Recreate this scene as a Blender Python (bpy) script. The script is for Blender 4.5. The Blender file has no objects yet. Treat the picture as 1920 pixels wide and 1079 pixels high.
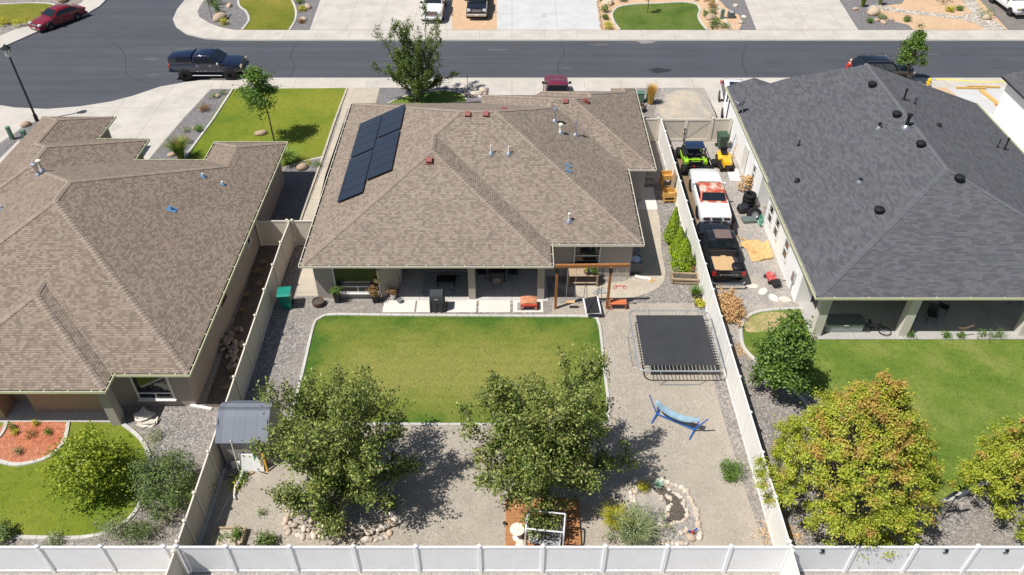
import bpy, bmesh, math, random
import numpy as np
from mathutils import Vector, Matrix
random.seed(7); rng = np.random.default_rng(7)
sc = bpy.context.scene; COL = sc.collection
R = math.radians; PI = math.pi
# ---------------------------------------------------------------- camera
CH, CF, CP = 29.5, 1493.0, R(40.5)
CC, CS = math.cos(CP), math.sin(CP)
def P(px, py, z=0.0):
    """survey point: where the sight line of a photo point meets height z"""
    u = (px-960)/CF; v = (540-py)/CF
    t = (CH-z)/(CS-CC*v)
    return Vector((u*t, (CC+CS*v)*t, z))
cd = bpy.data.cameras.new('camera'); cam = bpy.data.objects.new('camera', cd); COL.objects.link(cam)
cam.location = (0, 0, CH); cam.rotation_euler = (PI/2-CP, 0, 0)
cd.sensor_width = 36; cd.lens = 28.0; cd.clip_end = 2000; sc.camera = cam
# ---------------------------------------------------------------- light
w = bpy.data.worlds.new('World'); sc.world = w; w.use_nodes = True
nt = w.node_tree; sky = nt.nodes.new('ShaderNodeTexSky'); sky.sky_type = 'NISHITA'; sky.sun_disc = False
SD = Vector((.5, .25, -1)).normalized()
SUN_EL = math.asin(-SD.z); SUN_AZ = math.atan2(-SD.x, -SD.y)
sky.sun_elevation = SUN_EL; sky.sun_rotation = SUN_AZ
bg = nt.nodes['Background']; nt.links.new(sky.outputs[0], bg.inputs[0]); bg.inputs[1].default_value = .07
sl = bpy.data.lights.new('sun', 'SUN'); so = bpy.data.objects.new('sun', sl); COL.objects.link(so)
sl.energy = 4.9; sl.angle = R(.5); sl.color = (1, .965, .915)
so.rotation_euler = SD.to_track_quat('-Z', 'Y').to_euler(); so.location = (-30, -15, 60)
sc.view_settings.view_transform = 'Standard'; sc.view_settings.look = 'None'; sc.view_settings.exposure = 0.16
sc.cycles.max_bounces = 6; sc.cycles.transparent_max_bounces = 8
# ---------------------------------------------------------------- materials
class N:
    def __init__(s, name):
        s.m = bpy.data.materials.new(name); s.m.use_nodes = True; s.t = s.m.node_tree; s.b = s.t.nodes['Principled BSDF']
        s.out = s.t.nodes['Material Output']
    def n(s, typ, **k):
        x = s.t.nodes.new('ShaderNode'+typ)
        for a, v in k.items(): setattr(x, a, v)
        return x
    def L(s, a, b): s.t.links.new(a, b)
    def co(s, kind='Object', scale=(1, 1, 1), rz=0):
        t = s.n('TexCoord'); mp = s.n('Mapping'); s.L(t.outputs[kind], mp.inputs[0])
        mp.inputs['Scale'].default_value = scale; mp.inputs['Rotation'].default_value = (0, 0, rz); return mp.outputs[0]
    def noise(s, vec, scale, detail=3, rough=.6):
        x = s.n('TexNoise'); s.L(vec, x.inputs['Vector']); x.inputs['Scale'].default_value = scale
        x.inputs['Detail'].default_value = detail; x.inputs['Roughness'].default_value = rough; return x.outputs[0]
    def ramp(s, fac, stops, const=False):
        r = s.n('ValToRGB'); s.L(fac, r.inputs[0]); e = r.color_ramp.elements
        if const: r.color_ramp.interpolation = 'CONSTANT'
        while len(e) < len(stops): e.new(.5)
        for i, (p, c) in enumerate(stops):
            e[i].position = p; e[i].color = (*c, 1) if len(c) == 3 else c
        return r.outputs[0]
    def mix(s, f, a, b, mode='MIX'):
        x = s.n('Mix', data_type='RGBA', blend_type=mode)
        for i, v in ((0, f), (6, a), (7, b)):
            if hasattr(v, 'is_output'): s.L(v, x.inputs[i])
            elif i == 0: x.inputs[0].default_value = v
            else: x.inputs[i].default_value = (*v, 1)
        return x.outputs[2]
    def math(s, op, a, b=None):
        x = s.n('Math', operation=op)
        for i, v in ((0, a), (1, b)):
            if v is None: continue
            if hasattr(v, 'is_output'): s.L(v, x.inputs[i])
            else: x.inputs[i].default_value = v
        return x.outputs[0]
    def bump(s, h, strength=.3, dist=.02):
        x = s.n('Bump'); x.inputs['Strength'].default_value = strength; x.inputs['Distance'].default_value = dist
        s.L(h, x.inputs['Height']); s.L(x.outputs[0], s.b.inputs['Normal'])
    def fin(s, col, rough=.7, metal=0, spec=.4):
        if hasattr(col, 'is_output'): s.L(col, s.b.inputs['Base Color'])
        else: s.b.inputs['Base Color'].default_value = (*col, 1)
        s.b.inputs['Roughness'].default_value = rough; s.b.inputs['Metallic'].default_value = metal
        s.b.inputs['Specular IOR Level'].default_value = spec
        return s.m
def mul(c, k): return tuple(min(1, x*k) for x in c)
MATS = {}
def plain(name, c, rough=.6, metal=0, spec=.4, var=.12, scale=6, coat=0):
    """a surface with a little uneven wear and dust"""
    if name in MATS: return MATS[name]
    k = N(name); v = k.co()
    col = k.ramp(k.noise(v, scale, 4), [(.3, mul(c, 1-var)), (.7, mul(c, 1+var))])
    m = k.fin(col, rough, metal, spec)
    if coat: k.b.inputs['Coat Weight'].default_value = coat; k.b.inputs['Coat Roughness'].default_value = .08
    MATS[name] = m; return m
def gravel(name, tones, size=.035, dirt=None, dfac=.5, dscale=.35, strength=.6):
    k = N(name); v = k.co()
    vo = k.n('TexVoronoi'); k.L(v, vo.inputs['Vector']); vo.inputs['Scale'].default_value = 1/size
    sp = k.n('SeparateColor'); k.L(vo.outputs['Color'], sp.inputs[0])
    n = len(tones); c = k.ramp(sp.outputs[0], [(i/n, t) for i, t in enumerate(tones)], True)
    vo2 = k.n('TexVoronoi'); k.L(v, vo2.inputs['Vector']); vo2.inputs['Scale'].default_value = .42/size
    sp2 = k.n('SeparateColor'); k.L(vo2.outputs['Color'], sp2.inputs[0])
    c = k.mix(k.math('MULTIPLY', sp2.outputs[1], .5), c, k.ramp(sp2.outputs[0], [(i/n, mul(t, 1.05)) for i, t in enumerate(tones)], True))
    md = tones[len(tones)//2]
    if dirt: c = k.mix(k.ramp(k.noise(v, dscale, 5, .65), [(.42, (0, 0, 0)), (.42+.3*dfac, (dfac,)*3)]), c, dirt)
    c = k.mix(.55, c, k.ramp(k.noise(v, .9, 6, .7), [(.25, mul((1,)*3, .62)), (.75, (1, 1, 1))]), 'MULTIPLY')
    k.bump(vo.outputs['Distance'], strength, size*.6)
    return k.fin(c, .9, 0, .2)
def lawn(name, a, b, c, big=.25, stripe=None, sc_=1.0):
    """a lush, b normal, c dry"""
    k = N(name); v = k.co()
    big_ = k.noise(v, big, 5, .6)
    col = k.ramp(big_, [(.3, a), (.47, b), (.68, c)])
    med = k.noise(v, 2.2, 5, .7)
    col = k.mix(.75, col, k.ramp(med, [(.3, (.62, .7, .6)), (.5, (1, 1, 1)), (.72, (1.0, .98, .8))]), 'MULTIPLY')
    fine = k.noise(k.co(scale=(1, .55, 1), rz=.5), 11*sc_, 4, .75)
    col = k.mix(.9, col, k.ramp(fine, [(.28, (.42, .5, .38)), (.5, (.95, .95, .9)), (.75, (1, 1, 1))]), 'MULTIPLY')
    if stripe:
        wv = k.n('TexWave'); k.L(k.co(rz=stripe[1]), wv.inputs[0]); wv.inputs['Scale'].default_value = stripe[0]
        wv.inputs['Distortion'].default_value = 3.0; wv.inputs['Detail'].default_value = 2; wv.inputs['Detail Scale'].default_value = .6
        col = k.mix(.4, col, k.ramp(wv.outputs[1], [(.3, (.68, .76, .6)), (.7, (1, 1, 1))]), 'MULTIPLY')
    k.bump(k.noise(v, 18*sc_, 3, .7), .9, .05)
    return k.fin(col, .85, 0, .15)
def concrete(name, c, joint=None, stain=.2, off=(0, 0)):
    k = N(name); v = k.co()
    col = k.ramp(k.noise(v, .6, 6, .65), [(.3, mul(c, 1-stain)), (.62, c), (.8, mul(c, 1.04))])
    col = k.mix(.35, col, k.ramp(k.noise(v, 14, 4, .7), [(.3, (.78,)*3), (.6, (1,)*3)]), 'MULTIPLY')
    if joint:
        bt = k.n('TexBrick'); mp = k.co(); k.L(mp, bt.inputs[0]); bt.offset = 0
        mp.node.inputs['Location'].default_value = (off[0], off[1], 0)
        bt.inputs['Scale'].default_value = 1; bt.inputs['Brick Width'].default_value = joint[0]; bt.inputs['Row Height'].default_value = joint[1]
        bt.inputs['Mortar Size'].default_value = .022; bt.inputs['Mortar Smooth'].default_value = .2
        col = k.mix(k.math('MULTIPLY', bt.outputs['Fac'], .65), col, mul(c, .42))
    return k.fin(col, .85, 0, .3)
def asphalt(name, c):
    k = N(name); v = k.co(); s = k.co(scale=(.05, 1.1, 1))
    col = k.ramp(k.noise(s, 1.0, 6, .62), [(.28, mul(c, .86)), (.5, c), (.75, mul(c, 1.2))])
    col = k.mix(.6, col, k.ramp(k.noise(v, .22, 5, .6), [(.3, (.78, .78, .8)), (.7, (1, 1, 1))]), 'MULTIPLY')
    col = k.mix(.5, col, k.ramp(k.noise(v, 30, 3, .8), [(.3, (.6,)*3), (.7, (1,)*3)]), 'MULTIPLY')
    cr = k.n('TexVoronoi', feature='DISTANCE_TO_EDGE'); k.L(k.co(scale=(.1, .3, 1)), cr.inputs['Vector']); cr.inputs['Scale'].default_value = 1.0
    wn = k.noise(v, 1.3, 4)
    col = k.mix(k.math('MULTIPLY', k.ramp(cr.outputs[0], [(.0, (1,)*3), (.012, (0,)*3)]), k.ramp(wn, [(.5, (0,)*3), (.65, (.5,)*3)])), col, mul(c, .5))
    return k.fin(col, .82, 0, .35)
def shingle(name, tones, wd=.2, ht=.13, line=.55):
    k = N(name); uv = k.n('TexCoord').outputs['UV']
    sp = k.n('SeparateXYZ'); k.L(uv, sp.inputs[0])
    vr = k.math('DIVIDE', sp.outputs[1], ht); row = k.math('FLOOR', vr); fr = k.math('FRACT', vr)
    wn = k.n('TexWhiteNoise', noise_dimensions='1D'); k.L(row, wn.inputs['W'])
    ur = k.math('ADD', k.math('DIVIDE', sp.outputs[0], wd), k.math('MULTIPLY', wn.outputs[0], 7.3))
    cell = k.math('FLOOR', ur); fu = k.math('FRACT', ur)
    cb = k.n('CombineXYZ'); k.L(cell, cb.inputs[0]); k.L(row, cb.inputs[1])
    w2 = k.n('TexWhiteNoise', noise_dimensions='2D'); k.L(cb.outputs[0], w2.inputs['Vector'])
    n = len(tones); col = k.ramp(w2.outputs['Value'], [(i/n, t) for i, t in enumerate(tones)], True)
    v = k.co()
    col = k.mix(.4, col, k.ramp(k.noise(v, .32, 6, .7), [(.3, (.72, .71, .71)), (.7, (1, 1, 1))]), 'MULTIPLY')
    mp = k.n('Mapping'); k.L(uv, mp.inputs[0]); mp.inputs['Scale'].default_value = (1.6, .16, 1)
    col = k.mix(.35, col, k.ramp(k.noise(mp.outputs[0], 1, 5, .7), [(.3, (.76, .75, .76)), (.65, (1, 1, 1))]), 'MULTIPLY')
    col = k.mix(.4, col, k.ramp(k.noise(v, 24, 3, .8), [(.3, (.6,)*3), (.7, (1,)*3)]), 'MULTIPLY')
    edge = k.ramp(fr, [(0, (line,)*3), (.16, (line,)*3), (.24, (1,)*3)])  # gap between rows, its shadow line painted into the colour
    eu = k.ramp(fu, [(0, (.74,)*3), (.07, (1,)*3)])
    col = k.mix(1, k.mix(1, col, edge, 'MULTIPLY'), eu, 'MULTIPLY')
    h = k.math('ADD', k.math('SUBTRACT', 1, fr), k.math('MULTIPLY', w2.outputs['Value'], .5))
    k.bump(h, .5, .015)
    return k.fin(col, .92, 0, .2)
def wood(name, c, scale=(1, 1, 12), var=.3, rough=.7, axis=None):
    if name in MATS: return MATS[name]
    k = N(name); v = k.co(scale=scale)
    col = k.ramp(k.noise(v, 3, 5, .65), [(.3, mul(c, 1-var)), (.7, mul(c, 1+var*.6))])
    MATS[name] = k.fin(col, rough, 0, .25); return MATS[name]
def leafmat(name, tones, trans=.3, hue=None, hscale=.6, gloss=.35):
    k = N(name); g = k.n('NewGeometry'); rn = g.outputs['Random Per Island']
    v = k.co(); f = k.math('ADD', k.math('MULTIPLY', rn, .62), k.math('MULTIPLY', k.noise(v, hscale, 3), .5))
    n = len(tones); tones = [mul(t, 1.75) for t in tones]; col = k.ramp(f, [(.18+.64*i/(n-1), t) for i, t in enumerate(tones)])
    if hue: hue = (hue[0], hue[1], mul(hue[2], 1.45), mul(hue[3], 1.45))+tuple(hue[4:])
    if hue:
        hm_ = k.noise(v, hue[0], 3, .55)
        if len(hue) > 4:
            sz = k.n('SeparateXYZ'); k.L(k.co(), sz.inputs[0]); hm_ = k.math('ADD', hm_, k.math('MULTIPLY', k.math('SUBTRACT', sz.outputs[2], hue[4]), hue[5]))
        col = k.mix(k.ramp(hm_, [(hue[1], (0,)*3), (hue[1]+.16, (.85,)*3)]), col, k.ramp(rn, [(0, hue[2]), (1, hue[3])]))
    k.fin(col, .55, 0, gloss)
    tr = k.n('BsdfTranslucent'); k.L(k.mix(.5, col, (1, 1, .55), 'MULTIPLY'), tr.inputs[0])
    mx = k.n('MixShader'); mx.inputs[0].default_value = trans; k.L(k.b.outputs[0], mx.inputs[1]); k.L(tr.outputs[0], mx.inputs[2])
    k.L(mx.outputs[0], k.out.inputs[0]); return k.m
def rockmat(name, tones):
    k = N(name); oi = k.n('ObjectInfo'); n = len(tones)
    col = k.ramp(oi.outputs['Random'], [(i/n, t) for i, t in enumerate(tones)])
    v = k.co(); col = k.mix(.6, col, k.ramp(k.noise(v, 3, 5, .7), [(.3, (.62, .58, .55)), (.7, (1, 1, 1))]), 'MULTIPLY')
    k.bump(k.noise(v, 5, 5, .7), .5, .06); return k.fin(col, .9, 0, .2)
def glassmat(name, c=(.012, .016, .02), rough=.04):
    k = N(name); return k.fin(c, rough, 0, .8)
def sidingmat(name, c, period, axis=2, dark=.6, splash=0):
    """boards: a fine groove every period metres along one axis"""
    k = N(name); sp = k.n('SeparateXYZ'); k.L(k.co(), sp.inputs[0])
    ax = sp.outputs[axis] if axis < 3 else k.math('ADD', sp.outputs[0], sp.outputs[1])
    fr = k.math('FRACT', k.math('DIVIDE', ax, period))
    col = k.mix(1, c, k.ramp(fr, [(0, (dark,)*3), (.1, (1,)*3)]), 'MULTIPLY')
    col = k.mix(.3, col, k.ramp(k.noise(k.co(), 1.2, 5), [(.3, (.8, .78, .75)), (.6, (1,)*3)]), 'MULTIPLY')
    if splash:
        zz = k.math('ADD', sp.outputs[2], k.math('MULTIPLY', k.math('SUBTRACT', k.noise(k.co(), 3.5, 5, .7), .5), .5))
        col = k.mix(k.ramp(zz, [(.02, (splash,)*3), (.30, (0,)*3)]), col, (.36, .31, .25))
    k.bump(fr, .3, .02); return k.fin(col, .55, 0, .35)
def paint(name, c, rough=.25):
    return plain(name, c, rough, 0, .5, .05, 3, coat=.8)
# ---------------------------------------------------------------- mesh builder
def frame(p0, p1):
    d = (p1-p0).normalized(); a = Vector((0, 0, 1)) if abs(d.z) < .9 else Vector((1, 0, 0))
    x = d.cross(a).normalized(); return x, d.cross(x).normalized()
class MB:
    def __init__(s): s.v = []; s.f = []
    def add(s, vs, fs):
        o = len(s.v); s.v += [Vector(p) for p in vs]; s.f += [tuple(i+o for i in f) for f in fs]; return s
    def obox(s, c, u, v, w):
        c, u, v, w = Vector(c), Vector(u), Vector(v), Vector(w)
        if u.cross(v).dot(w) < 0: w = -w
        q = [c+a*u+b*v+e*w for e in (-1, 1) for b in (-1, 1) for a in (-1, 1)]
        return s.add(q, [(0, 2, 3, 1), (4, 5, 7, 6), (0, 1, 5, 4), (2, 6, 7, 3), (0, 4, 6, 2), (1, 3, 7, 5)])
    def box(s, x0, x1, y0, y1, z0, z1):
        return s.obox(((x0+x1)/2, (y0+y1)/2, (z0+z1)/2), ((x1-x0)/2, 0, 0), (0, (y1-y0)/2, 0), (0, 0, (z1-z0)/2))
    def cbox(s, c, sx, sy, sz, rz=0, rx=0, ry=0):
        m = Matrix.Rotation(rz, 3, 'Z') @ Matrix.Rotation(ry, 3, 'Y') @ Matrix.Rotation(rx, 3, 'X')
        return s.obox(c, m @ Vector((sx/2, 0, 0)), m @ Vector((0, sy/2, 0)), m @ Vector((0, 0, sz/2)))
    def beam(s, p0, p1, wd, ht):
        p0, p1 = Vector(p0), Vector(p1); x, y = frame(p0, p1)
        return s.obox((p0+p1)/2, x*wd/2, y*ht/2, (p1-p0)/2)
    def tube(s, path, r, n=7, closed=False, cap=True):
        path = [Vector(p) for p in path]; m = len(path); rs = r if isinstance(r, (list, tuple)) else [r]*m
        o = len(s.v); ref = None
        for i, p in enumerate(path):
            a = path[(i-1) % m] if (i or closed) else p; b = path[(i+1) % m] if (i < m-1 or closed) else p
            d = (b-a).normalized() if (b-a).length > 1e-9 else Vector((0, 0, 1))
            if ref is None: ref, _ = frame(Vector((0, 0, 0)), d)
            ref = (ref-d*ref.dot(d)); ref = ref.normalized() if ref.length > 1e-6 else frame(Vector((0, 0, 0)), d)[0]
            y = d.cross(ref)
            for k in range(n):
                t = 2*PI*k/n; s.v.append(p+(ref*math.cos(t)+y*math.sin(t))*rs[i])
        for i in range(m if closed else m-1):
            j = (i+1) % m
            for k in range(n):
                l = (k+1) % n; s.f.append((o+i*n+k, o+i*n+l, o+j*n+l, o+j*n+k))
        if cap and not closed:
            s.f.append(tuple(o+k for k in range(n))[::-1]); s.f.append(tuple(o+(m-1)*n+k for k in range(n)))
        return s
    def lathe(s, c, prof, n=16, axis=(0, 0, 1)):
        c = Vector(c); d = Vector(axis).normalized(); x, y = frame(Vector((0, 0, 0)), d)
        if x.cross(y).dot(d) < 0: y = -y
        o = len(s.v)
        for r, h in prof:
            for k in range(n):
                t = 2*PI*k/n; s.v.append(c+d*h+(x*math.cos(t)+y*math.sin(t))*r)
        for i in range(len(prof)-1):
            for k in range(n):
                l = (k+1) % n; s.f.append((o+i*n+k, o+i*n+l, o+(i+1)*n+l, o+(i+1)*n+k))
        s.f.append(tuple(o+k for k in range(n))[::-1]); s.f.append(tuple(o+(len(prof)-1)*n+k for k in range(n))); return s
    def prism(s, pts, z0, z1):
        pts = [Vector((p[0], p[1], 0)) for p in pts]
        ar = sum(a.x*b.y-b.x*a.y for a, b in zip(pts, pts[1:]+pts[:1]))
        if ar < 0: pts = pts[::-1]
        n = len(pts); q = [Vector((p.x, p.y, z0)) for p in pts]+[Vector((p.x, p.y, z1)) for p in pts]
        return s.add(q, [tuple(range(n))[::-1], tuple(range(n, 2*n))]+[(i, (i+1) % n, n+(i+1) % n, n+i) for i in range(n)])
    def sheet(s, pts, z):
        pts = [Vector((p[0], p[1], z)) for p in pts]
        ar = sum(a.x*b.y-b.x*a.y for a, b in zip(pts, pts[1:]+pts[:1]))
        if ar < 0: pts = pts[::-1]
        return s.add(pts, [tuple(range(len(pts)))])
    def loft(s, rings, caps=True):
        n = len(rings[0]); o = len(s.v)
        for r in rings: s.v += [Vector(p) for p in r]
        for i in range(len(rings)-1):
            for k in range(n):
                l = (k+1) % n; s.f.append((o+i*n+k, o+i*n+l, o+(i+1)*n+l, o+(i+1)*n+k))
        if caps:
            s.f.append(tuple(o+k for k in range(n))[::-1]); s.f.append(tuple(o+(len(rings)-1)*n+k for k in range(n)))
        return s
    def blob(s, c, rx, ry, rz, sub=2, noise=.15, seed=0, flat=None):
        bm = bmesh.new(); bmesh.ops.create_icosphere(bm, subdivisions=sub, radius=1); rd = random.Random(seed)
        ks = [(Vector((rd.uniform(-1, 1), rd.uniform(-1, 1), rd.uniform(-1, 1))).normalized(), rd.uniform(-1, 1)*noise) for _ in range(9)]
        c = Vector(c); o = len(s.v); bm.verts.index_update()
        for v in bm.verts:
            q = v.co.copy(); f = 1+sum(a*max(0, q.dot(k))**2 for k, a in ks); q = q*f
            if flat is not None: q.z = max(q.z, flat)
            s.v.append(c+Vector((q.x*rx, q.y*ry, q.z*rz)))
        for f in bm.faces: s.f.append(tuple(o+v.index for v in f.verts))
        bm.free(); return s
    def build(s, name, m, parent=None, smooth=False, bevel=0, world=False, fix=True):
        me = bpy.data.meshes.new(name); vs = s.v
        if world and parent is not None:
            inv = ROOTM[parent.name].inverted() if parent.name in ROOTM else Matrix()
            vs = [inv @ p for p in vs]
        me.from_pydata([tuple(p) for p in vs], [], s.f)
        bm = bmesh.new(); bm.from_mesh(me)
        big = [f for f in bm.faces if len(f.verts) > 4]
        if big: bmesh.ops.triangulate(bm, faces=big)
        if bevel:
            bmesh.ops.bevel(bm, geom=bm.edges[:], offset=bevel, segments=1, affect='EDGES', profile=.5)
        if fix and smooth: bmesh.ops.recalc_face_normals(bm, faces=bm.faces)
        if smooth:
            for f in bm.faces: f.smooth = True
            for e in bm.edges:
                if len(e.link_faces) == 2 and e.calc_face_angle(0) > .7: e.smooth = False
        bm.to_mesh(me); bm.free()
        ms = m if isinstance(m, (list, tuple)) else [m]
        for x in ms: me.materials.append(x)
        o = bpy.data.objects.new(name, me); COL.objects.link(o)
        if parent is not None:
            o.parent = parent
            if parent.name in ROOTM: ROOTM[o.name] = ROOTM[parent.name]
        return o
ROOTM = {}
def tag(o, label=None, cat=None, group=None, kind=None):
    for a, b in (('label', label), ('category', cat), ('group', group), ('kind', kind)):
        if b: o[a] = b
    return o
def thing(name, label, cat, loc=(0, 0, 0), rz=0, group=None):
    o = bpy.data.objects.new(name, None); COL.objects.link(o); o.empty_display_size = .2
    o.location = loc; o.rotation_euler = (0, 0, rz)
    ROOTM[o.name] = Matrix.Translation(Vector(loc)) @ Matrix.Rotation(rz, 4, 'Z')
    return tag(o, label, cat, group)
def dup(root, loc, rz=None, label=None, group=None, scale=None):
    def cp(o, par):
        c = o.copy(); COL.objects.link(c)
        if par is not None: c.parent = par
        for ch in o.children: cp(ch, c)
        return c
    r = cp(root, None); r.location = loc
    if rz is not None: r.rotation_euler = (0, 0, rz)
    if scale is not None: r.scale = (scale,)*3 if not hasattr(scale, '__len__') else scale
    if label: r['label'] = label
    if group: r['group'] = group
    return r
def single(mb, name, m, label, cat, group=None, loc=None, rz=0, **k):
    o = mb.build(name, m, **k)
    if loc is not None: o.location = loc; o.rotation_euler = (0, 0, rz)
    return tag(o, label, cat, group)
def smoothline(pts, n=6, closed=False):
    pts = [Vector(p) for p in pts]; out = []; m = len(pts)
    for i in range(m if closed else m-1):
        g = (lambda j: pts[j % m]) if closed else (lambda j: pts[max(0, min(m-1, j))])
        a, b, c, d = g(i-1), g(i), g(i+1), g(i+2)
        for k in range(n):
            t = k/n; out.append(.5*((2*b)+(c-a)*t+(2*a-5*b+4*c-d)*t*t+(3*b-a-3*c+d)*t**3))
    if not closed: out.append(pts[-1])
    return out
def ground(name, pts, z, m, smooth=0, kind='structure', px=True, closed=True):
    q = [P(*p) if px else Vector((p[0], p[1], 0)) for p in pts]
    if smooth: q = smoothline(q, smooth, True)
    return tag(MB().sheet(q, z).build(name, m), kind=kind)
def strip(name, path, wd, h, m, px=True, smooth=5, closed=False, z0=0):
    q = [P(*p) if px else Vector((p[0], p[1], 0)) for p in path]
    if smooth: q = smoothline(q, smooth, closed)
    rings = []; n = len(q)
    for i, p in enumerate(q):
        a = q[(i-1) % n] if (i or closed) else p; b = q[(i+1) % n] if (i < n-1 or closed) else p
        d = (b-a); d.z = 0; d.normalize(); s = Vector((-d.y, d.x, 0))*wd/2
        rings.append([p-s+Vector((0, 0, z0)), p+s+Vector((0, 0, z0)), p+s*.8+Vector((0, 0, z0+h)), p-s*.8+Vector((0, 0, z0+h))])
    if closed: rings.append([v.copy() for v in rings[0]])
    return tag(MB().loft(rings, not closed).build(name, m, smooth=False), kind='structure')
# ================================================================ materials of the place
G_GREY = gravel('grey_gravel', [(.27,.245,.225),(.17,.155,.15),(.35,.315,.285),(.23,.21,.195),(.48,.44,.40),(.14,.13,.125)], .055, (.32,.28,.235), .4)
G_DARK = gravel('dark_gravel', [(.19,.18,.185),(.125,.12,.125),(.25,.235,.235),(.16,.155,.16),(.32,.30,.29)], .05, (.22,.20,.19), .2)
G_TAN = gravel('tan_gravel', [(.40,.35,.287),(.335,.293,.24),(.455,.40,.33),(.37,.32,.263),(.505,.45,.378),(.305,.268,.222)], .04, (.43,.38,.31), .65, .25)
G_PINK = gravel('pink_gravel', [(.62,.41,.25),(.52,.34,.21),(.70,.49,.31),(.60,.40,.25)], .045, (.64,.46,.31), .4)
G_DIRTY = gravel('dusty_gravel', [(.34,.315,.29),(.24,.225,.21),(.40,.37,.335),(.29,.27,.255),(.5,.46,.42)], .05, (.46,.40,.33), .85, .45)
G_SOIL = gravel('bare_soil', [(.10,.085,.07),(.065,.055,.048),(.14,.12,.1),(.08,.07,.06)], .06, (.2,.16,.12), .25)
G_DIRT = gravel('pale_dirt', [(.54,.47,.37),(.48,.42,.33),(.58,.51,.41),(.5,.435,.345)], .07, (.38,.33,.26), .7, .9, .2)
G_MULCH = gravel('red_mulch', [(.52,.17,.09),(.36,.11,.06),(.62,.24,.13),(.46,.15,.08)], .07, (.45,.25,.16), .25)
G_COB = gravel('river_cobble', [(.52,.46,.39),(.36,.33,.30),(.62,.55,.46),(.44,.37,.30),(.68,.63,.56)], .26, None, .3, .4, 1.0)
def worn_lawn(name, x0, x1, y0, y1):
    """greener along its edges, dry and olive in the middle where it is walked on"""
    k = N(name); v = k.co(); sp = k.n('SeparateXYZ'); k.L(v, sp.inputs[0]); m = lambda o, a, b=None: k.math(o, a, b)
    d = m('MINIMUM', m('MINIMUM', m('SUBTRACT', sp.outputs[0], x0), m('SUBTRACT', x1, sp.outputs[0])), m('MINIMUM', m('MULTIPLY', m('SUBTRACT', sp.outputs[1], y0), 1.4), m('SUBTRACT', y1, sp.outputs[1])))
    d = m('ADD', m('MULTIPLY', d, .22), m('MULTIPLY', m('SUBTRACT', k.noise(v, .55, 5, .65), .5), 1.1))
    col = k.ramp(d, [(.0, (.085,.165,.024)), (.15, (.145,.205,.034)), (.36, (.215,.245,.048)), (.75, (.29,.285,.075))])
    col = k.mix(.6, col, k.ramp(k.noise(v, 2.4, 5, .7), [(.3, (.68,.74,.66)), (.5, (1,1,1)), (.72, (1,.97,.85))]), 'MULTIPLY')
    col = k.mix(.9, col, k.ramp(k.noise(k.co(scale=(1,.55,1), rz=.5), 11, 4, .75), [(.28, (.45,.5,.42)), (.5, (.95,.95,.92)), (.75, (1,1,1))]), 'MULTIPLY')
    wv = k.n('TexWave', bands_direction='Y'); k.L(v, wv.inputs[0]); wv.inputs['Scale'].default_value = .55; wv.inputs['Distortion'].default_value = 1.2
    col = k.mix(.22, col, k.ramp(wv.outputs[1], [(.3, (.78,.84,.7)), (.7, (1,1,1))]), 'MULTIPLY')
    col = k.mix(.7, col, k.ramp(k.noise(k.co(scale=(1,.45,1), rz=.2), 26, 3, .8), [(.3, (.5,.55,.45)), (.6, (1,1,1))]), 'MULTIPLY')
    k.bump(k.noise(v, 18, 3, .7), .9, .05); return k.fin(col, .85, 0, .15)
L_MIDEDGE = worn_lawn('yard_grass', -10.7, 4.8, 24.4, 32.2)
L_FRONT = lawn('front_grass', (.11,.175,.018), (.185,.225,.024), (.265,.265,.04), .2)
L_RIGHT = lawn('lush_grass', (.10,.17,.026), (.15,.215,.036), (.235,.265,.07), .38)
L_LEFT = lawn('left_grass', (.10,.17,.018), (.175,.225,.024), (.25,.265,.04), .2)
L_FAR = lawn('striped_grass', (.075,.13,.022), (.12,.175,.034), (.17,.205,.055), .35, (1.6, 1.45))
L_FARG = lawn('olive_grass', (.13,.16,.02), (.2,.205,.028), (.29,.235,.05), .25, (1.2, .4))
CONC = concrete('pale_concrete', (.545,.505,.45), (3.05, 7.0), .2)
WALK = concrete('walk_concrete', (.545,.50,.44), (2.95, 40.), .2)
WALKX = concrete('curb_concrete', (.53,.495,.445), None, .15)
CONCN = concrete('new_concrete', (.55,.55,.54), (4.2, 4.4), .14)
EDGE = concrete('edging_concrete', (.56,.54,.49), (.6, 50), .2)
EDGEN = concrete('edging_concrete_along', (.56,.54,.49), (50, .6), .2)
CPATIO = concrete('patio_concrete', (.56,.53,.49), (2.6, 50), .2)
CPATH = concrete('weathered_concrete', (.52,.455,.36), (50, 3.1), .25)
PAVER = concrete('paver_concrete', (.68,.645,.58), None, .08)
ASPH = asphalt('street_asphalt', (.084,.088,.102))
# ================================================================ ground, street, pavements
tag(MB().sheet([(-600,-300),(600,-300),(600,900),(-600,900)], -.16).build('ground', G_DIRTY), kind='structure')
tag(MB().sheet([(-110,52),(110,52),(110,120),(-110,120)], -.10).build('street', ASPH), kind='structure')
rd0 = random.Random(21)
S_CURB = [(-260,150),(-160,178),(-60,195),(0,200),(25,204),(87,207),(150,202),(207,193),(250,182),(300,165),(350,156),(400,150),(470,148.2),(960,148.2),(1920,148.2),(2300,148.2)]
N_CURB = [(2300,74),(1920,74.5),(960,74.5),(500,74.5),(425,74),(387,71.5),(352,63),(333,50),(327,36),(335,18),(350,0),(372,-30),(400,-70)]
W_CURB = [(-200,172),(-60,118),(0,90),(70,59),(110,44),(160,27),(185,12),(197,0),(222,-30),(255,-70)]
def lot(path, far, m):
    q = [P(*p) for p in path]; tag(MB().prism([(a.x, a.y) for a in q]+far, -.15, 0).build('lot_ground', m), kind='structure')
lot(S_CURB, [(110,61),(110,5),(-110,5),(-110,50)], G_GREY)
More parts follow.
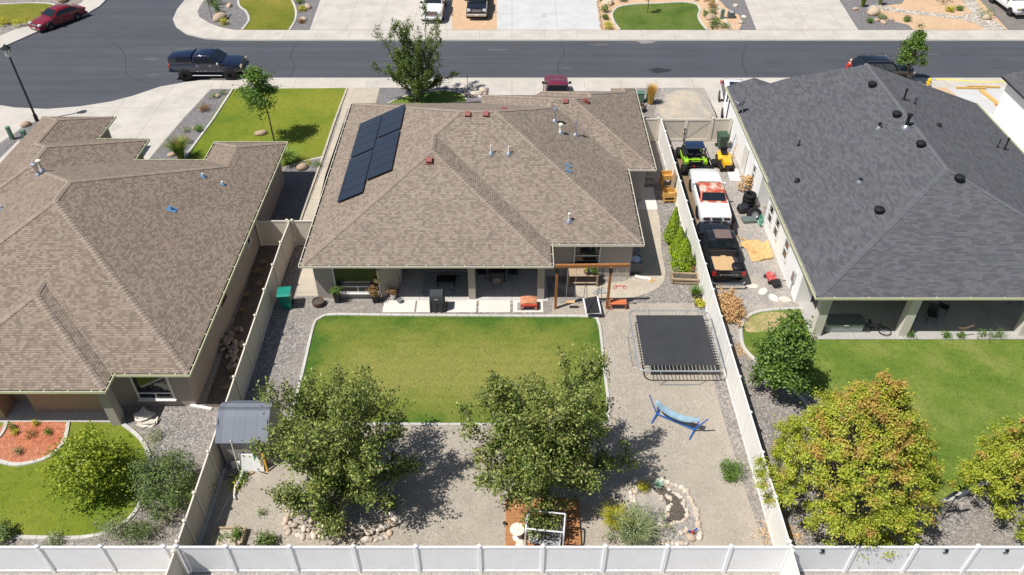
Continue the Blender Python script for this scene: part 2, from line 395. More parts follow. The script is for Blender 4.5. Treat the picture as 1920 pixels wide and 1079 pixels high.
lot(N_CURB, [(-20,125),(110,125)], G_GREY)
lot(W_CURB, [(-40,125),(-110,125),(-110,60)], G_GREY)
for c in (S_CURB, N_CURB, W_CURB): strip('curb', c, .30, .115, WALKX, smooth=0, z0=-.1)
Z1, Z2, Z3, Z4 = .004, .008, .012, .016
# south side concrete
ground('sidewalk', [(470,148.6),(960,148.6),(2300,148.6),(2300,166),(1147,166),(960,166),(650,166),(395,168),(380,152),(420,149.5)], Z1, WALK)
ground('driveway', S_CURB[2:12]+[(400,150),(396,168),(345,222),(262,320),(60,330),(60,296),(130,226),(100,229),(66,229),(52,234),(10,262),(-30,290),(-140,290)], Z2, CONC)
ground('gravel_bed', [(66,230),(52,235),(-30,296),(-60,330),(20,320),(100,229)], Z3, G_DARK)
ground('path', [(-20,318),(20,318),(50,276),(35,264)], Z4, CONC)
ground('driveway', [(917,165.5),(1147,165.5),(1160,215),(905,215)], Z2, CONC)
ground('driveway', [(1320,165.5),(1440,165.5),(1470,240),(1350,240),(1344,222)], Z2, CONC)
ground('driveway', [(1735,165.5),(1880,165.5),(1930,165.5),(1990,240),(1930,330),(1800,250)], Z2, CONCN)
ground('gravel_bed', [(1640,165.5),(1775,165.5),(1830,210),(1700,210)], Z3, G_PINK)
# mid house front yard
ground('dirt_patch', [(650,165.5),(712,165.5),(704,206),(640,206)], Z2, G_DIRT)
ground('gravel_bed', [(712,165.5),(917,165.5),(912,210),(702,210)], Z2, G_DARK)
ground('lawn', [(720,200),(740,189),(775,178),(830,171),(862,175),(874,186),(876,205),(800,212)], Z3, L_RIGHT, 3)
strip('lawn_edging', [(720,200),(740,189),(775,178),(830,171),(862,175),(874,186),(876,205)], .15, .05, EDGE)
ground('lawn', [(432,168),(650,166),(634,208),(606,292),(570,302),(535,312),(480,330),(330,330),(345,300)], Z2, L_FRONT)
strip('lawn_edging', [(437,168),(400,225),(345,300),(330,330)], .2, .08, EDGEN, smooth=0)
strip('lawn_edging', [(606,296),(570,304),(535,316)], .16, .06, EDGE)
ground('gravel_bed', [(396,168),(432,168),(330,330),(255,330),(345,222)], Z1, G_DARK)
strip('lawn_edging', [(651,167),(628,228),(604,300),(575,380),(562,418)], .18, .09, CPATH, smooth=0)
ground('path', [(653,166),(664,166),(641,240),(610,330),(589,417),(566,417),(600,330),(628,250)], Z4, CPATH)
ground('gravel_bed', [(664,166),(712,166),(690,205),(655,290),(610,400),(600,417),(589,417),(610,330),(641,240)], Z1, G_GREY)
ground('gravel_bed', [(606,298),(570,306),(535,318),(480,420),(560,420)], Z1, G_DARK)
# gravel lots beside and behind
tag(MB().sheet([(-13.1,16.9),(10.75,16.9),(10.7,33.2),(-13.1,33.2)], Z1).build('gravel_yard', G_TAN), kind='structure')
ground('gravel_bed', [(560,556),(1035,556),(1035,590),(718,592),(625,590),(598,598),(582,640),(560,720),(545,775),(505,860),(430,900),(400,905),(430,775),(500,560)], Z2, G_GREY, 0)
tag(MB().sheet([(-13.1,33.2),(10.7,33.2),(10.6,53.5),(-13.1,53.5)], Z1).build('gravel_side', G_GREY), kind='structure')
ground('path', [(1040,535),(1100,560),(1190,558),(1245,528),(1240,470),(1232,395),(1195,395),(1200,440),(1190,520),(1100,532)], Z3, G_DIRT, 3)
ground('path', [(1195,352),(1225,352),(1233,394),(1196,394)], Z4, PAVER)
ground('dirt_patch', [(566,470),(585,470),(604,556),(556,556)], Z3, CPATH)
tag(MB().sheet([(10.5,16.9),(10.9,16.9),(10.9,34),(10.15,34),(10.1,25),(10.3,20)], Z3).build('gravel_strip', G_GREY), kind='structure')
tag(MB().sheet([(10.75,30.2),(16.2,30.2),(16.2,54),(10.75,54)], Z1).build('gravel_side', G_DIRTY), kind='structure')
tag(MB().sheet([(10.8,16.9),(40,16.9),(40,30.2),(10.8,30.2)], Z1).build('gravel_yard', G_GREY), kind='structure')
tag(MB().sheet([(-60,16.9),(-13.1,16.9),(-13.1,40),(-60,40)], Z1).build('gravel_yard', G_GREY), kind='structure')
tag(MB().sheet([(-14.9,25.6),(-13.15,25.6),(-13.15,38.4),(-15.3,38.4)], Z4).build('bare_soil', G_SOIL), kind='structure')  # alley dirt, toned very dark to stand in for the shadow there
tag(MB().sheet([(-60,8),(60,8),(60,16.9),(-60,16.9)], Z1).build('gravel_strip', G_DIRTY), kind='structure')
ground('gravel_path', [(1240,165.6),(1320,165.6),(1346,222),(1225,222)], Z2, G_DIRTY)
ground('dirt_patch', [(1250,178),(1300,170),(1318,200),(1332,222),(1240,222)], Z3, gravel('blond_dirt', [(.6,.5,.37),(.52,.44,.33),(.4,.36,.31)], .06, (.36,.335,.31), .8, .6, .2), 3)
# main lawn
LAWN = [(546,780),(556,745),(572,680),(588,612),(600,598),(625,591),(720,592),(860,593),(1000,594),(1105,595),(1122,606),(1128,640),(1134,700),(1140,752),(1136,790),(1105,800),(960,797),(770,796),(600,794)]
ground('lawn', LAWN, Z3, L_MIDEDGE, 3)
inner = [(575,772),(584,720),(598,650),(612,620),(640,612),(800,618),(960,612),(1075,622),(1098,640),(1098,700),(1106,760),(1080,785),(900,784),(700,782)]
strip('lawn_edging', [(540,800)]+LAWN[1:14]+[(1140,790)], .17, .07, EDGE, smooth=4)
strip('lawn_edging', [(1140,790),(1105,801),(960,798),(770,797),(600,795)], .17, .07, EDGE, smooth=4)
# right lawn and left lawn
ground('lawn', [(1530,634),(1920,630),(2100,630),(2100,905),(1920,905),(1815,922),(1762,944),(1700,900),(1560,760),(1470,715),(1420,680),(1395,650),(1392,615),(1410,590),(1450,582),(1505,580)], Z3, L_RIGHT)
strip('lawn_edging', [(1505,580),(1450,582),(1410,590),(1390,612),(1393,650),(1420,680),(1470,715),(1540,790)], .2, .08, EDGE)
strip('lawn_edging', [(1690,960),(1762,944),(1815,922),(1870,900),(2000,895)], .22, .08, EDGE)
ground('dirt_patch', [(1396,612),(1412,594),(1448,586),(1490,592),(1478,616),(1440,622),(1404,624)], Z4, gravel('dead_grass', [(.52,.36,.2),(.42,.3,.16),(.3,.28,.1),(.6,.45,.27)], .09, (.2,.25,.05), .5, .8, .3), 3)
ground('lawn', [(-250,794),(0,794),(222,794),(262,822),(280,858),(274,900),(262,950),(225,985),(170,1004),(80,1008),(-250,1004)], Z3, L_LEFT, 2)
strip('lawn_edging', [(222,790),(262,822),(280,858),(274,905),(258,955),(222,990),(165,1008),(80,1010),(-60,1004)], .2, .08, EDGE)
ground('mulch_bed', [(8,794),(126,794),(118,828),(92,856),(40,870),(4,868),(-6,830)], Z4, G_MULCH, 2)
strip('lawn_edging', [(-20,856),(6,868),(40,872),(92,858),(120,830),(129,794)], .2, .08, EDGE)
strip('lawn_edging', [(14,792),(4,815),(-20,840)], .2, .08, EDGE)
ground('patio', [(-300,792),(-300,700),(215,720),(238,792)], .02, CPATIO)
# north side
ground('sidewalk', [(2300,57.5),(1920,57.5),(471,57.5),(440,57),(415,52.5),(392,44),(374,33),(370,22),(376,10),(388,-6),(420,-40),(372,-30),(350,0),(335,18),(328,36),(334,50),(353,62.6),(388,71),(425,73.6),(500,74),(1920,74),(2300,74)], Z1, WALK)
ground('sidewalk', [(-120,120),(0,68),(34,54),(70,41),(120,22),(150,8),(163,-4),(190,-40),(222,-30),(196,0),(184,12),(159,27),(109,44),(69,59),(0,89.5),(-120,148)], Z1, WALKX)
ground('lawn', [(-200,14),(0,9),(60,6.5),(98,9),(110,18),(104,30),(84,40),(60,44),(-200,60)], Z2, L_FARG, 0)
strip('lawn_edging', [(-200,14),(0,9),(60,6.5),(98,9),(110,18)], .2, .06, EDGE)
ground('gravel_bed', [(372,22),(388,-6),(420,-40),(470,-40),(446,-6),(447,8),(460,22),(466,36),(462,46),(454,56.5),(436,56.5),(415,52),(392,43.5),(375,33)], Z2, G_DARK)
ground('lawn', [(447,-20),(448,10),(461,22),(467,37),(462,47),(454,57),(543,57),(553,40),(555,22),(549,4),(535,-20)], Z2, L_FARG)
strip('lawn_edging', [(447,-20),(448,10),(461,22),(467,37),(462,47),(454,57)], .22, .06, EDGE)
strip('lawn_edging', [(543,57),(553,40),(555,22),(549,4),(535,-20)], .22, .06, EDGE)
ground('gravel_bed', [(543,57),(553,40),(555,22),(549,4),(535,-20),(620,-20),(581,57)], Z2, G_DARK)
ground('driveway', [(581,57),(848,57),(846,-20),(608,-20)], Z3, CONC)
ground('gravel_bed', [(848,57),(932,57),(931,-20),(846,-20)], Z2, G_PINK)
ground('driveway', [(932,57),(1126,57),(1117,-20),(931,-20)], Z2, CONCN)
ground('gravel_bed', [(1126,57),(1418,57),(1386,-20),(1117,-20)], Z2, G_PINK)
FL = [(1162,57),(1150,40),(1148,26),(1160,14),(1190,9),(1230,7.5),(1280,5),(1305,9),(1312,20),(1309,32),(1316,46),(1326,57)]
ground('lawn', FL, Z3, L_FAR)
strip('lawn_edging', FL, .22, .06, EDGE, smooth=3)
ground('gravel_bed', [(1385,57),(1392,44),(1386,30),(1362,16),(1342,-6),(1340,-20),(1388,-20),(1418,57)], Z3, G_DARK)
strip('lawn_edging', [(1369,57),(1355,30),(1340,-4)], .2, .06, EDGE, smooth=0)
ground('driveway', [(1418,57),(1609,57),(1560,-20),(1386,-20)], Z2, CONC)
ground('gravel_bed', [(1609,57),(1712,57),(1704,48),(1680,42),(1650,36),(1640,20),(1655,12),(1690,8),(1712,-20),(1560,-20)], Z2, G_DARK)
ground('gravel_bed', [(1712,57),(1890,57),(1830,-20),(1712,-20),(1690,8),(1655,12),(1640,20),(1650,36),(1680,42),(1704,48)], Z1, G_PINK)
ground('cobble_bed', [(1626,12),(1645,10),(1700,20),(1760,26),(1800,31),(1822,25),(1806,8),(1795,-20),(1818,-20),(1838,18),(1862,38),(1889,57),(1846,57),(1832,46),(1800,37),(1740,31),(1690,25),(1650,20),(1626,18)], Z3, G_COB)
ground('driveway', [(1890,57),(2100,57),(2100,-20),(1810,-20),(1830,-6)], Z3, gravel('worn_asphalt', [(.2,.18,.165),(.17,.155,.145),(.235,.21,.19)], .06, (.27,.24,.21), .5, .5, .2))
# stains on the street
for px, py, a, b in ((1238,133,.9,.45),(1212,80,.8,.3)):
    c = P(px, py, -.1); tag(MB().sheet([(c.x+a*(1+.25*math.sin(5*t))*math.cos(t), c.y+b*(1+.2*math.cos(3*t))*math.sin(t)) for t in [i*PI/10 for i in range(20)]], -.096).build('stain', plain('oil_stain', (.03,.03,.033), .6) if py > 100 else plain('dust_stain', (.22,.21,.2), .9)), kind='structure')
for i, pts in enumerate((((560,78),(545,100),(552,125),(540,146)),((1050,78),(1058,98),(1046,122),(1052,146)),((1400,80),(1392,110),(1402,146)),((180,60),(230,95),(240,140),(300,162)),((240,60),(300,72),(380,100),(470,98)),((620,110),(760,113),(900,109),(1020,112)))):
    tag(strip('crack_seal', pts, .07, .004, plain('crack_sealant', (.045,.046,.052), .6), z0=-.1), kind='structure')
for i in range(26):
    c = P(rd0.uniform(60, 1880), rd0.uniform(80, 146), -.1); a = rd0.uniform(.15, .6)
    tag(MB().sheet([(c.x+a*1.8*(1+.3*math.sin(3*t+i))*math.cos(t), c.y+a*.35*(1+.3*math.cos(2*t+i))*math.sin(t)) for t in [k*PI/8 for k in range(16)]], -.097+i*.00008).build('stain', plain('road_stain_%d' % (i % 3), ((.062,.064,.072),(.105,.106,.112),(.072,.072,.078))[i % 3], .85)), kind='structure')
for i, (px, py, a) in enumerate(((640,15,.5),(660,40,.4),(690,30,.3),(720,20,.4),(1020,30,.3),(1480,30,.5),(1500,45,.4),(210,240,.5),(270,215,.4),(330,190,.3),(1000,158,.3),(700,157,.3),(520,64,.3))):
    c = P(px, py, 0); tag(MB().sheet([(c.x+a*(1+.4*math.sin(3*t+i))*math.cos(t), c.y+a*1.6*(1+.3*math.cos(2*t+i))*math.sin(t)) for t in [k*PI/8 for k in range(16)]], .0145).build('stain', plain('concrete_stain', (.45,.42,.375), .85)), kind='structure')
# ================================================================ houses
def clip(poly, a, b, c, sign):
    out = []; n = len(poly)
    for i in range(n):
        p, q = poly[i], poly[(i+1) % n]; dp = sign*(a*p[0]+b*p[1]+c); dq = sign*(a*q[0]+b*q[1]+c)
        if dp >= -1e-7: out.append(p)
        if (dp > 1e-7 and dq < -1e-7) or (dp < -1e-7 and dq > 1e-7):
            t = dp/(dp-dq); out.append((p[0]+(q[0]-p[0])*t, p[1]+(q[1]-p[1])*t))
    o2 = []
    for p in out:
        if not o2 or abs(p[0]-o2[-1][0])+abs(p[1]-o2[-1][1]) > 1e-6: o2.append(p)
    if len(o2) > 1 and abs(o2[0][0]-o2[-1][0])+abs(o2[0][1]-o2[-1][1]) < 1e-6: o2.pop()
    return o2 if len(o2) > 2 and abs(sum(p[0]*q[1]-q[0]*p[1] for p, q in zip(o2, o2[1:]+o2[:1]))) > 1e-5 else None
class Roof:
    """height field of hip blocks (x0,x1,y0,y1,(west,east,south,north slopes; None = gable)), each domain cut into its planes"""
    def __init__(s, ez, domains): s.ez = ez; s.doms = domains
    @staticmethod
    def planes(b):
        x0, x1, y0, y1, (W, E, S, T) = b; o = []
        if W is not None: o.append((W, 0, -W*x0))
        if E is not None: o.append((-E, 0, E*x1))
        if S is not None: o.append((0, S, -S*y0))
        if T is not None: o.append((0, -T, T*y1))
        return o
    def top(s, x, y, blocks):
        best = (-9, None)
        for b in blocks:
            if b[0]-1e-6 <= x <= b[1]+1e-6 and b[2]-1e-6 <= y <= b[3]+1e-6:
                m = min((pl[0]*x+pl[1]*y+pl[2], pl) for pl in s.planes(b))
                if m[0] > best[0]: best = m
        return best
    def z(s, x, y):
        for rects, blocks in s.doms:
            if any(r[0] <= x <= r[1] and r[2] <= y <= r[3] for r in rects):
                return s.ez+s.top(x, y, blocks)[0]
        return s.ez
    def build(s, root, mroof, mcap, mfascia, thick=.16):
        bm = bmesh.new(); ez = s.ez; fas = MB(); sof = MB()
        for rects, blocks in s.doms:
            cells = [[(r[0], r[2]), (r[1], r[2]), (r[1], r[3]), (r[0], r[3])] for r in rects]
            pls = list({pl for b in blocks for pl in s.planes(b)})
            lines = [(1, 0, -v) for b in blocks for v in b[:2]]+[(0, 1, -v) for b in blocks for v in b[2:4]]+[(1, 0, -v) for r in rects for v in r[:2]]+[(0, 1, -v) for r in rects for v in r[2:4]]
            for i in range(len(pls)):
                for j in range(i):
                    a, b_, c = (pls[i][q]-pls[j][q] for q in range(3)); l = math.hypot(a, b_)
                    if l > 1e-6: lines.append((a/l, b_/l, c/l))
            seen = set(); L2 = []
            for l in lines:
                k = tuple(round(v, 4) for v in l); k2 = tuple(-v for v in k)
                if k in seen or k2 in seen: continue
                seen.add(k); L2.append(l)
            for l in L2:
                nx = []
                for c in cells:
                    a, b_ = clip(c, *l, 1), clip(c, *l, -1)
                    if a: nx.append(a)
                    if b_: nx.append(b_)
                cells = nx
            vm = {}
            for c in cells:
                cx = sum(p[0] for p in c)/len(c); cy = sum(p[1] for p in c)/len(c); h, pl = s.top(cx, cy, blocks)
                if pl is None: continue
                vs = []
                for p in c:
                    zz = ez+pl[0]*p[0]+pl[1]*p[1]+pl[2]; k = (round(p[0], 3), round(p[1], 3), round(zz, 3))
                    if k not in vm: vm[k] = bm.verts.new((p[0], p[1], zz))
                    if not vs or vm[k] is not vs[-1]: vs.append(vm[k])
                if vs[0] is vs[-1]: vs.pop()
                if len(vs) > 2:
                    try: bm.faces.new(vs)
                    except ValueError: pass
        bmesh.ops.remove_doubles(bm, verts=bm.verts, dist=.002)
        bmesh.ops.recalc_face_normals(bm, faces=bm.faces)
        if sum(f.normal.z for f in bm.faces) < 0: bmesh.ops.reverse_faces(bm, faces=bm.faces)
        bmesh.ops.dissolve_limit(bm, angle_limit=.01, verts=bm.verts, edges=bm.edges)
        caps = []; bound = []
        for e in bm.edges:
            a, b_ = e.verts[0].co.copy(), e.verts[1].co.copy()
            if len(e.link_faces) == 2:
                f, g = e.link_faces
                if f.normal.angle(g.normal, 0) < .05: continue
                mid = (a+b_)/2; cf = f.calc_center_median()-mid
                if cf.dot(g.normal) < 0: caps.append((a, b_, ((f.normal+g.normal)/2).normalized(), f.normal.copy(), g.normal.copy()))
            elif len(e.link_faces) == 1: bound.append((a, b_, e.link_faces[0].calc_center_median()))
        uvl = bm.loops.layers.uv.new('UVMap')
        for f in bm.faces:
            gx = abs(f.normal.x) > abs(f.normal.y); k = 1/max(.1, f.normal.z); sg = math.copysign(1, f.normal.x if gx else f.normal.y)
            for lp in f.loops:
                c = lp.vert.co; lp[uvl].uv = ((c.y, -sg*c.x*k) if gx else (c.x, -sg*c.y*k))
        me = bpy.data.meshes.new('roof'); bm.to_mesh(me); bm.free(); me.materials.append(mroof)
        ro = bpy.data.objects.new('roof', me); COL.objects.link(ro); ro.parent = root
        # shift into the root's frame
        inv = ROOTM[root.name].inverted(); me.transform(inv); ROOTM[ro.name] = ROOTM[root.name]
        if caps:
            mb = MB(); rd = random.Random(3)
            for a, b_, up, n1, n2 in caps:
                d = b_-a; ln = d.length; d.normalize()
                if ln < .3: continue
                side = d.cross(up).normalized(); n = max(1, int(ln/.2))
                lo, hi = (a, b_) if a.z <= b_.z else (b_, a); dd = (hi-lo).normalized(); st = ln/n
                w1 = n1 if n1.dot(side) > 0 else n2; w2 = n2 if w1 is n1 else n1
                s1 = (side-w1*side.dot(w1)).normalized(); s2 = (-side+w2*side.dot(w2)).normalized()
                for i in range(n):
                    p = lo+dd*st*i; q = lo+dd*min(ln, st*(i+1.15)); h0 = .034+rd.uniform(-.002, .004); h1 = .014; ww = .16+rd.uniform(-.01, .01)
                    mb.add([p+up*h0, q+up*h1, q+s1*ww+w1*h1, p+s1*ww+w1*h0, q+s2*ww+w2*h1, p+s2*ww+w2*h0, p+s1*ww, p, p+s2*ww], [(0, 1, 2, 3), (1, 0, 5, 4), (0, 3, 6, 7), (5, 0, 7, 8)])
            mb.build('ridge_cap', mcap, ro, world=True)
        for a, b_, c in bound:
            fas.add([a, b_, Vector((b_.x, b_.y, ez-thick)), Vector((a.x, a.y, ez-thick))], [(0, 1, 2, 3)])
        fas.build('fascia', mfascia, root, world=True)
        for rects, _ in s.doms:
            for r in rects: sof.sheet([(r[0]+.01, r[2]+.01), (r[1]-.01, r[2]+.01), (r[1]-.01, r[3]-.01), (r[0]+.01, r[3]-.01)], ez-thick)
        sof.build('soffit', mfascia, root, world=True)
        return ro
def gutter(root, ez, path, m, mdark, hang=1.0):
    """open trough along eaves: floor, outer lip, hangers; path runs with the outside on the right"""
    g = MB(); hs = []; dk = MB()
    for a, b in zip(path, path[1:]):
        a, b = Vector((*a, 0)), Vector((*b, 0)); d = (b-a); ln = d.length; d.normalize(); o = Vector((d.y, -d.x, 0))
        for off, z0, z1, wd in ((.115, -.12, .0, .012), (.06, -.125, -.112, .055)):
            c = (a+b)/2+o*off; g.obox((c.x, c.y, ez+(z0+z1)/2), d*(ln/2+.11), o*wd, (0, 0, (z1-z0)/2))
        g.obox(((a+b)/2+o*.112+Vector((0, 0, ez+.004))), d*(ln/2+.11), o*.018, (0, 0, .008))
        c = (a+b)/2+o*.055; dk.obox((c.x, c.y, ez-.095), d*(ln/2+.04), o*.045, (0, 0, .012))  # dark strip along the trough floor
        n = max(1, int(ln/hang))
        for i in range(n):
            c = a+d*(ln*(i+.5)/n)+o*.06; hs.append(MB().obox((c.x, c.y, ez-.006), d*.02, o*.06, (0, 0, .008)))
    gu = g.build('gutter', m, root, world=True); [h.build('hanger', m, gu, world=True) for h in hs]; dk.build('trough_strip', mdark, gu, world=True)
    return gu
def walls(root, pts, z0, z1, m, name='wall'):
    mb = MB(); n = len(pts)
    ar = sum(pts[i][0]*pts[(i+1) % n][1]-pts[(i+1) % n][0]*pts[i][1] for i in range(n))
    if ar < 0: pts = pts[::-1]
    for i in range(n):
        a, b = pts[i], pts[(i+1) % n]; mb.add([(a[0], a[1], z0), (b[0], b[1], z0), (b[0], b[1], z1), (a[0], a[1], z1)], [(0, 1, 2, 3)])
    return mb.build(name, m, root, world=True)
FACE = {'S': ((1, 0, 0), (0, -1, 0)), 'N': ((-1, 0, 0), (0, 1, 0)), 'W': ((0, -1, 0), (-1, 0, 0)), 'E': ((0, 1, 0), (1, 0, 0))}
def window(root, c, w, h, face, mfr, mgl, bars=(), sill=True, name='window', t=.07):
    r, n = (Vector(q) for q in FACE[face]); c = Vector(c); up = Vector((0, 0, 1)); f = MB()
    for sx in (-1, 1): f.obox(c+r*sx*(w/2-t/2)+n*.02, r*t/2, n*.05, up*h/2)
    for sz in (-1, 1): f.obox(c+up*sz*(h/2-t/2)+n*.018, r*(w/2-t), n*.05, up*t/2)
    for k, pos in bars:
        if k == 'h': f.obox(c+up*(pos*h)+n*.014, r*(w/2-t), n*.04, up*.028)
        elif k == 'v': f.obox(c+r*(pos*w)+n*.012, r*.028, n*.04, up*(h/2-t))
        else: f.obox(c+r*(pos[0]*w)+up*((pos[1]+pos[2])/2*h)+n*.012, r*.026, n*.04, up*((pos[2]-pos[1])/2*h))
    fo = f.build(name, mfr, root, world=True)
    MB().obox(c+n*.006, r*(w/2-t+.01), n*.004, up*(h/2-t+.01)).build('pane', mgl, fo, world=True)
    if sill: MB().obox(c-up*(h/2+.03)+n*.06, r*(w/2+.05), n*.08, up*.03).build('sill', mfr, fo, world=True)
    return fo
GLASS = glassmat('window_glass'); GLASSB = glassmat('car_glass', (.012,.017,.023), .03)
TRIM = plain('white_trim', (.72,.70,.66), .5); CREAM = plain('cream_metal', (.66,.61,.50), .45, 0, .4, .08)
LIME = plain('yellowed_metal', (.60,.60,.38), .45, 0, .4, .1); DKTROUGH = plain('dark_trough', (.035,.035,.025), .9)
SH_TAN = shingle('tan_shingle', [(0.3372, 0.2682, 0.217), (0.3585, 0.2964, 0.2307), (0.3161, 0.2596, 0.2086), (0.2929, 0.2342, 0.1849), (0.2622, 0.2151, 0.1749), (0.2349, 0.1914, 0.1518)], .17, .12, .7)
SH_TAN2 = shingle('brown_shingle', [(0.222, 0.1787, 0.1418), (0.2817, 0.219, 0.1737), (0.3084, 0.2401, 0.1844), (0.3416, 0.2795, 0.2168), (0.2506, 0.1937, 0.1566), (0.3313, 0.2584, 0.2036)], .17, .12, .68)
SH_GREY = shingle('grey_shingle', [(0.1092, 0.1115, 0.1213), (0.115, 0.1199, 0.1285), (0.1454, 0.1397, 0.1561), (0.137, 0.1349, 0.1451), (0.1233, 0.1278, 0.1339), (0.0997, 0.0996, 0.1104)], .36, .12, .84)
def capmat(name, tones):
    k = N(name); g = k.n('NewGeometry'); n = len(tones)
    return k.fin(k.ramp(g.outputs['Random Per Island'], [(i/n, t) for i, t in enumerate(tones)], True), .92, 0, .2)
CAP_TAN = capmat('tan_cap_shingle', [(.285,.23,.185),(.255,.205,.165),(.30,.243,.195),(.27,.217,.175)])
CAP_GREY = capmat('grey_cap_shingle', [(.12,.122,.132),(.113,.115,.125),(.127,.129,.139)])
STUC = plain('grey_stucco', (.40,.355,.32), .9, 0, .2, .07, 30); STUC2 = plain('tan_stucco', (.34,.29,.25), .9, 0, .2, .07, 30)
STUCW = plain('white_stucco', (.88,.87,.84), .85, 0, .25, .04, 20); STUCC = plain('cream_stucco', (.66,.62,.55), .9, 0, .2, .06, 20)
FASC = plain('taupe_fascia', (.27,.24,.215), .6); FASCW = plain('pale_fascia', (.62,.6,.55), .6)
GALV = plain('galvanised_metal', (.55,.57,.60), .35, .8, .5); BLUEF = plain('blue_flashing', (.12,.25,.42), .5); BLK = plain('black_plastic', (.016,.016,.018), .45)
RUST = plain('rust_red_metal', (.26,.085,.07), .55); PVC = plain('cream_pvc', (.78,.72,.6), .5)
EZ = 2.75; K = .46; ALL = (K, K, K, K)
def pipe(ro, rf, x, y, h, r, m, cap=None, base=GALV, name='vent_pipe', bs=.22):
    z = rf.z(x, y); a = MB(); a.lathe((x, y, z-.1), [(r, 0), (r, h+.1)], 10)
    p = a.build(name, m, ro, world=True, smooth=True)
    if base: MB().lathe((x, y, z-.06), [(bs, .0), (bs*.9, .1), (r*1.5, .2), (r*1.1, .24)], 10).build('flashing', base, p, world=True, smooth=True)
    if cap: MB().lathe((x, y, z+h-.02), cap, 12).build('cap', m, p, world=True, smooth=True)
# ---- middle house
mid = thing('house', 'tan shingle house with solar panels and covered patio behind the lawn', 'house', (-1, 43, 0))
rm = Roof(EZ, [([(-11.3,2.12,33.17,51.45),(-2.2,2.12,51.45,52.7),(2.12,7.2,35.05,53.3),(7.2,8.93,42.8,53.75)],
  [(-11.3,2.12,33.17,51.45,ALL),(-11.3,7.2,35.05,51.45,ALL),(-2.2,7.2,35.05,52.7,ALL),(1.6,7.2,35.05,53.3,ALL),(-11.3,8.93,42.8,51.45,ALL),(-2.2,8.93,42.8,52.7,ALL),(1.6,8.93,42.8,53.3,ALL),(7.25,8.93,42.8,53.75,ALL)])])
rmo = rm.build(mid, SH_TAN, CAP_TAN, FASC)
gutter(mid, EZ, [(-11.3,51.4),(-11.3,33.17),(2.12,33.17),(2.12,35.05),(7.2,35.05),(7.2,42.8),(8.93,42.8),(8.93,53.7)], CREAM, DKTROUGH)
walls(mid, [(-10.85,33.62),(-7.19,33.62),(-6.4,34.5),(-6.4,37.3),(1.9,37.3),(1.9,35.5),(6.8,35.5),(6.8,43.2),(8.5,43.2),(8.5,53.2),(-1.8,52.2),(-10.85,51)], 0, EZ-.16, STUC)
for cx in (-2.22, 1.6): MB().box(cx-.19, cx+.19, 33.5, 33.86, 0, EZ-.16).build('column', STUC, mid, world=True)
MB().box(-6.4, 2.0, 33.45, 33.9, EZ-.3, EZ-.165).build('patio_beam', FASC, mid, world=True)
window(mid, (-8.55,33.6,1.48), 2.5, 2.05, 'S', TRIM, GLASS, (('h', -.28), ('m', (0, -.5, -.28))))
window(mid, (4.25,35.48,1.6), 1.5, 1.5, 'S', TRIM, GLASS, (('h', .0),), False)
window(mid, (6.82,38.6,1.6), 1.0, 1.3, 'E', TRIM, GLASS, (('h', .0),), False)
window(mid, (-4.6,37.28,1.2), 1.9, 2.1, 'S', TRIM, GLASS, (('v', 0),), False, 'patio_door')
window(mid, (-.3,37.28,1.5), 1.6, 1.2, 'S', TRIM, GLASS, (('v', 0),), False)
mb = MB(); mb.obox((-6.38,35.3,1.1), (.03,0,0), (0,.45,0), (0,0,1.05)); mb.build('side_door', TRIM, mid, world=True)
# roof furniture of the middle house
def boxvent(px, py, rf, ro, m, s=.34):
    q = P(px, py, 5.6)
    for _ in range(6): q = P(px, py, rf.z(q.x, q.y))
    z = rf.z(q.x, q.y); e = .05; gx = (rf.z(q.x+e, q.y)-z)/e; gy = (rf.z(q.x, q.y+e)-z)/e
    n = Vector((-gx, -gy, 1)).normalized(); u = Vector((1, 0, gx)).normalized() if abs(gx) < .01 else Vector((0, 1, gy)).normalized(); v = n.cross(u)
    a = MB(); a.obox(q+n*.1, u*s/2, v*s/2, n*.1); a.obox(q+n*.012, u*s*.72, v*s*.72, n*.008)
    a.build('roof_vent', m, ro, world=True, bevel=.015)
def roofpt(px, py, rf, z0=5.):
    q = P(px, py, z0)
    for _ in range(8): q = P(px, py, rf.z(q.x, q.y))
    return q
for px, py in ((877,217),(911,217),(946,208),(805,303),(1060,193),(1098,192)): boxvent(px, py, rm, rmo, RUST)
for px, py, h, r, m, cap in ((921,290,.55,.05,TRIM,None),(954,290,.5,.05,TRIM,None),(1067,414,.45,.05,TRIM,[(.08,0),(.08,.1),(.0,.12)]),(1040,228,.85,.06,GALV,[(.16,-.1),(.16,.06),(.02,.12)]),(1051,250,.6,.09,PVC,[(.14,-.08),(.14,.03),(.03,.1)]),(1079,254,1.0,.045,GALV,[(.13,-.05),(.13,.02),(.02,.06)])):
    q = roofpt(px, py, rm); pipe(rmo, rm, q.x, q.y, h, r, m, cap)
for px, py in ((1065,312),(1066,322)):
    q = roofpt(px, py, rm); MB().cbox((q.x,q.y,q.z+.03), .42, .2, .06, 0, 0, .43).build('flashing', BLUEF, rmo, world=True)
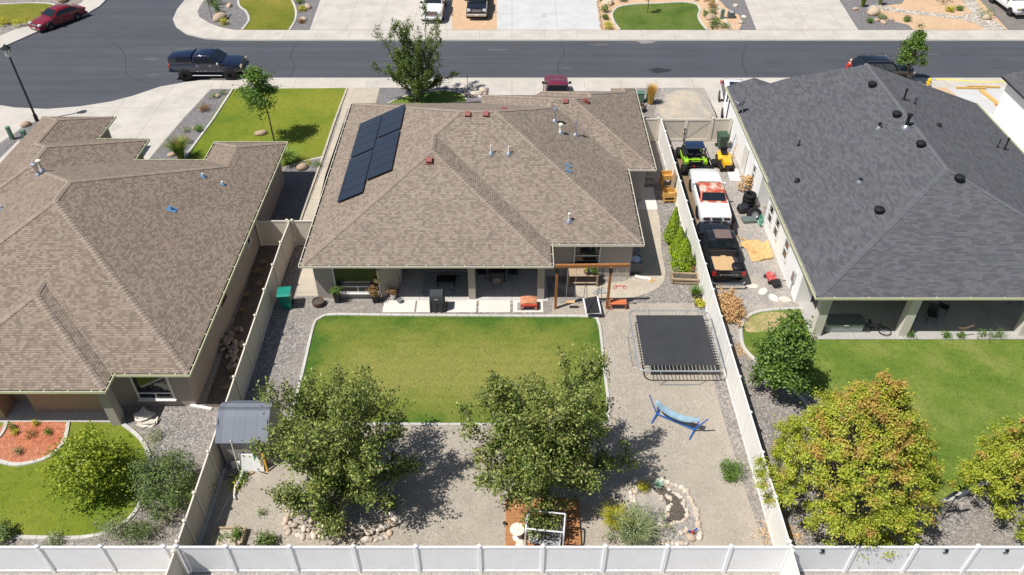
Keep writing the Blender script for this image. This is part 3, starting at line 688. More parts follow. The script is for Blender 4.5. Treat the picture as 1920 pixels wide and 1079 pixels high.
# solar panels follow the west slope
SOLK = N('solar_cell'); _bt = SOLK.n('TexBrick'); SOLK.L(SOLK.co('UV'), _bt.inputs[0]); _bt.offset = 0
_bt.inputs['Color1'].default_value = (.014,.02,.036,1); _bt.inputs['Color2'].default_value = (.018,.025,.042,1); _bt.inputs['Mortar'].default_value = (.03,.04,.06,1)
_bt.inputs['Scale'].default_value = 1; _bt.inputs['Brick Width'].default_value = .17; _bt.inputs['Row Height'].default_value = .17; _bt.inputs['Mortar Size'].default_value = .006
SOL = SOLK.fin(_bt.outputs[0], .22, 0, .5)
ALU = plain('dark_aluminium', (.018,.022,.034), .35, .1); ALUL = plain('bare_aluminium', (.7,.72,.74), .35, .7)
sl_u = Vector((0, 1, 0)); sl_v = Vector((1, 0, K)).normalized(); sl_n = sl_u.cross(sl_v)*-1
if sl_n.z < 0: sl_n = -sl_n
def solar(u0, v0, du, dv):
    o = Vector((-11.3, 0, EZ))+sl_v*v0+sl_u*u0+sl_n*.13
    a = MB().obox(o+sl_u*du/2+sl_v*dv/2, sl_u*(du/2-.004), sl_v*(dv/2-.006), sl_n*.02).build('solar_panel', ALU, mid, world=True)
    s = MB().add([o+sl_u*.03+sl_v*.03+sl_n*.023, o+sl_u*(du-.03)+sl_v*.03+sl_n*.023, o+sl_u*(du-.03)+sl_v*(dv-.03)+sl_n*.023, o+sl_u*.03+sl_v*(dv-.03)+sl_n*.023], [(0, 1, 2, 3)]).build('cell_sheet', SOL, a, world=True)
    uv = s.data.uv_layers.new(name='UVMap')
    for i, (p, q) in enumerate(((0, 0), (du, 0), (du, dv), (0, dv))): uv.data[i].uv = (p, q)
    me = s.data
    if me.polygons[0].normal.dot(sl_n) < 0: me.flip_normals()
for u0, n, v0, pw in ((38.03,5,1.42,.944),(42.9,4,1.42,1.075),(39.25,5,3.16,.93),(44.05,3,3.16,1.05)):
    for i in range(n): solar(u0+i*pw, v0, pw-.006, 1.7)
# ---- left house
lh = thing('house', 'brown shingle house with grey side wall, left of the vinyl fence', 'house', (-23, 35, 0))
rl = Roof(EZ, [([(-31.6,-14.88,25.25,43.75),(-26.9,-18.35,24.23,25.25),(-32.4,-24.1,43.75,46.4),(-32.4,-31.6,36,43.75),(-32.4,-27.5,46.4,49.5),(-19.5,-14.88,43.75,46.0)],
  [(-31.6,-14.88,25.25,43.75,ALL),(-26.9,-18.35,24.23,36,ALL),(-32.4,-24.1,36,46.4,ALL),(-32.4,-27.5,36,49.5,ALL),(-19.5,-14.88,36,46.0,ALL)])])
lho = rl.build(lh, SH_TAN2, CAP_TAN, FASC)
gutter(lh, EZ, [(-26.9,24.23),(-18.35,24.23),(-18.35,25.25),(-14.88,25.25),(-14.88,46.0),(-19.5,46.0),(-19.5,43.75),(-24.1,43.75),(-24.1,46.4),(-27.5,46.4),(-27.5,49.5)], LIME, DKTROUGH)
walls(lh, [(-31,26.3),(-19.2,26.3),(-19.2,25.7),(-18.4,25.7),(-15.33,25.7),(-15.33,45.5),(-19.1,45.5),(-19.1,43.3),(-24.5,43.3),(-24.5,45.9),(-27.9,45.9),(-27.9,49),(-32,49),(-32,37),(-31,36)], 0, EZ-.16, STUC2)
walls(lh, [(-26.6,24.9),(-24.2,24.9),(-24.2,26.0),(-22.95,26.0),(-22.95,25.3),(-19.3,25.3),(-19.3,26.2),(-26.6,26.2)], 0, EZ-.17, plain('brown_stucco', (.40,.28,.19), .9, 0, .2, .08, 30))
MB().box(-18.95, -18.5, 24.45, 24.95, 0, EZ-.16).build('column', STUC, lh, world=True)
MB().box(-27.5, -27.1, 24.45, 24.95, 0, EZ-.16).build('column', STUC, lh, world=True)
window(lh, (-17.05,25.68,1.5), 1.75, 1.9, 'S', TRIM, GLASS, (('h', -.28), ('m', (0, -.5, -.28))))
window(lh, (-15.31,36.9,1.75), .7, .9, 'E', TRIM, GLASS, (), False); window(lh, (-15.31,31.7,1.75), .8, .6, 'E', RUST, GLASS, (), False)
for px, py, h, r, m, cap in ((73,330,.75,.1,GALV,[(.18,-.06),(.18,.08),(.1,.12)]),(80,322,.7,.09,PVC,[(.15,-.06),(.15,.04),(.03,.12)])):
    q = roofpt(px, py, rl); pipe(lho, rl, q.x, q.y, h, r, m, cap)
for px, py, s in ((322,394,.5),(381,332,.34),(418,347,.3),(3,392,.34)):
    q = roofpt(px, py, rl); MB().cbox((q.x,q.y,q.z+.02), s, s*.8, .03, 0, 0, .43).build('flashing', BLUEF, lho, world=True)
    MB().lathe((q.x,q.y,q.z), [(.07,0),(.07,.22),(.02,.24)], 8).build('vent_pipe', TRIM if px != 322 else BLUEF, lho, world=True)
# ---- right house
rh = thing('house', 'white walled house with wide charcoal shingle roof', 'house', (24, 41, 0))
RE = 3.0; s1, s2 = .345, .40
rr = Roof(RE, [([(15.45,32.6,30.3,40.8)], [(15.45,32.6,30.3,46,(s1,s1,s2,None))]),
  ([(15.62,32.6,40.8,51.0),(15.62,19.4,51.0,52.2),(15.62,19.4,52.2,53.6)]+[(19.4+.55*i,19.95+.55*i,51.0,52.12-.15*i) for i in range(8)], [(15.62,32.6,30.3,51.0,(s1,s1,s2,None)),(15.62,32.6,30.3,52.2,(s1,s1,s2,None)),(15.62,19.4,47,53.6,(s1,s1,None,None))])])
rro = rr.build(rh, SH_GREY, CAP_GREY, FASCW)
gutter(rh, RE, [(15.62,53.6),(15.62,40.85)], LIME, DKTROUGH); gutter(rh, RE, [(15.45,40.8),(15.45,30.3),(32.6,30.3),(32.6,51)], LIME, DKTROUGH, 1.6)
walls(rh, [(15.75,33.2),(15.75,40.6),(17.0,40.6),(17.0,42.7),(15.78,42.7),(15.78,53.2),(19.2,53.2),(19.2,50.6),(32.2,50.6),(32.2,37.8),(16.6,37.8),(16.6,33.2)], 0, RE-.16, STUCW)
for a in (16.15,20.75,27.1): MB().box(a-.24, a+.24, 30.5, 30.98, 0, RE-.16).build('column', STUCC, rh, world=True)
MB().box(15.8,32.2,30.55,30.95,RE-.42,RE-.165).build('patio_beam', STUCC, rh, world=True)
for y, w_, z in ((39.6,.75,1.5),(38.2,.75,1.5),(36.1,.75,1.5)): window(rh, (15.73,y,z), w_, 1.35, 'W', TRIM, GLASS, (('h',0),), False)
window(rh, (15.76,44.2,1.5), .55, 1.3, 'W', TRIM, GLASS, (('h',0),), False)
MB().obox((15.72,46.6,1.05),(.02,0,0),(0,.46,0),(0,0,1.05)).build('side_door', TRIM, rh, world=True)
MB().box(15.6,15.74,33.9,34.25,.9,1.5).box(15.66,15.7,34.05,34.1,.15,.9).build('meter_box', GALV, rh, world=True)
window(rh, (21.5,37.78,1.2), 2.2, 2.1, 'S', TRIM, GLASS, (('v',0),), False, 'patio_door')
for px, py in ((1634,163),(1680,219),(1725,275),(1797,339),(1647,399)):
    q = roofpt(px, py, rr); MB().lathe((q.x,q.y,q.z-.15), [(.18,0),(.17,.25),(.25,.25),(.28,.3),(.27,.42),(.17,.48)], 18).build('roof_vent', BLK, rro, world=True, smooth=True)
for px, py, h, r in ((1694,188,.7,.06),(1715,196,.35,.03),(1698,240,.85,.11),(1647,242,.35,.07),(1497,274,.35,.03),(1495,341,.14,.08),(1612,342,.16,.08),(1870,277,.5,.025),(1883,281,.75,.05),(1760,237,.12,.08)):
    q = roofpt(px, py, rr); pipe(rro, rr, q.x, q.y, h, r, BLK, [(r*1.5,-.05),(r*1.5,.06),(r*.5,.1)], GALV if px in (1698,1647,1612) else BLK, bs=max(.1, r*2.4))
q = Vector((15.75,49.2,RE+.15)); d = MB().lathe(q+Vector((-.1,.25,.55)), [(.0,-.06),(.2,-.03),(.36,.05),(.38,.05),(.21,-.06),(0,-.09)], 18, (-.45,.75,.6))
dish = d.build('satellite_dish', plain('dish_grey', (.42,.45,.5), .45), rh, world=True, smooth=True)
MB().tube([q+Vector((.1,.1,-.15)), q+Vector((.02,.2,.3)), q+Vector((-.1,.25,.5))], .03).tube([q+Vector((-.1,.25,.45)), q+Vector((-.4,.75,.55))], .015).build('mast', GALV, dish, world=True)
dp = MB()
dp.tube([(15.55,52.6,RE-.2),(15.75,52.6,RE-.5),(15.75,52.6,.1)], .045); dp.build('downspout', ALU, rh, world=True)
# ---- house at the right edge of the photo
ch = thing('house', 'white house with grey roof, only its side wall in view at the right edge', 'house', (43, 49, 0))
rc = Roof(3.0, [([(36.45,50,40,55.3)], [(36.45,50,40,55.3,(.3,.3,.3,None))])])
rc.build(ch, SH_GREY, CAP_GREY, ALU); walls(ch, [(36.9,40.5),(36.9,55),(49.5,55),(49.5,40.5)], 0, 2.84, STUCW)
# ================================================================ fences
VW = sidingmat('white_vinyl', (.86,.87,.88), .15, 0, .82, .6); VWY = sidingmat('white_vinyl_side', (.87,.85,.80), .15, 1, .93, .5)
VT = sidingmat('tan_vinyl', (.64,.57,.47), .15, 0, .86, .5); VTY = sidingmat('tan_vinyl_side', (.66,.595,.50), .15, 1, .9, .5)
PW = plain('white_vinyl_post', (.88,.885,.89), .5, 0, .4, .04); PT = plain('cream_vinyl_post', (.70,.64,.54), .5, 0, .4, .05); PTW = plain('pale_vinyl_post', (.82,.80,.75), .5, 0, .4, .05)
def fence(label, posts, mp, mpost, h=1.83, skip=(), side=1):
    a = Vector((*posts[0], 0)); b = Vector((*posts[-1], 0)); t = thing('vinyl_fence', label, 'fence', (a+b)/2)
    for i, p in enumerate(posts):
        x, y = p; m = MB().box(x-.064, x+.064, y-.064, y+.064, 0, h+.05)
        m.lathe((x, y, h+.05), [(.108,0),(.108,.03),(.0,.1)], 4, (0,0,1)); m.build('post', mpost, t, world=True)
        if i+1 < len(posts) and i not in skip:
            q = Vector((*p, 0)); e = Vector((*posts[i+1], 0)); d = (e-q).normalized(); s = Vector((-d.y, d.x, 0)); c = (q+e)/2; L = (e-q).length/2-.06
            m = MB().obox(c+Vector((0,0,h/2)), d*L, s*.012, (0,0,h/2-.06)); pn = m.build('panel', mp, t, world=True)
            MB().obox(c+Vector((0,0,h-.045)), d*L, s*.032, (0,0,.05)).build('rail', mpost, pn, world=True); MB().obox(c+Vector((0,0,.09)), d*L, s*.032, (0,0,.07)).build('rail', mpost, pn, world=True)
    return t
def fx(px): return (P(px, 1022, 1.83).x, 16.94)
fr = fence('long white vinyl fence across the bottom of the photo, behind the two big trees', [fx(p) for p in (-46,72,190,308)]+[(-13.02,16.94)]+[fx(p) for p in (425,544,663,780,899,1018,1135,1251,1370)]+[(10.8,16.94)]+[fx(p) for p in (1605,1717,1832,1948)], VW, PW)
for px in (1540,1771,1884):
    q = P(px, 1032, 1.5); y = 16.9
    MB().tube([(q.x-.09,y,1.66),(q.x+.05,y,1.66),(q.x+.06,y,1.58),(q.x-.03,y,1.57),(q.x+.07,y,1.55),(q.x+.06,y,1.46),(q.x-.09,y,1.46)], .022, 6).build('bracket', BLK, fr, world=True)
LFY = [18.07,19.4,21.5,23.6,25.87,28.0,30.16,32.2,34.3,36.35]
fence('cream vinyl side fence between the left house and the lawn', [(-13.02,17.15)]+[(-13.02-.012*(y-17), y) for y in LFY]+[(-13.2,38.35)], VTY, PT)
fence('grey shaded vinyl fence running out of the photo at bottom left', [(-13.02,12.2),(-13.02,14.5),(-13.02,16.74)], VTY, PT)
fence('white vinyl fence running out of the photo at bottom right', [(10.8,12.2),(10.8,14.5),(10.8,16.74)], VWY, PTW)
RFY = [19.2,21.45,23.68,25.87,27.95,30.08,32.18,34.35,36.45,38.54,40.5,42.7,44.86,47.0,49.0]
fence('pale vinyl side fence beside the trampoline and the parked trucks', [(10.8,17.15)]+[(10.8-.0055*(y-17), y) for y in RFY]+[(10.6,50.7)], VWY, PTW)
fence('short cream fence joining the left house wall to the side fence', [(-15.2,38.5),(-13.35,38.5)], VT, PT)
fence('short cream fence joining the side fence to the solar panel house', [(-13.05,38.5),(-11.0,38.5)], VT, PT)
fence('short cream fence between the middle house and the double gate', [(8.65,50.9),(10.45,50.9)], VT, PT)
fence('short cream fence between the double gate and the white wall', [(14.32,50.9),(15.6,50.9)], VT, PT)
gt = thing('vinyl_gate', 'cream double gate closing the side yard with the parked trucks', 'gate', (12.4,50.9,0))
for x0, x1 in ((10.72,12.42),(12.5,14.22)):
    lf = MB().box(x0+.07,x1-.07,50.89,50.91,.1,1.75).build('gate_leaf', VT, gt, world=True)
    m = MB().box(x0,x0+.07,50.86,50.94,.05,1.8).box(x1-.07,x1,50.86,50.94,.05,1.8).box(x0+.07,x1-.07,50.865,50.935,1.66,1.8).box(x0+.07,x1-.07,50.865,50.935,.05,.22); m.build('gate_frame', PT, lf, world=True)
    a, b = ((x0+.1,1.6),(x1-.1,.3)) if x0 < 11 else ((x0+.1,.3),(x1-.1,1.6)); MB().tube([(a[0],50.875,a[1]),(b[0],50.875,b[1])], .008, 5).build('brace', GALV, lf, world=True)
MB().box(12.4,12.44,50.8,50.86,.05,1.1).box(12.34,12.5,50.81,50.85,1.0,1.06).box(12.34,12.5,50.81,50.85,.62,.68).build('latch', ALU, gt, world=True)
# ================================================================ vehicles (built x forward, z up, origin on the ground)
TYRE = plain('tyre_rubber', (.018,.018,.019), .85, 0, .2, .25); RIMS = plain('alloy_rim', (.5,.5,.52), .35, .7); RIMB = plain('black_rim', (.05,.05,.054), .4, .3)
CHROME = plain('chrome', (.75,.76,.78), .15, 1, .5, .03); LAMP = plain('headlamp_lens', (.7,.72,.74), .12, .2, .6, .05); LAMPY = plain('yellowed_lens', (.55,.48,.3), .2, .1, .5)
RLAMP = plain('red_lens', (.45,.02,.015), .2, 0, .6, .05, coat=.6); PLATE = plain('number_plate', (.7,.7,.72), .5); LINER = plain('bed_liner', (.035,.035,.038), .8)
def ring(x, hw, zb, zt, crown=.03):
    h = zt-zb
    r = [(x, -hw*.82, zb), (x, -hw*.97, zb+.10), (x, -hw, zb+.38*h), (x, -hw*.985, zb+.78*h), (x, -hw*.94, zt-.035), (x, -hw*.8, zt), (x, -hw*.4, zt+crown*.8)]
    return r+[(x, 0, zt+crown)]+[(a, -b, c) for a, b, c in r[::-1]]
def slab(q, t=.014):
    q = [Vector(p) for p in q]; n = (q[1]-q[0]).cross(q[-1]-q[0]).normalized(); m = MB(); k = len(q)
    return m.add([p-n*t*.2 for p in q]+[p+n*t for p in q], [tuple(range(k))[::-1], tuple(range(k, 2*k))]+[(i, (i+1) % k, k+(i+1) % k, k+i) for i in range(k)])
def wheel(root, x, y, r, w_, rim, z=0, name='wheel', spokes=6):
    sg = 1 if y > 0 else -1; c = Vector((x, y, r+z))
    t = MB().lathe(c-Vector((0, w_/2, 0)), [(r*.58,0),(r*.9,0),(r*.985,.03),(r,.07),(r,w_-.07),(r*.985,w_-.03),(r*.9,w_),(r*.58,w_)], 22, (0,1,0)).build(name, TYRE, root, smooth=True)
    m = MB().lathe(c+Vector((0, sg*(w_/2-.06), 0)), [(r*.62,0),(r*.62,.05),(r*.54,.062),(r*.5,.03),(r*.16,.035),(r*.12,.06),(0,.06)], 18, (0,sg,0))
    for i in range(spokes):
        a = 2*PI*i/spokes; d = Vector((math.cos(a), 0, math.sin(a))); m.obox(c+Vector((0, sg*(w_/2-.012), 0))+d*r*.33, d*r*.2, Vector((-d.z,0,d.x))*r*.07, (0,.012,0))
    m.build('rim', rim, t, smooth=True)
def vehicle(name, label, cat, loc, rz, s, pm, group=None):
    """s: dict of measurements in metres"""
    t = thing(name, label, cat, loc, rz, group); hw = s['hw']; zb = s['zb']; g = s['glass'] if 'glass' in s else GLASSB
    MB().loft([ring(x, hw*f, zb+dz, zt) for x, f, dz, zt in s['body']]).build('body', pm, t, smooth=True)
    xw0, xw1, xr1, xr0 = s['cab']; zl, zr = s['belt'], s['roof']; b0, b1 = hw*s.get('cb', .93), hw*s.get('ct', .76)
    def cr(x, zt, ht):
        r = [(x, -b0, zl-.12), (x, -b0*.995, zl), (x, -(b0+(ht-b0)*.9), zl+(zt-zl)*.88), (x, -ht*.93, zt-.01), (x, -ht*.5, zt+.02)]
        return r+[(x, 0, zt+.028)]+[(a, -b, c) for a, b, c in r[::-1]]
    xm = (xw1+xr1)/2
    cab = MB().loft([cr(xw0, zl+.015, b0*.97), cr(xw0+(xw1-xw0)*.93, zr-.05, b1*1.02), cr(xw1-.12, zr, b1), cr(xm, zr+.02, b1), cr(xr1+.1, zr, b1), cr(xr0+(xr1-xr0)*.9, zr-.06, b1*1.02), cr(xr0, zl+.015, b0*.97)]).build('cab', s.get('roofm', pm), t, smooth=True)
    f = lambda p, q, k: p+(q-p)*k
    def pane(nm, q, m=g): return slab(q).build(nm, m, t)
    k0, k1 = .1, .9
    wx = [f(xw0, xw1, k) for k in (k0, k1)]; wz = [f(zl+.015, zr-.03, k)+.035 for k in (k0, k1)]; wy = [f(b0*.88, b1*.9, k) for k in (k0, k1)]
    pane('windshield', [(wx[0]+.02, -wy[0], wz[0]), (wx[0]+.02, wy[0], wz[0]), (wx[1]+.02, wy[1], wz[1]), (wx[1]+.02, -wy[1], wz[1])])
    rx = [f(xr0, xr1, k) for k in (k0, k1)]
    q = [(rx[0]-.02, wy[0], wz[0]), (rx[0]-.02, -wy[0], wz[0]), (rx[1]-.02, -wy[1], wz[1]), (rx[1]-.02, wy[1], wz[1])]
    if s.get('rearframe'):
        q2 = [(x-.006, y*1.06, z+(.05 if i > 1 else -.05)) for i, (x, y, z) in enumerate(q)]; slab(q2, .012).build('window_trim', s['rearframe'], t); q = [(x-.016, y, z) for x, y, z in q]
    pane('rear_window', q)
    nw = s.get('nwin', 2); za, zc = zl+.05, zr-.13
    for sg in (-1, 1):
        ya, yc = (f(b0, b1, .12)+.012)*sg, (f(b0, b1, .86)+.03)*sg
        lo = [f(xr0, xr1, .18)+.1, xw0-.22]; hi = [f(xr0, xr1, .85)+.06, f(xw0, xw1, .85)-.08]
        for i in range(nw):
            a, b = i/nw+.015, (i+1)/nw-.015
            q = [(f(*lo, a), ya, za), (f(*lo, b), ya, za), (f(*hi, b), yc, zc), (f(*hi, a), yc, zc)]
            if sg > 0: q = q[::-1]
            pane('side_window', q)
        if s.get('doors'):
            for i, (a, b) in enumerate(s['doors']):
                y = sg*(hw*.985+.004); d = MB().obox(((a+b)/2, y, (zb+.2+zl-.04)/2), ((b-a)/2-.012, 0, 0), (0, .012, 0), (0, 0, (zl-.04-zb-.2)/2)).build('door', pm, t, bevel=.006)
                MB().obox((a+.16, y+sg*.022, zl-.16), (.09,0,0), (0,.014,0), (0,0,.018)).build('handle', s.get('trim', pm), d)
        MB().obox((xw0-.3, sg*(b0+.14), zl+.1), (.06,0,0), (0,.11,0), (0,0,.085)).obox((xw0-.3, sg*(b0+.02), zl+.04), (.03,0,0), (0,.04,0), (0,0,.03)).build('mirror', s.get('mirror', BLK), t, bevel=.015)
    wb = s['wb']; r = s['r']
    for x in (wb/2, -wb/2):
        for sg in (-1, 1):
            MB().lathe((x, sg*(hw*.965), r+s.get('lift',0)), [(r+.07,0),(r+.06,sg and .045),(r-.02,.05)], 22, (0,sg,0)).build('wheel_arch', BLK if s.get('arch', 1) else pm, t)
            wheel(t, x, sg*(hw-s.get('inset', .1)), r, s.get('tw', .24), s.get('rim', RIMS), spokes=s.get('spokes', 6))
    xf = s['body'][0][0]; xb = s['body'][-1][0]
    fz = s.get('lampz', zl-.3)
    for sg in (-1, 1):
        MB().obox((xf-.10, sg*hw*.74, fz), (.12,0,0), (0,hw*.17,0), (0,0,s.get('lamph', .09))).build('headlight', s.get('lamp', LAMP), t, bevel=.02)
        if s.get('tail', 1): MB().obox((xb+.05, sg*hw*.86, s.get('tailz', fz+.05)), (.075,0,0), (0,hw*.11,0), (0,0,s.get('tailh', .15))).build('taillight', RLAMP, t, bevel=.015)
    if s.get('grille', 1):
        gm = MB().obox((xf-.005, 0, fz-.03), (.04,0,0), (0,hw*.5,0), (0,0,s.get('grh', .14))).build('grille', BLK, t, bevel=.01)
        for i in range(3): MB().obox((xf+.04, 0, fz-.03+(i-1)*s.get('grh', .14)*.62), (.008,0,0), (0,hw*.47,0), (0,0,.012)).build('grille_bar', s.get('trim', CHROME), gm)
    MB().obox((xf+.03, 0, zb+.15), (.09,0,0), (0,hw*.93,0), (0,0,.11)).build('front_bumper', s.get('bumper', pm), t, bevel=.03)
    MB().obox((xb-.03, 0, zb+.16), (.09,0,0), (0,hw*.93,0), (0,0,.10)).build('rear_bumper', s.get('rbumper', s.get('bumper', pm)), t, bevel=.03)
    MB().obox((xf+.125, 0, zb+.17), (.008,0,0), (0,.15,0), (0,0,.07)).build('number_plate', PLATE, t)
    bd = s.get('bed')
    if bd:
        x0, x1 = bd['x']; z0, zt = bd.get('floor', .78), bd['top']
        for sg in (-1, 1): MB().loft([[(x, sg*(hw-.01), zb+.15), (x, sg*hw, zt-.25), (x, sg*(hw-.03), zt), (x, sg*(hw-.13), zt), (x, sg*(hw-.15), zb+.15)][::-sg] for x in (x0, x1)]).build('bed_side', pm, t)
        MB().box(x0+.06, x1, -hw+.15, hw-.15, z0-.06, z0).box(x1-.05, x1, -hw+.15, hw-.15, z0, zt-.02).build('bed_floor', LINER, t)
        tg = MB().box(x0-.02, x0+.06, -hw+.13, hw-.13, zb+.33, zt-.01).build('tailgate', pm, t, bevel=.012)
        for sg in (-1, 1): MB().box(-wb/2-.45, -wb/2+.45, sg*(hw-.15)-.12*(sg > 0), sg*(hw-.15)+.12*(sg < 0), z0, z0+.2).build('wheel_tub', LINER, t, bevel=.03)
        return t, tg
    return t
def loft_body(xf, xc, xb, zh, zt, zc=None):
    """pickup or truck nose and cab sill: front, hood, cowl, back"""
    return [(xf, .84, .12, zh-.22), (xf-.12, .95, .04, zh-.04), (xf-.5, .985, 0, zh), (xc, 1, 0, zt), (xb, 1, 0, zt)]
NAVY = paint('navy_black_paint', (.007,.013,.038), .16); RED = paint('dark_red_paint', (.20,.008,.018), .22); WHITE = paint('white_paint', (.80,.80,.79), .25)
BLACKP = paint('black_paint', (.012,.013,.016), .22); MAROON = paint('maroon_paint', (.16,.018,.04), .3); INK = paint('ink_paint', (.008,.01,.016), .2)
# 1 lifted truck with canopy on the street
t = vehicle('pickup_truck', 'navy black lifted pickup truck with matching canopy parked at the kerb', 'pickup truck', (-24.85, 61.75, -.1), 0,
  dict(hw=1.0, zb=.68, body=[(2.85,.84,.14,1.22),(2.72,.95,.04,1.40),(2.3,.985,0,1.46),(1.3,1,0,1.50),(-2.9,1,0,1.50),(-3.05,.96,.05,1.46)], cab=(1.35,.55,-.95,-1.05), belt=1.48, roof=2.12, cb=.95, ct=.80, wb=3.68, r=.50, tw=.33, inset=.1, rim=RIMB, doors=((.2,1.2),(-.85,.2)), trim=CHROME, mirror=CHROME, lampz=1.2, lamph=.12, lamp=LAMPY, grh=.17, tailz=1.3, tailh=.17, bumper=BLACKP), NAVY)
m = MB().loft([[(x, y*.95, z) for y, z in ((-b,1.46),(-b,1.6),(-c,zt-.06),(-c+.14,zt),(0,zt+.03),(c-.14,zt),(c,zt-.06),(b,1.6),(b,1.46))] for x, b, c, zt in ((-1.08,.97,.86,2.1),(-2.7,.97,.86,2.1),(-2.98,.97,.9,1.95))])
cn = m.build('canopy', NAVY, t, smooth=True)
for sg in (-1, 1): slab([(-2.75,-sg*-.945,1.62),(-1.2,-sg*-.945,1.62),(-1.25,sg*.87,1.93),(-2.65,sg*.87,1.93)][::sg]).build('canopy_window', GLASSB, cn)
for sg in (-1, 1): MB().box(-1.2,1.2,sg*1.06-.07,sg*1.06+.07,.52,.58).build('running_board', CHROME, t, bevel=.01)
# 2 red sedan
a, b = P(97,57,-.1), P(147,38,-.1); d = (a-b); az = math.atan2(d.y, d.x); side = Vector((-d.y, d.x, 0)).normalized(); c = (a+b)/2-side*.78*1
c = (a+b)/2+side*(-.8); 
vehicle('sedan', 'dark red sedan parked at the curved kerb of the cul-de-sac', 'car', (c.x, c.y, -.1), az,
  dict(hw=.92, zb=.2, body=[(2.38,.72,.1,.62),(2.2,.88,.02,.74),(1.7,.96,0,.84),(.9,1,0,.95),(-1.6,1,0,.98),(-2.2,.92,.03,.95),(-2.42,.82,.12,.86)], cab=(1.05,.15,-1.0,-1.95), belt=.94, roof=1.44, ct=.7, cb=.92, wb=2.8, r=.33, rim=RIMS, trim=CHROME, lampz=.68, lamph=.07, grh=.09, tailz=.82, tailh=.08, mirror=RED, doors=((.05,.95),(-.95,.05)), arch=1), RED)
# 3,4 trucks on the far driveways
t = vehicle('pickup_truck', 'white crew cab pickup facing the street on the far concrete driveway', 'pickup truck', (-7.42, 75.05, 0), -PI/2,
  dict(hw=1.0, zb=.42, body=loft_body(2.75,1.2,-2.9,1.26,1.3), cab=(1.3,.55,-1.0,-1.1), belt=1.28, roof=1.92, cb=.94, ct=.78, wb=3.6, r=.41, rim=RIMS, trim=CHROME, lampz=1.02, lamph=.11, grh=.17, bumper=WHITE), WHITE)
tx = bpy.data.curves.new('lettering', 'FONT'); tx.body = 'GMC'; tx.size = .22; tx.extrude = .012; tx.align_x = 'CENTER'; tx.align_y = 'CENTER'; tx.materials.append(plain('red_lettering', (.5,.02,.02), .4))
_to = bpy.data.objects.new('text_source', tx); COL.objects.link(_to); bpy.context.view_layer.update()
_me = bpy.data.meshes.new_from_object(_to.evaluated_get(bpy.context.evaluated_depsgraph_get())); bpy.data.objects.remove(_to)
lo = bpy.data.objects.new('lettering', _me); COL.objects.link(lo); lo.parent = t; lo.location = (2.81,0,1.0); lo.rotation_euler = (PI/2, 0, PI/2)
vehicle('pickup_truck', 'dark blue pickup with silver lower trim parked on pinkish gravel across the street', 'pickup truck', (-3.3, 75.7, 0), -PI/2,
  dict(hw=.98, zb=.4, body=loft_body(2.62,1.15,-2.8,1.2,1.25), cab=(1.25,.5,-1.0,-1.1), belt=1.23, roof=1.86, cb=.94, ct=.78, wb=3.5, r=.4, rim=RIMS, trim=CHROME, lampz=.98, lamph=.12, grh=.14, bumper=plain('silver_trim', (.5,.47,.42), .35, .4)), INK)
# 5 old white pickup, top right
a, b = P(1890,33), P(1862,4); d = a-b; az = math.atan2(d.y, d.x); s_ = Vector((-d.y, d.x, 0)).normalized(); c = (a+b)/2+s_*.78
vehicle('pickup_truck', 'old white pickup parked on worn paving in the top right corner', 'pickup truck', (47.95, 76.0, 0), R(-87),
  dict(hw=.95, zb=.4, body=loft_body(2.55,1.15,-2.8,1.12,1.18), cab=(1.2,.6,-.7,-.78), belt=1.16, roof=1.76, wb=3.3, r=.37, rim=RIMS, trim=CHROME, lampz=.92, lamph=.09, lamp=LAMPY, grh=.11, bumper=CHROME, nwin=1), WHITE)
# 6 maroon pickup behind the middle house
vehicle('pickup_truck', 'maroon pickup seen from behind over the middle house roof, on its driveway', 'pickup truck', (3.48, 56.75, 0), PI/2,
  dict(hw=.97, zb=.4, body=[(2.6,.84,.12,.95),(2.48,.95,.04,1.15),(2.0,.985,0,1.2),(1.1,1,0,1.25),(-.7,1,0,1.25)], cab=(1.15,.45,-.55,-.72), belt=1.22, roof=1.84, ct=.78, wb=3.3, r=.38, lampz=.95, rearframe=CHROME, nwin=1, tail=0, bed=dict(x=(-2.75,-.7), top=1.22)), MAROON)
# 7 white suv by the right house
vehicle('suv', 'white sport utility vehicle parked beside the charcoal roof, half hidden by it', 'car', (17.0, 55.7, 0), R(-97),
  dict(hw=.95, zb=.3, body=[(2.3,.78,.12,.85),(2.15,.93,.03,1.0),(1.6,.98,0,1.05),(1.0,1,0,1.1),(-2.1,1,0,1.1),(-2.35,.93,.08,1.0)], cab=(1.15,.35,-1.75,-2.2), belt=1.06, roof=1.7, ct=.76, wb=2.85, r=.38, lampz=.85, nwin=3, tailz=1.1), WHITE)
_v = bpy.data.objects[[o.name for o in bpy.data.objects if o.name.startswith('suv')][-1]]
MB().cbox((-.6,0,1.735), 1.1, .85, .03).build('sunroof', GLASSB, _v, bevel=.01)
# 8 dark suv behind the right house
vehicle('suv', 'black sport utility vehicle on the street behind the charcoal roof', 'car', (30.25, 61.25, -.05), 0,
  dict(hw=.97, zb=.3, body=[(2.45,.78,.12,.85),(2.3,.93,.03,1.0),(1.7,.98,0,1.06),(1.0,1,0,1.12),(-2.1,1,0,1.12),(-2.4,.93,.08,1.0)], cab=(1.2,.35,-1.7,-2.3), belt=1.08, roof=1.72, ct=.76, wb=2.9, r=.38, lampz=.85, nwin=3, trim=CHROME, tailz=1.1), INK)
_v = [o for o in bpy.data.objects if o.name.startswith('suv')][-1]
for sg in (-1, 1): MB().tube([(.3,sg*.72,1.72),(.15,sg*.72,1.78),(-1.5,sg*.72,1.78),(-1.65,sg*.72,1.72)], .022, 6).build('roof_rail', CHROME, _v)
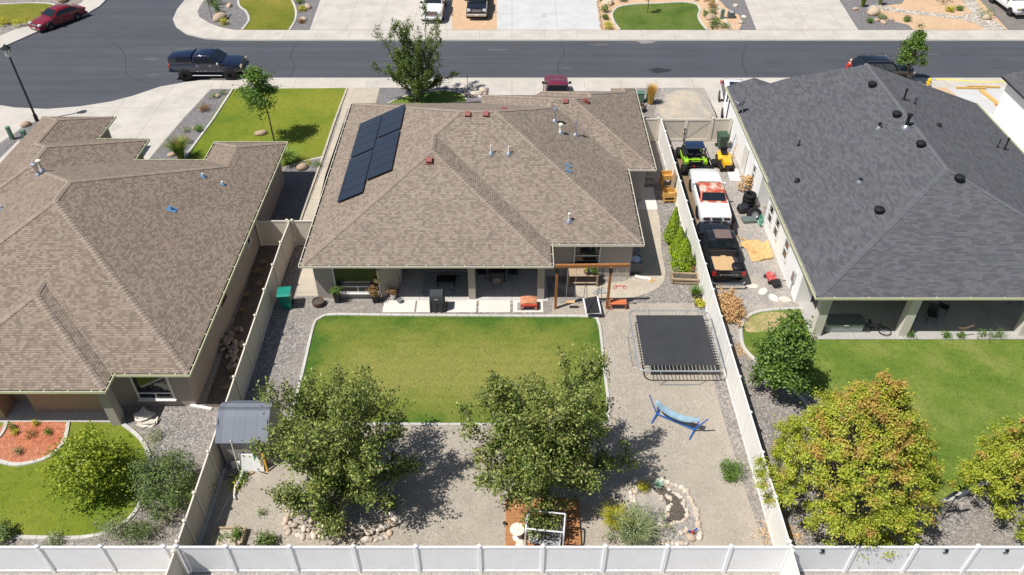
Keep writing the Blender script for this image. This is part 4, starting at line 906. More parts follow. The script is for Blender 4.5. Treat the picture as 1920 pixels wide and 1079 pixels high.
# 9 trailer with the white coupe and the side-by-side on it
DECKW = wood('trailer_plank', (.22,.155,.095), (6,.6,1), .35); STEEL = plain('black_steel', (.02,.02,.022), .5, .2)
tr = thing('trailer', 'long black car trailer with worn plank deck under the white coupe', 'trailer', (12.35, 43.4, 0), PI/2)
MB().box(-5.2,5.2,-1.05,1.05,.55,.6).build('deck', DECKW, tr)
fm = MB()
for sg in (-1, 1):
    fm.box(-5.25,5.25,sg*1.12-.05,sg*1.12+.05,.45,.62); fm.tube([(-4.9,sg*1.14,.9),(5.0,sg*1.14,.9)], .03, 6)
    for x in np.linspace(-4.9,5,9): fm.box(x-.025,x+.025,sg*1.14-.025,sg*1.14+.025,.6,.9)
fm.box(-5.25,-5.15,-1.1,1.1,.45,.62).box(5.15,5.25,-1.1,1.1,.45,.62).tube([(5.2,-.5,.5),(6.6,0,.5),(5.2,.5,.5)], .05, 6); fm.build('trailer_frame', STEEL, tr)
for sg in (-1, 1):
    MB().box(-3.3,-1.4,sg*1.3-.16,sg*1.3+.16,.8,.86).box(-3.34,-3.26,sg*1.3-.16,sg*1.3+.16,.5,.86).box(-1.44,-1.36,sg*1.3-.16,sg*1.3+.16,.5,.86).build('fender', STEEL, tr, bevel=.02)
    for x in (-2.8,-1.95): wheel(tr, x, sg*1.3, .36, .22, RIMS)
RUSTR = N('blotchy_roof_paint'); _v0 = RUSTR.co()
RUSTR = RUSTR.fin(RUSTR.ramp(RUSTR.noise(_v0, 1.6, 5, .6), [(.42,(.44,.07,.04)),(.5,(.50,.16,.10)),(.56,(.72,.55,.45)),(.66,(.50,.12,.07))]), .5)
t = vehicle('coupe', 'old white two door coupe with blotchy red roof on the trailer', 'car', (12.5, 42.15, .6), PI/2-.03,
  dict(hw=.98, zb=.22, body=[(2.75,.9,.1,.80),(2.6,.97,.02,.9),(1.2,1,0,.97),(-1.3,1,0,.97),(-2.5,.97,.02,.92),(-2.72,.92,.1,.82)], cab=(.95,.3,-.75,-1.3), belt=.95, roof=1.38, ct=.76, cb=.86, wb=3.0, r=.34, rim=RIMB, roofm=RUSTR, lampz=.66, grh=.08, bumper=CHROME, nwin=1, tail=0, mirror=WHITE, arch=1), WHITE)
for sg in (-1, 1):
    for k in (.72, .52): MB().box(-2.79,-2.70,sg*k-.085,sg*k+.085,.66,.78).build('taillight', plain('dark_lens', (.06,.02,.02), .3), t)
MB().box(-2.79,-2.7,-.28,.28,.66,.76).build('rear_panel', BLK, t); MB().lathe((-2.45,0,.93), [(.05,0),(.0,.08)], 6).build('ornament', BLK, t)
slab([(-1.42,.82,.985),(-1.42,-.82,.985),(-1.2,-.8,1.02),(-1.2,.8,1.02)]).build('cowl', RUSTR, t)
# 10 black pickup with plywood in its bed
t, tg = vehicle('pickup_truck', 'black pickup with its open bed full of scrap plywood, beside the side fence', 'pickup truck', (12.2, 37.05, 0), PI/2,
  dict(hw=.97, zb=.42, body=[(2.4,.84,.12,1.0),(2.28,.95,.04,1.17),(1.8,.985,0,1.22),(1.1,1,0,1.27),(-.62,1,0,1.27)], cab=(1.15,.55,-.4,-.6), belt=1.24, roof=1.84, cb=.93, ct=.78, wb=3.25, r=.4, tw=.28, inset=.05, rim=RIMB, lampz=.95, tail=1, tailz=1.02, nwin=2, bed=dict(x=(-2.5,-.62), top=1.24), doors=((.1,1.0),)), BLACKP)
for o in t.children:
    if o.name.startswith('taillight'): o.location.x = -1.9
MB().cbox((.05,0,1.902), .85, .95, .02).build('roof_patch', plain('faded_clearcoat', (.17,.12,.105), .45), t)
MB().box(-.43,-.38,-.12,.12,1.72,1.78).build('brake_lamp', RLAMP, t)
k = Vector((-2.535,0,.95))
for i, wd in enumerate((.14,.07,.10,.09,.12,.08,.12)):
    MB().obox(k+Vector((-.006,.45-.15*i,0)), (.006,0,0), (0,wd/2,0), (0,0,.045)).build('lettering', plain('dull_chrome', (.32,.33,.35), .4, .4), tg)
MB().tube([(-2.62,-.95,.5),(-2.75,-.8,.5),(-2.75,.8,.5),(-2.62,.95,.5)], .06, 8).build('step_bumper', CHROME, t)
PLY = wood('plywood', (.56,.38,.2), (1.2,9,1), .22); OSB = N('strand_board'); _vv = OSB.n('TexVoronoi'); OSB.L(OSB.co(scale=(1,.35,1)), _vv.inputs['Vector']); _vv.inputs['Scale'].default_value = 14
_sp = OSB.n('SeparateColor'); OSB.L(_vv.outputs['Color'], _sp.inputs[0]); OSB = OSB.fin(OSB.ramp(_sp.outputs[0], [(0,(.56,.35,.15)),(.5,(.68,.45,.2)),(1,(.48,.28,.11))]), .8)
rd = random.Random(5)
for i in range(6):
    x, y = 12.15+rd.uniform(-.4,.3), 35.45+rd.uniform(-.25,.35)
    single(MB().cbox((0,0,0), (1.3,.5,.9,.3,.6,.4)[i], (1.7,1.2,.7,1.5,1.0,.8)[i], .02), 'plywood_sheet', PLY, 'loose plywood scrap lying in the black pickup bed', 'plywood', 'plywood scraps in the pickup bed', (x, y, .80+.024*i), rd.uniform(-.12,.12))
m = single(MB().lathe((0,0,0), [(.3,0),(.34,.03),(.34,.13),(.3,.16),(.18,.16),(.17,.1),(.0,.1)], 22), 'wheel', BLK, 'black round wheel lying on plywood in the pickup bed', 'wheel', None, (12.82, 35.2, .95), smooth=True)
# 11 green side-by-side
GREEN = paint('lime_paint', (.30,.55,.02), .35); NET = plain('black_mesh', (.02,.02,.022), .7)
u = thing('utility_vehicle', 'lime green and black side-by-side buggy at the front of the trailer', 'buggy', (12.2, 46.75, .6), PI/2)
MB().loft([ring(x, .66*f, .32, z, .02) for x, f, z in ((1.35,.6,.65),(1.15,.85,.85),(.6,.95,.92),(.1,.9,.62),(-.6,.9,.62))]).build('front_body', BLK, u, smooth=True)
MB().loft([ring(x, .66*f, .5, z, .02) for x, f, z in ((-.6,.9,.9),(-.95,1,.95),(-1.2,.9,.86))]).build('engine_cover', BLK, u, smooth=True)
for sg in (-1, 1): MB().loft([[(x,sg*.5,z-.2),(x,sg*.5,z),(x,sg*.76,z-.04),(x,sg*.76,z-.24)][::sg] for x, z in ((-.55,.98),(-.9,1.06),(-1.25,1.0))]).build('rear_fender', GREEN, u)
MB().box(-1.1,-.98,-.5,.5,.99,1.06).build('rear_bar', GREEN, u, bevel=.015)
MB().tube([(-1.22,-.24,1.0),(-.98,-.24,1.08),(-.98,.24,1.08),(-1.22,.24,1.0)], .03, 6, True).build('cargo_lid', GREEN, u)
for sg in (-1, 1): MB().box(-.2,.75,sg*.68-.03,sg*.68+.03,.45,.72).build('door', GREEN, u, bevel=.02)
cg = MB()
for sg in (-1, 1): cg.tube([(.75,sg*.66,.85),(.3,sg*.62,1.6),(-.55,sg*.62,1.6),(-.95,sg*.66,.95)], .03, 6).tube([(-1.15,sg*.6,.9),(-1.5,sg*.6,.75)], .025, 6)
cg.tube([(.3,-.62,1.6),(.3,.62,1.6)], .03, 6).tube([(-.55,-.62,1.6),(-.55,.62,1.6)], .03, 6).tube([(-1.5,-.78,.76),(-1.5,.78,.76)], .03, 6).tube([(-.95,-.66,.95),(-.95,.66,.95)], .03, 6); cg.build('roll_cage', STEEL, u)
MB().loft([[(x,-.64,z),(x,-.6,z+.05),(x,.6,z+.05),(x,.64,z)] for x, z in ((.36,1.58),(0,1.62),(-.6,1.6))]).build('roof', paint('navy_roof', (.015,.03,.07), .35), u)
for sg in (-1, 1): MB().box(-.45,.1,sg*.32-.24,sg*.32+.24,.6,.72).box(-.55,-.42,sg*.32-.24,sg*.32+.24,.62,1.15).build('seat', BLK, u, bevel=.04)
for x in (1.0,-1.15):
    for sg in (-1, 1): wheel(u, x, sg*.72, .36, .3, RIMB)
MB().box(-1.55,-1.5,.1,.26,.78,.84).build('taillight', RLAMP, u)
for y in (-.62,-.36): MB().loft([[(-1.52+.1*c, y+.11*s_, z) for c, s_ in ((0,-1),(-1,0),(0,1),(.5,0))] for z in (.3,.74)]).build('mud_flap', NET, u)
# 12 riding mower
YEL = paint('yellow_paint', (.78,.42,.015), .35)
mw = thing('riding_mower', 'yellow ride-on lawn mower with black bag beside the white wall', 'lawn mower', (14.75, 47.6, 0), -PI/2)
MB().loft([[(x,-w_,.35),(x,-w_,z-.08),(x,-w_*.7,z),(x,w_*.7,z),(x,w_,z-.08),(x,w_,.35)] for x, w_, z in ((.95,.22,.62),(.85,.28,.78),(.3,.3,.86),(.1,.3,.8))]).build('hood', YEL, mw, smooth=True)
MB().loft([[(x,-.45,.35),(x,-.45,z-.06),(x,-.36,z),(x,.36,z),(x,.45,z-.06),(x,.45,.35)] for x, z in ((-.1,.5),(-.3,.62),(-.85,.66),(-.95,.55))]).build('fender', YEL, mw, smooth=True)
MB().box(-.75,-.3,-.24,.24,.66,.76).box(-.85,-.72,-.24,.24,.72,1.08).build('seat', BLK, mw, bevel=.04)
MB().tube([(.2,0,.8),(-.02,0,.98)], .025, 6).tube([Vector((-.03,0,.99))+Vector((.1*math.cos(a)*.5,.17*math.sin(a),.1*math.cos(a))) for a in np.linspace(0,6.28,14)], .016, 6).build('steering_wheel', BLK, mw)
MB().loft([[(x,-w_,.14),(x,-w_,.27),(x,w_,.27),(x,w_,.14)] for x, w_ in ((.55,.45),(.4,.6),(-.2,.6),(-.35,.45))]).build('mower_deck', BLK, mw)
MB().cbox((.1,-.78,.32), .55,.38,.28).build('discharge_bag', BLK, mw, bevel=.06); MB().box(.93,.99,-.24,.24,.36,.6).build('grille', BLK, mw)
for x, y, r in ((.72,.36,.2),(.72,-.36,.2),(-.6,.42,.26),(-.6,-.42,.26)): wheel(mw, x, y, r, .2, plain('yellow_rim', (.7,.5,.05), .5))
# 13 push mower
pm_ = thing('push_mower', 'small red push mower with black grass bag on the gravel drive', 'lawn mower', (14.95, 35.2, 0), R(100))
MB().loft([[(x,-w_,.12),(x,-w_,.24),(x,-w_*.7,.3),(x,w_*.7,.3),(x,w_,.24),(x,w_,.12)] for x, w_ in ((.42,.16),(.3,.25),(-.15,.25),(-.3,.2))]).build('mower_deck', plain('faded_red', (.5,.09,.08), .45), pm_)
MB().lathe((.08,0,.3), [(.15,0),(.15,.1),(.1,.16),(0,.17)], 14).build('engine', plain('pink_red_plastic', (.58,.16,.15), .4), pm_)
MB().loft([[(x,-w_,.12),(x,-w_,z),(x,w_,z),(x,w_,.12)] for x, w_, z in ((-.3,.2,.3),(-.4,.24,.42),(-.75,.22,.36),(-.8,.18,.3))]).build('grass_bag', BLK, pm_, bevel=.02)
MB().tube([(-.28,-.22,.25),(-1.05,-.24,.8),(-1.1,0,.82),(-1.05,.24,.8),(-.28,.22,.25)], .014, 6).build('handle', BLK, pm_)
for x, y in ((.3,.28),(.3,-.28),(-.3,.28),(-.3,-.28)): wheel(pm_, x, y, .1, .05, RIMS, spokes=0)
# ================================================================ plants
BARK = plain('grey_bark', (.17,.135,.105), .9, 0, .1, .3, 12); BARKD = plain('dark_bark', (.085,.065,.05), .9, 0, .1, .3, 12)
def quads(name, V, m, parent):
    """V: (n,4,3) leaf corners"""
    n = len(V); me = bpy.data.meshes.new(name); me.vertices.add(n*4); me.vertices.foreach_set('co', V.reshape(-1).astype(np.float32))
    me.loops.add(n*4); me.loops.foreach_set('vertex_index', np.arange(n*4, dtype=np.int32)); me.polygons.add(n)
    me.polygons.foreach_set('loop_start', np.arange(0, n*4, 4, dtype=np.int32)); me.polygons.foreach_set('loop_total', np.full(n, 4, dtype=np.int32))
    me.update(calc_edges=True); me.materials.append(m); o = bpy.data.objects.new(name, me); COL.objects.link(o); o.parent = parent; return o
def unit(a): return a/np.maximum(1e-9, np.linalg.norm(a, axis=1, keepdims=True))
def leaves(C, size, up=.6, out=None, wid=.55, dirs=None, jit=.35):
    """leaf diamonds round the centres C: normals lean up (and outward)"""
    n = len(C); nr = rng.normal(size=(n, 3)); nr[:, 2] += up*1.6
    if out is not None: nr += out
    nr = unit(nr); t = rng.normal(size=(n, 3))
    if dirs is not None: t = t*.6+dirs
    t = unit(t-nr*np.sum(t*nr, 1, keepdims=True)); s = np.cross(nr, t)
    L = size*(1+jit*rng.uniform(-1, 1, (n, 1))); b = C-t*L*.5; tip = C+t*L*.5-nr*L*.12; k = L*wid*.5; mid = C-t*L*.05
    return np.stack([b, mid+s*k+nr*L*.05, tip, mid-s*k+nr*L*.05], 1)
def branchy(root, h, spread, limbs, m, wood_, nleaf, size, trunk=.9, r0=.11, elev=(28, 78), seed=1, droop=.1, shoots=.7, side=4, lean=(0, 0), base_leaf=.22, fat=.16):
    """open vase-shaped tree: limbs with side shoots, leaves strung along them"""
    rd = random.Random(seed); tb = MB(); segs = []
    top = Vector((lean[0], lean[1], trunk)); tb.tube([(0,0,-.1), top*.5+Vector((.03,0,0)), top], [r0*1.25, r0, r0*.85], 9)
    def grow(p, d, ln, r, depth):
        n = 5; path = [p]; q = p.copy(); dd = d.copy()
        for i in range(n):
            dd = (dd+Vector((rd.uniform(-.16,.16), rd.uniform(-.16,.16), rd.uniform(-.1,.12)-droop*(depth == 0)+.05*depth))).normalized(); q = q+dd*ln/n; path.append(q)
        tb.tube(path, [r*(1-.17*i) for i in range(n+1)], 5 if depth else 6, cap=False)
        for i in range(n):
            if depth or i >= 1: segs.append((path[i], path[i+1], depth, (i+1)/n))
        if depth < 2:
            for k in range(side if depth == 0 else 3):
                f = rd.uniform(.22, .97) if depth == 0 else rd.uniform(.2, .9); i = min(n-1, int(f*n)); b = path[i]+(path[i+1]-path[i])*(f*n-i)
                v = Vector((rd.uniform(-1,1), rd.uniform(-1,1), rd.uniform(-.25,.9))); c = (dd*.55+v*.8).normalized()
                grow(b, c, ln*rd.uniform(.34,.62)*(1.05-.35*f), r*.45, depth+1)
    for i in range(limbs):
        az = 2*PI*(i+rd.uniform(-.3,.3))/limbs; e = R(elev[0]+(elev[1]-elev[0])*((i*.618) % 1))
        d = Vector((math.cos(az)*math.cos(e), math.sin(az)*math.cos(e), math.sin(e)))
        reach = 1/math.sqrt((math.cos(e)/spread)**2+(math.sin(e)/(h-trunk))**2)
        grow(top-Vector((0,0,rd.uniform(0,.25)*trunk)), d, reach*rd.uniform(.82,1.05), r0*.55, 0)
    L = np.array([(b-a).length*(1.25 if dp else .7)*(1.1-.4*f) for a, b, dp, f in segs]); pr = L/L.sum()
    idx = rng.choice(len(segs), nleaf, p=pr); A = np.array([s[0] for s in segs]); B = np.array([s[1] for s in segs])
    f = rng.uniform(0, 1, (nleaf, 1)); dp = np.array([s[2] for s in segs])[idx][:, None]; fr_ = np.array([s[3] for s in segs])[idx][:, None]
    sg = fat*(1.2-.8*fr_)+.02; C = A[idx]*(1-f)+B[idx]*f+rng.normal(size=(nleaf, 3))*sg
    keep = C[:, 2] > base_leaf; C = C[keep]; D = unit((B-A)[idx])[keep]
    quads('crown', leaves(C, size, .55, dirs=D), m, root)
    tb.build('trunk', wood_, root, smooth=True); return root
def clumpy(root, m, wood_, c, rad, nclump, nleaf, size, cl=.34, trunk=1.0, r0=.09, seed=2, lump=.16, shell=.55, point=0, up=.5, low=-.75, stems=1):
    """dense crown: leaf clumps through an ellipsoid, a limb to many of them; point > 0 narrows the top"""
    g = np.random.default_rng(seed); c = np.array(c); rad = np.array(rad)
    d = unit(g.normal(size=(nclump*3, 3))); d = d[d[:, 2] > low][:nclump]; k = len(d)
    rr_ = g.uniform(shell**3, 1, (k, 1))**(1/3)*(1+lump*g.normal(size=(k, 1)))
    Q = d*rr_
    if point: Q[:, :2] *= np.clip(1-point*np.clip((Q[:, 2:]+.15), -.6, 1), .08, 1.06)
    C = c+Q*rad; w_ = g.uniform(.6, 1.4, k); idx = g.choice(k, nleaf, p=w_/w_.sum())
    pos = C[idx]+g.normal(size=(nleaf, 3))*cl*g.uniform(.6, 1.15, (nleaf, 1))*np.array([1, 1, .72])
    out = unit((pos-c)/rad)*.9; keep = pos[:, 2] > .06
    quads('crown', leaves(pos[keep], size, up, out[keep]), m, root)
    tb = MB(); top = Vector((0, 0, trunk))
    for s_ in range(stems):
        o = Vector((0,0,0)) if stems == 1 else Vector((math.cos(6.28*s_/stems)*.12, math.sin(6.28*s_/stems)*.12, 0))
        tb.tube([o-Vector((0,0,.1)), top*.5+o*.6, top, Vector(c)+Vector((0,0,rad[2]*.35))], [r0*1.3, r0, r0*.85, r0*.25], 8)
    for i in range(0, k, 4):
        q = Vector(C[i]); f = min(.9, max(.1, (q.z-trunk)/max(.5, c[2]+rad[2]-trunk)*.6)); st = top+(Vector(c)+Vector((0,0,rad[2]*.35))-top)*f
        tb.tube([st, st.lerp(q, .5)+Vector((0,0,.08)), q], [r0*.4, r0*.25, r0*.1], 4, cap=False)
    tb.build('trunk', wood_, root, smooth=True); return root
def tuft(root, m, n, h, spread, wid=.014, seed=1, droop=.5, name='blades', kind=None):
    g = np.random.default_rng(seed); az = g.uniform(0, 6.283, n); e = g.uniform(.1, 1, n)**.7*spread; L = h*g.uniform(.6, 1.1, n)
    b = g.normal(size=(n, 3))*.035*h; b[:, 2] = 0; o = np.stack([np.cos(az), np.sin(az), np.zeros(n)], 1); s = np.stack([-np.sin(az), np.cos(az), np.zeros(n)], 1)*wid
    m1 = b+o*(e*L*.35)[:, None]+np.array([0, 0, 1])*(L*.62)[:, None]; t = b+o*(e*L*(.6+droop*.5))[:, None]+np.array([0, 0, 1])*(L*(1-droop*.35*e))[:, None]
    q = np.concatenate([np.stack([b-s, b+s, m1+s*.8, m1-s*.8], 1), np.stack([m1-s*.8, m1+s*.8, t+s*.15, t-s*.15], 1)])
    return quads(name, q, m, root)
def plant(name, label, cat, px, py, group=None, z=0, rz=0):
    q = P(px, py, z); return thing(name, label, cat, q, rz, group)
def shrub(label, px, py, w_, h, m, n=700, size=.07, group=None, name='shrub', seed=1, cl=.12, cat='shrub', k=26, **kw):
    t = plant(name, label, cat, px, py, group)
    clumpy(t, m, BARK, (0,0,h*.5), (w_/2*.85, w_/2*.85, h*.5*.88), k, n, size, cl, h*.25, .02, seed, shell=.3, low=-.9, **kw); return t
LF_PLUM = leafmat('plum_leaf', [(.024,.044,.008),(.056,.086,.015),(.110,.138,.028),(.215,.225,.07)], .18, (1.1,.62,(.23,.24,.03),(.30,.26,.05)), .7, .28)
LF_PLUMD = leafmat('street_plum_leaf', [(.032,.06,.014),(.065,.10,.022),(.105,.135,.032)], .3, None, .7, .25)
LF_GRN = leafmat('fresh_leaf', [(.035,.075,.012),(.07,.13,.02),(.12,.19,.035)], .3)
LF_PEAR = leafmat('pear_leaf', [(.026,.06,.01),(.06,.11,.015),(.115,.175,.032)], .22, None, .9, .45)
LF_MAPLE = leafmat('maple_leaf', [(.085,.135,.012),(.205,.245,.022),(.33,.335,.045)], .28, (1.35,.535,(.30,.15,.05),(.43,.235,.08), 3.4, .03), .8)
LF_GOLD = leafmat('golden_leaf', [(.055,.09,.008),(.125,.165,.012),(.23,.26,.022)], .25, None, .9)
LF_BUDD = leafmat('butterfly_bush_leaf', [(.042,.075,.018),(.08,.12,.032),(.13,.165,.05)], .22, (1.9,.54,(.055,.04,.045),(.11,.08,.085)), .8)
LF_ARB = leafmat('cedar_leaf', [(.06,.11,.006),(.13,.20,.008),(.21,.27,.012)], .2, None, 1.2)
LF_SAGE = leafmat('sage_leaf', [(.10,.13,.06),(.16,.19,.09),(.22,.24,.12)], .25); LF_YEL = leafmat('yellow_green_leaf', [(.18,.20,.02),(.30,.29,.03),(.40,.36,.05)], .3)
LF_RUST = leafmat('rusty_leaf', [(.12,.06,.03),(.22,.11,.05),(.16,.14,.04)], .2); LF_STRAW = leafmat('straw_blade', [(.24,.16,.05),(.31,.21,.07),(.36,.27,.11)], .3); LF_WEED = leafmat('dry_weed_blade', [(.13,.095,.05),(.17,.125,.07),(.2,.16,.09)], .2)
LF_DRY = leafmat('dry_leaf', [(.28,.165,.065),(.37,.23,.105),(.44,.31,.16)], .2); LF_BLADE = leafmat('green_blade', [(.06,.11,.015),(.11,.17,.025),(.2,.24,.06)], .3)
# two big trees by the bottom fence
t = plant('plum_tree', 'big dark green tree in a stone ring, left of the two behind the bottom fence', 'tree', 643, 928)
branchy(t, 6.4, 3.15, 17, LF_PLUM, BARK, 40000, .13, 1.0, .15, (6, 86), 37, .02, side=8, fat=.21, base_leaf=.6)
t = plant('plum_tree', 'big dark green tree beside the wooden deck, right of the two behind the bottom fence', 'tree', 1020, 920)
branchy(t, 6.6, 3.35, 17, LF_PLUM, BARK, 42000, .13, 1.2, .15, (12, 86), 29, .01, side=8, fat=.21, base_leaf=1.0)
t = thing('street_tree', 'spiky dark green tree in front of the solar panel house by the pavement', 'tree', (-7.55, 57.0, 0))
branchy(t, 6.6, 2.75, 13, LF_PLUMD, BARKD, 15000, .15, .7, .12, (12, 88), 5, -.06, side=6, fat=.14)
t = plant('lawn_tree', 'slim young tree on the yellow-green front lawn', 'tree', 514, 265)
clumpy(t, LF_GRN, BARK, (-.35,.1,3.9), (1.15,1.15,1.75), 60, 5200, .15, .24, 2.3, .055, 8, .12, .35, .25)
t = thing('young_tree', 'leafy upright tree on the kerb behind the charcoal roof', 'tree', (32.0, 60.4, 0))
clumpy(t, LF_PEAR, BARK, (0,0,2.6), (1.05,1.05,2.1), 80, 5200, .16, .18, .9, .06, 9, .1, .4, .6)
t = plant('tiny_tree', 'tiny sapling on the striped lawn across the street', 'tree', 1214, 25)
clumpy(t, LF_GRN, BARKD, (0,0,1.75), (.45,.45,.55), 14, 500, .12, .14, 1.3, .03, 10)
t = plant('pear_tree', 'dense glossy green tree at the corner of the charcoal roof house lawn', 'tree', 1449, 742)
clumpy(t, LF_PEAR, BARK, (0,.1,2.6), (1.32,1.32,2.5), 130, 11500, .15, .2, .8, .08, 12, .12, .4, .45)
t = plant('maple_tree', 'large maple turning orange beside the pale side fence at bottom right', 'tree', 1566, 952)
clumpy(t, LF_MAPLE, BARK, (0,.1,3.6), (3.5,3.4,4.4), 480, 90000, .10, .16, 1.0, .13, 13, .04, .66, .72, up=.5)
t = plant('maple_tree', 'smaller orange maple cut by the right edge of the photo', 'tree', 1890, 945)
clumpy(t, LF_MAPLE, BARK, (0,.1,2.4), (2.4,2.2,2.3), 210, 38000, .10, .15, .8, .1, 14, .13, .45, .25)
t = plant('golden_tree', 'round bright yellow-green tree on the left lawn', 'tree', 190, 925)
clumpy(t, LF_GOLD, BARK, (0,.1,1.75), (1.5,1.4,1.6), 85, 8500, .13, .25, .6, .06, 15, .13, .4, .2)
t = plant('butterfly_bush', 'big loose bush with dull purple flower spikes beside the left fence', 'bush', 322, 945)
clumpy(t, LF_BUDD, BARK, (0,.25,1.2), (1.4,1.35,1.2), 110, 11500, .09, .2, .4, .04, 16, .16, .3, 0, stems=3)
for i, (px, py, h, w_) in enumerate(((1258,455,2.55,.5),(1269,481,2.1,.52),(1277,506,2.3,.7))):
    t = plant('cedar_shrub', ('narrow golden cedar farthest back in the row of three','golden cedar in the middle of the row of three','plump golden cedar nearest in the row of three')[i], 'shrub', px, py, 'golden cedars along the side fence')
    n = 5200; zz = rng.uniform(0, 1, n)**1.25; ph = rng.uniform(0, 6.283, n); rr2 = w_*np.clip(np.minimum(1.15*(1-zz)**.75, (zz+.12)*4), 0, 1)*(1+.12*np.sin(5*ph+9*zz)+.1*rng.normal(size=n))*rng.uniform(.75, 1, n)
    C = np.stack([rr2*np.cos(ph), rr2*np.sin(ph), .05+zz*h], 1); o_ = np.stack([np.cos(ph), np.sin(ph), np.full(n, .5)], 1)
    quads('crown', leaves(C, .10, .2, o_*2, wid=.5, dirs=np.array([[0, 0, 1.2]])+o_*.3), LF_ARB, t); MB().tube([(0,0,-.1),(0,0,h*.8)], [.05,.01], 6).build('trunk', BARK, t)
shrub('small round green bush alone on the tan gravel', 1369, 893, 1.0, .75, LF_GRN, 1500, .08, seed=31)
shrub('yellow-green clump in the right stone ring', 1205, 918, .5, .5, LF_YEL, 500, .07, seed=32)
# foreground plants by the bottom fence
t = plant('lavender', 'wide grey-green lavender clump behind the bottom fence', 'shrub', 1188, 1005); clumpy(t, LF_SAGE, BARK, (0,.1,.45), (1.05,.85,.5), 60, 3000, .09, .16, .2, .02, 240, .3, .3, 0, .3, -.6); tuft(t, LF_SAGE, 900, 1.15, 1.2, .013, 41, .45)
t = plant('ornamental_grass', 'yellow-green grass clump beside the big right tree', 'grass', 1150, 985); tuft(t, LF_YEL, 700, 1.0, .9, .014, 42, .7)
t = plant('willow_shrub', 'soft blurred willowy bush on the left lawn edge', 'shrub', 225, 1010); clumpy(t, LF_SAGE, BARK, (0,.1,.6), (.7,.5,.55), 45, 1700, .07, .16, .2, .02, 243, .3, .2, 0, .2, -.7)
t = plant('willow_shrub', 'dull green willowy bush in front of the left lawn near the fence corner', 'shrub', 268, 1015); clumpy(t, LF_BUDD, BARK, (0,.1,.45), (.6,.45,.4), 40, 1300, .07, .15, .2, .02, 244, .3, .2, 0, .2, -.7)
shrub('dark green shrub cut by the left edge behind the bottom fence', 10, 1008, 1.1, .7, LF_BUDD, 1200, .1, seed=45)
shrub('pale leafy shrub low behind the bottom fence at left', 105, 1018, .9, .4, LF_SAGE, 500, .08, seed=46)
shrub('rose bush standing in the wooden bed by the bottom fence', 447, 1012, .55, .7, LF_GRN, 450, .08, seed=47, name='rose_bush')
shrub('rose bush with dark leaves beside the wooden bed', 498, 1022, 1.0, .7, LF_BUDD, 800, .09, seed=48, name='rose_bush')
shrub('low weedy herb inside the wooden bed', 420, 1016, .6, .3, LF_GRN, 300, .07, seed=49, name='herb')
shrub('sprawling vine at the foot of the shed tools', 452, 900, .9, .25, LF_GRN, 350, .09, seed=50, name='vine', cat='vine')
shrub('trailing vine below the leaning white pipe', 440, 915, .6, .2, LF_YEL, 200, .09, seed=51, name='vine', cat='vine')
shrub('small weed on gravel left of the stone ring', 492, 965, .25, .35, LF_GRN, 90, .08, seed=52, name='weed', cat='weed')
shrub('catmint spilling over the kerb beside the flagstone pile', 290, 822, 1.1, .35, LF_SAGE, 700, .06, seed=53)
shrub('green weeds in the shade right of the left stone ring', 735, 950, .7, .6, LF_GRN, 350, .1, seed=54, name='weed', cat='weed')
for i, (px, py, w_, h, m, nm) in enumerate(((24,806,.4,.35,LF_GRN,'dark green perennial near the patio in the red mulch'),(92,814,.45,.35,LF_GRN,'bushy green perennial at the right of the red mulch'),(60,818,.5,.3,LF_RUST,'rust tinged perennial in the middle of the red mulch'),(35,852,.5,.4,LF_SAGE,'blue-green perennial lowest in the red mulch'),(30,815,.2,.25,LF_YEL,'tiny green sprig at the left of the red mulch'),(68,798,.2,.3,LF_YEL,'yellow flower at the top of the red mulch'))):
    shrub(nm, px, py, w_, h, m, 260, .06, 'perennials in the red mulch', 'perennial', 60+i, cl=.08, cat='plant', k=14)
# beds along the left driveway and in front of houses
t = plant('ornamental_grass', 'tall green fountain grass with thin plumes by the left driveway', 'grass', 340, 300); tuft(t, LF_BLADE, 650, 1.7, .75, .02, 71, .7); tuft(t, LF_STRAW, 40, 2.3, .35, .012, 72, .3, 'plumes')
t = plant('ornamental_grass', 'dark green fountain grass at the corner of the left house', 'grass', 541, 308); tuft(t, LF_BLADE, 600, 1.2, 1.0, .02, 73, .9)
t = plant('ornamental_grass', 'tall straw-yellow feather grass beside the vacant gravel strip', 'grass', 1219, 196); tuft(t, leafmat('feather_grass', [(.36,.22,.05),(.45,.29,.08),(.5,.36,.14)], .35), 800, 1.6, .42, .02, 74, .35); tuft(t, LF_BLADE, 200, .8, .6, .016, 75, .6, 'base_blades')
shrub('rusty brown shrub in the bed by the left driveway', 383, 208, 1.0, .6, LF_RUST, 600, .08, seed=76)
shrub('rusty red shrub behind the tall fountain grass', 347, 270, 1.0, .6, LF_RUST, 500, .08, seed=77)
shrub('low green mound beside the upper boulder of the driveway bed', 400, 185, .8, .3, LF_SAGE, 350, .07, seed=78)
shrub('green daylily clump at the lower boulder of the driveway bed', 372, 246, .8, .45, LF_GRN, 450, .08, seed=79)
shrub('small sage clump in the middle of the driveway bed', 348, 248, .7, .35, LF_SAGE, 300, .07, seed=80)
shrub('dark green clump next to the upper boulder near the pavement', 418, 178, .5, .4, LF_GRN, 250, .07, seed=81)
shrub('small green shrub right of the tan boulder in front of the alley', 597, 312, .7, .3, LF_GRN, 250, .07, seed=82)
shrub('low green mound left of the tan boulder in front of the alley', 578, 308, .5, .3, LF_YEL, 200, .07, seed=83)
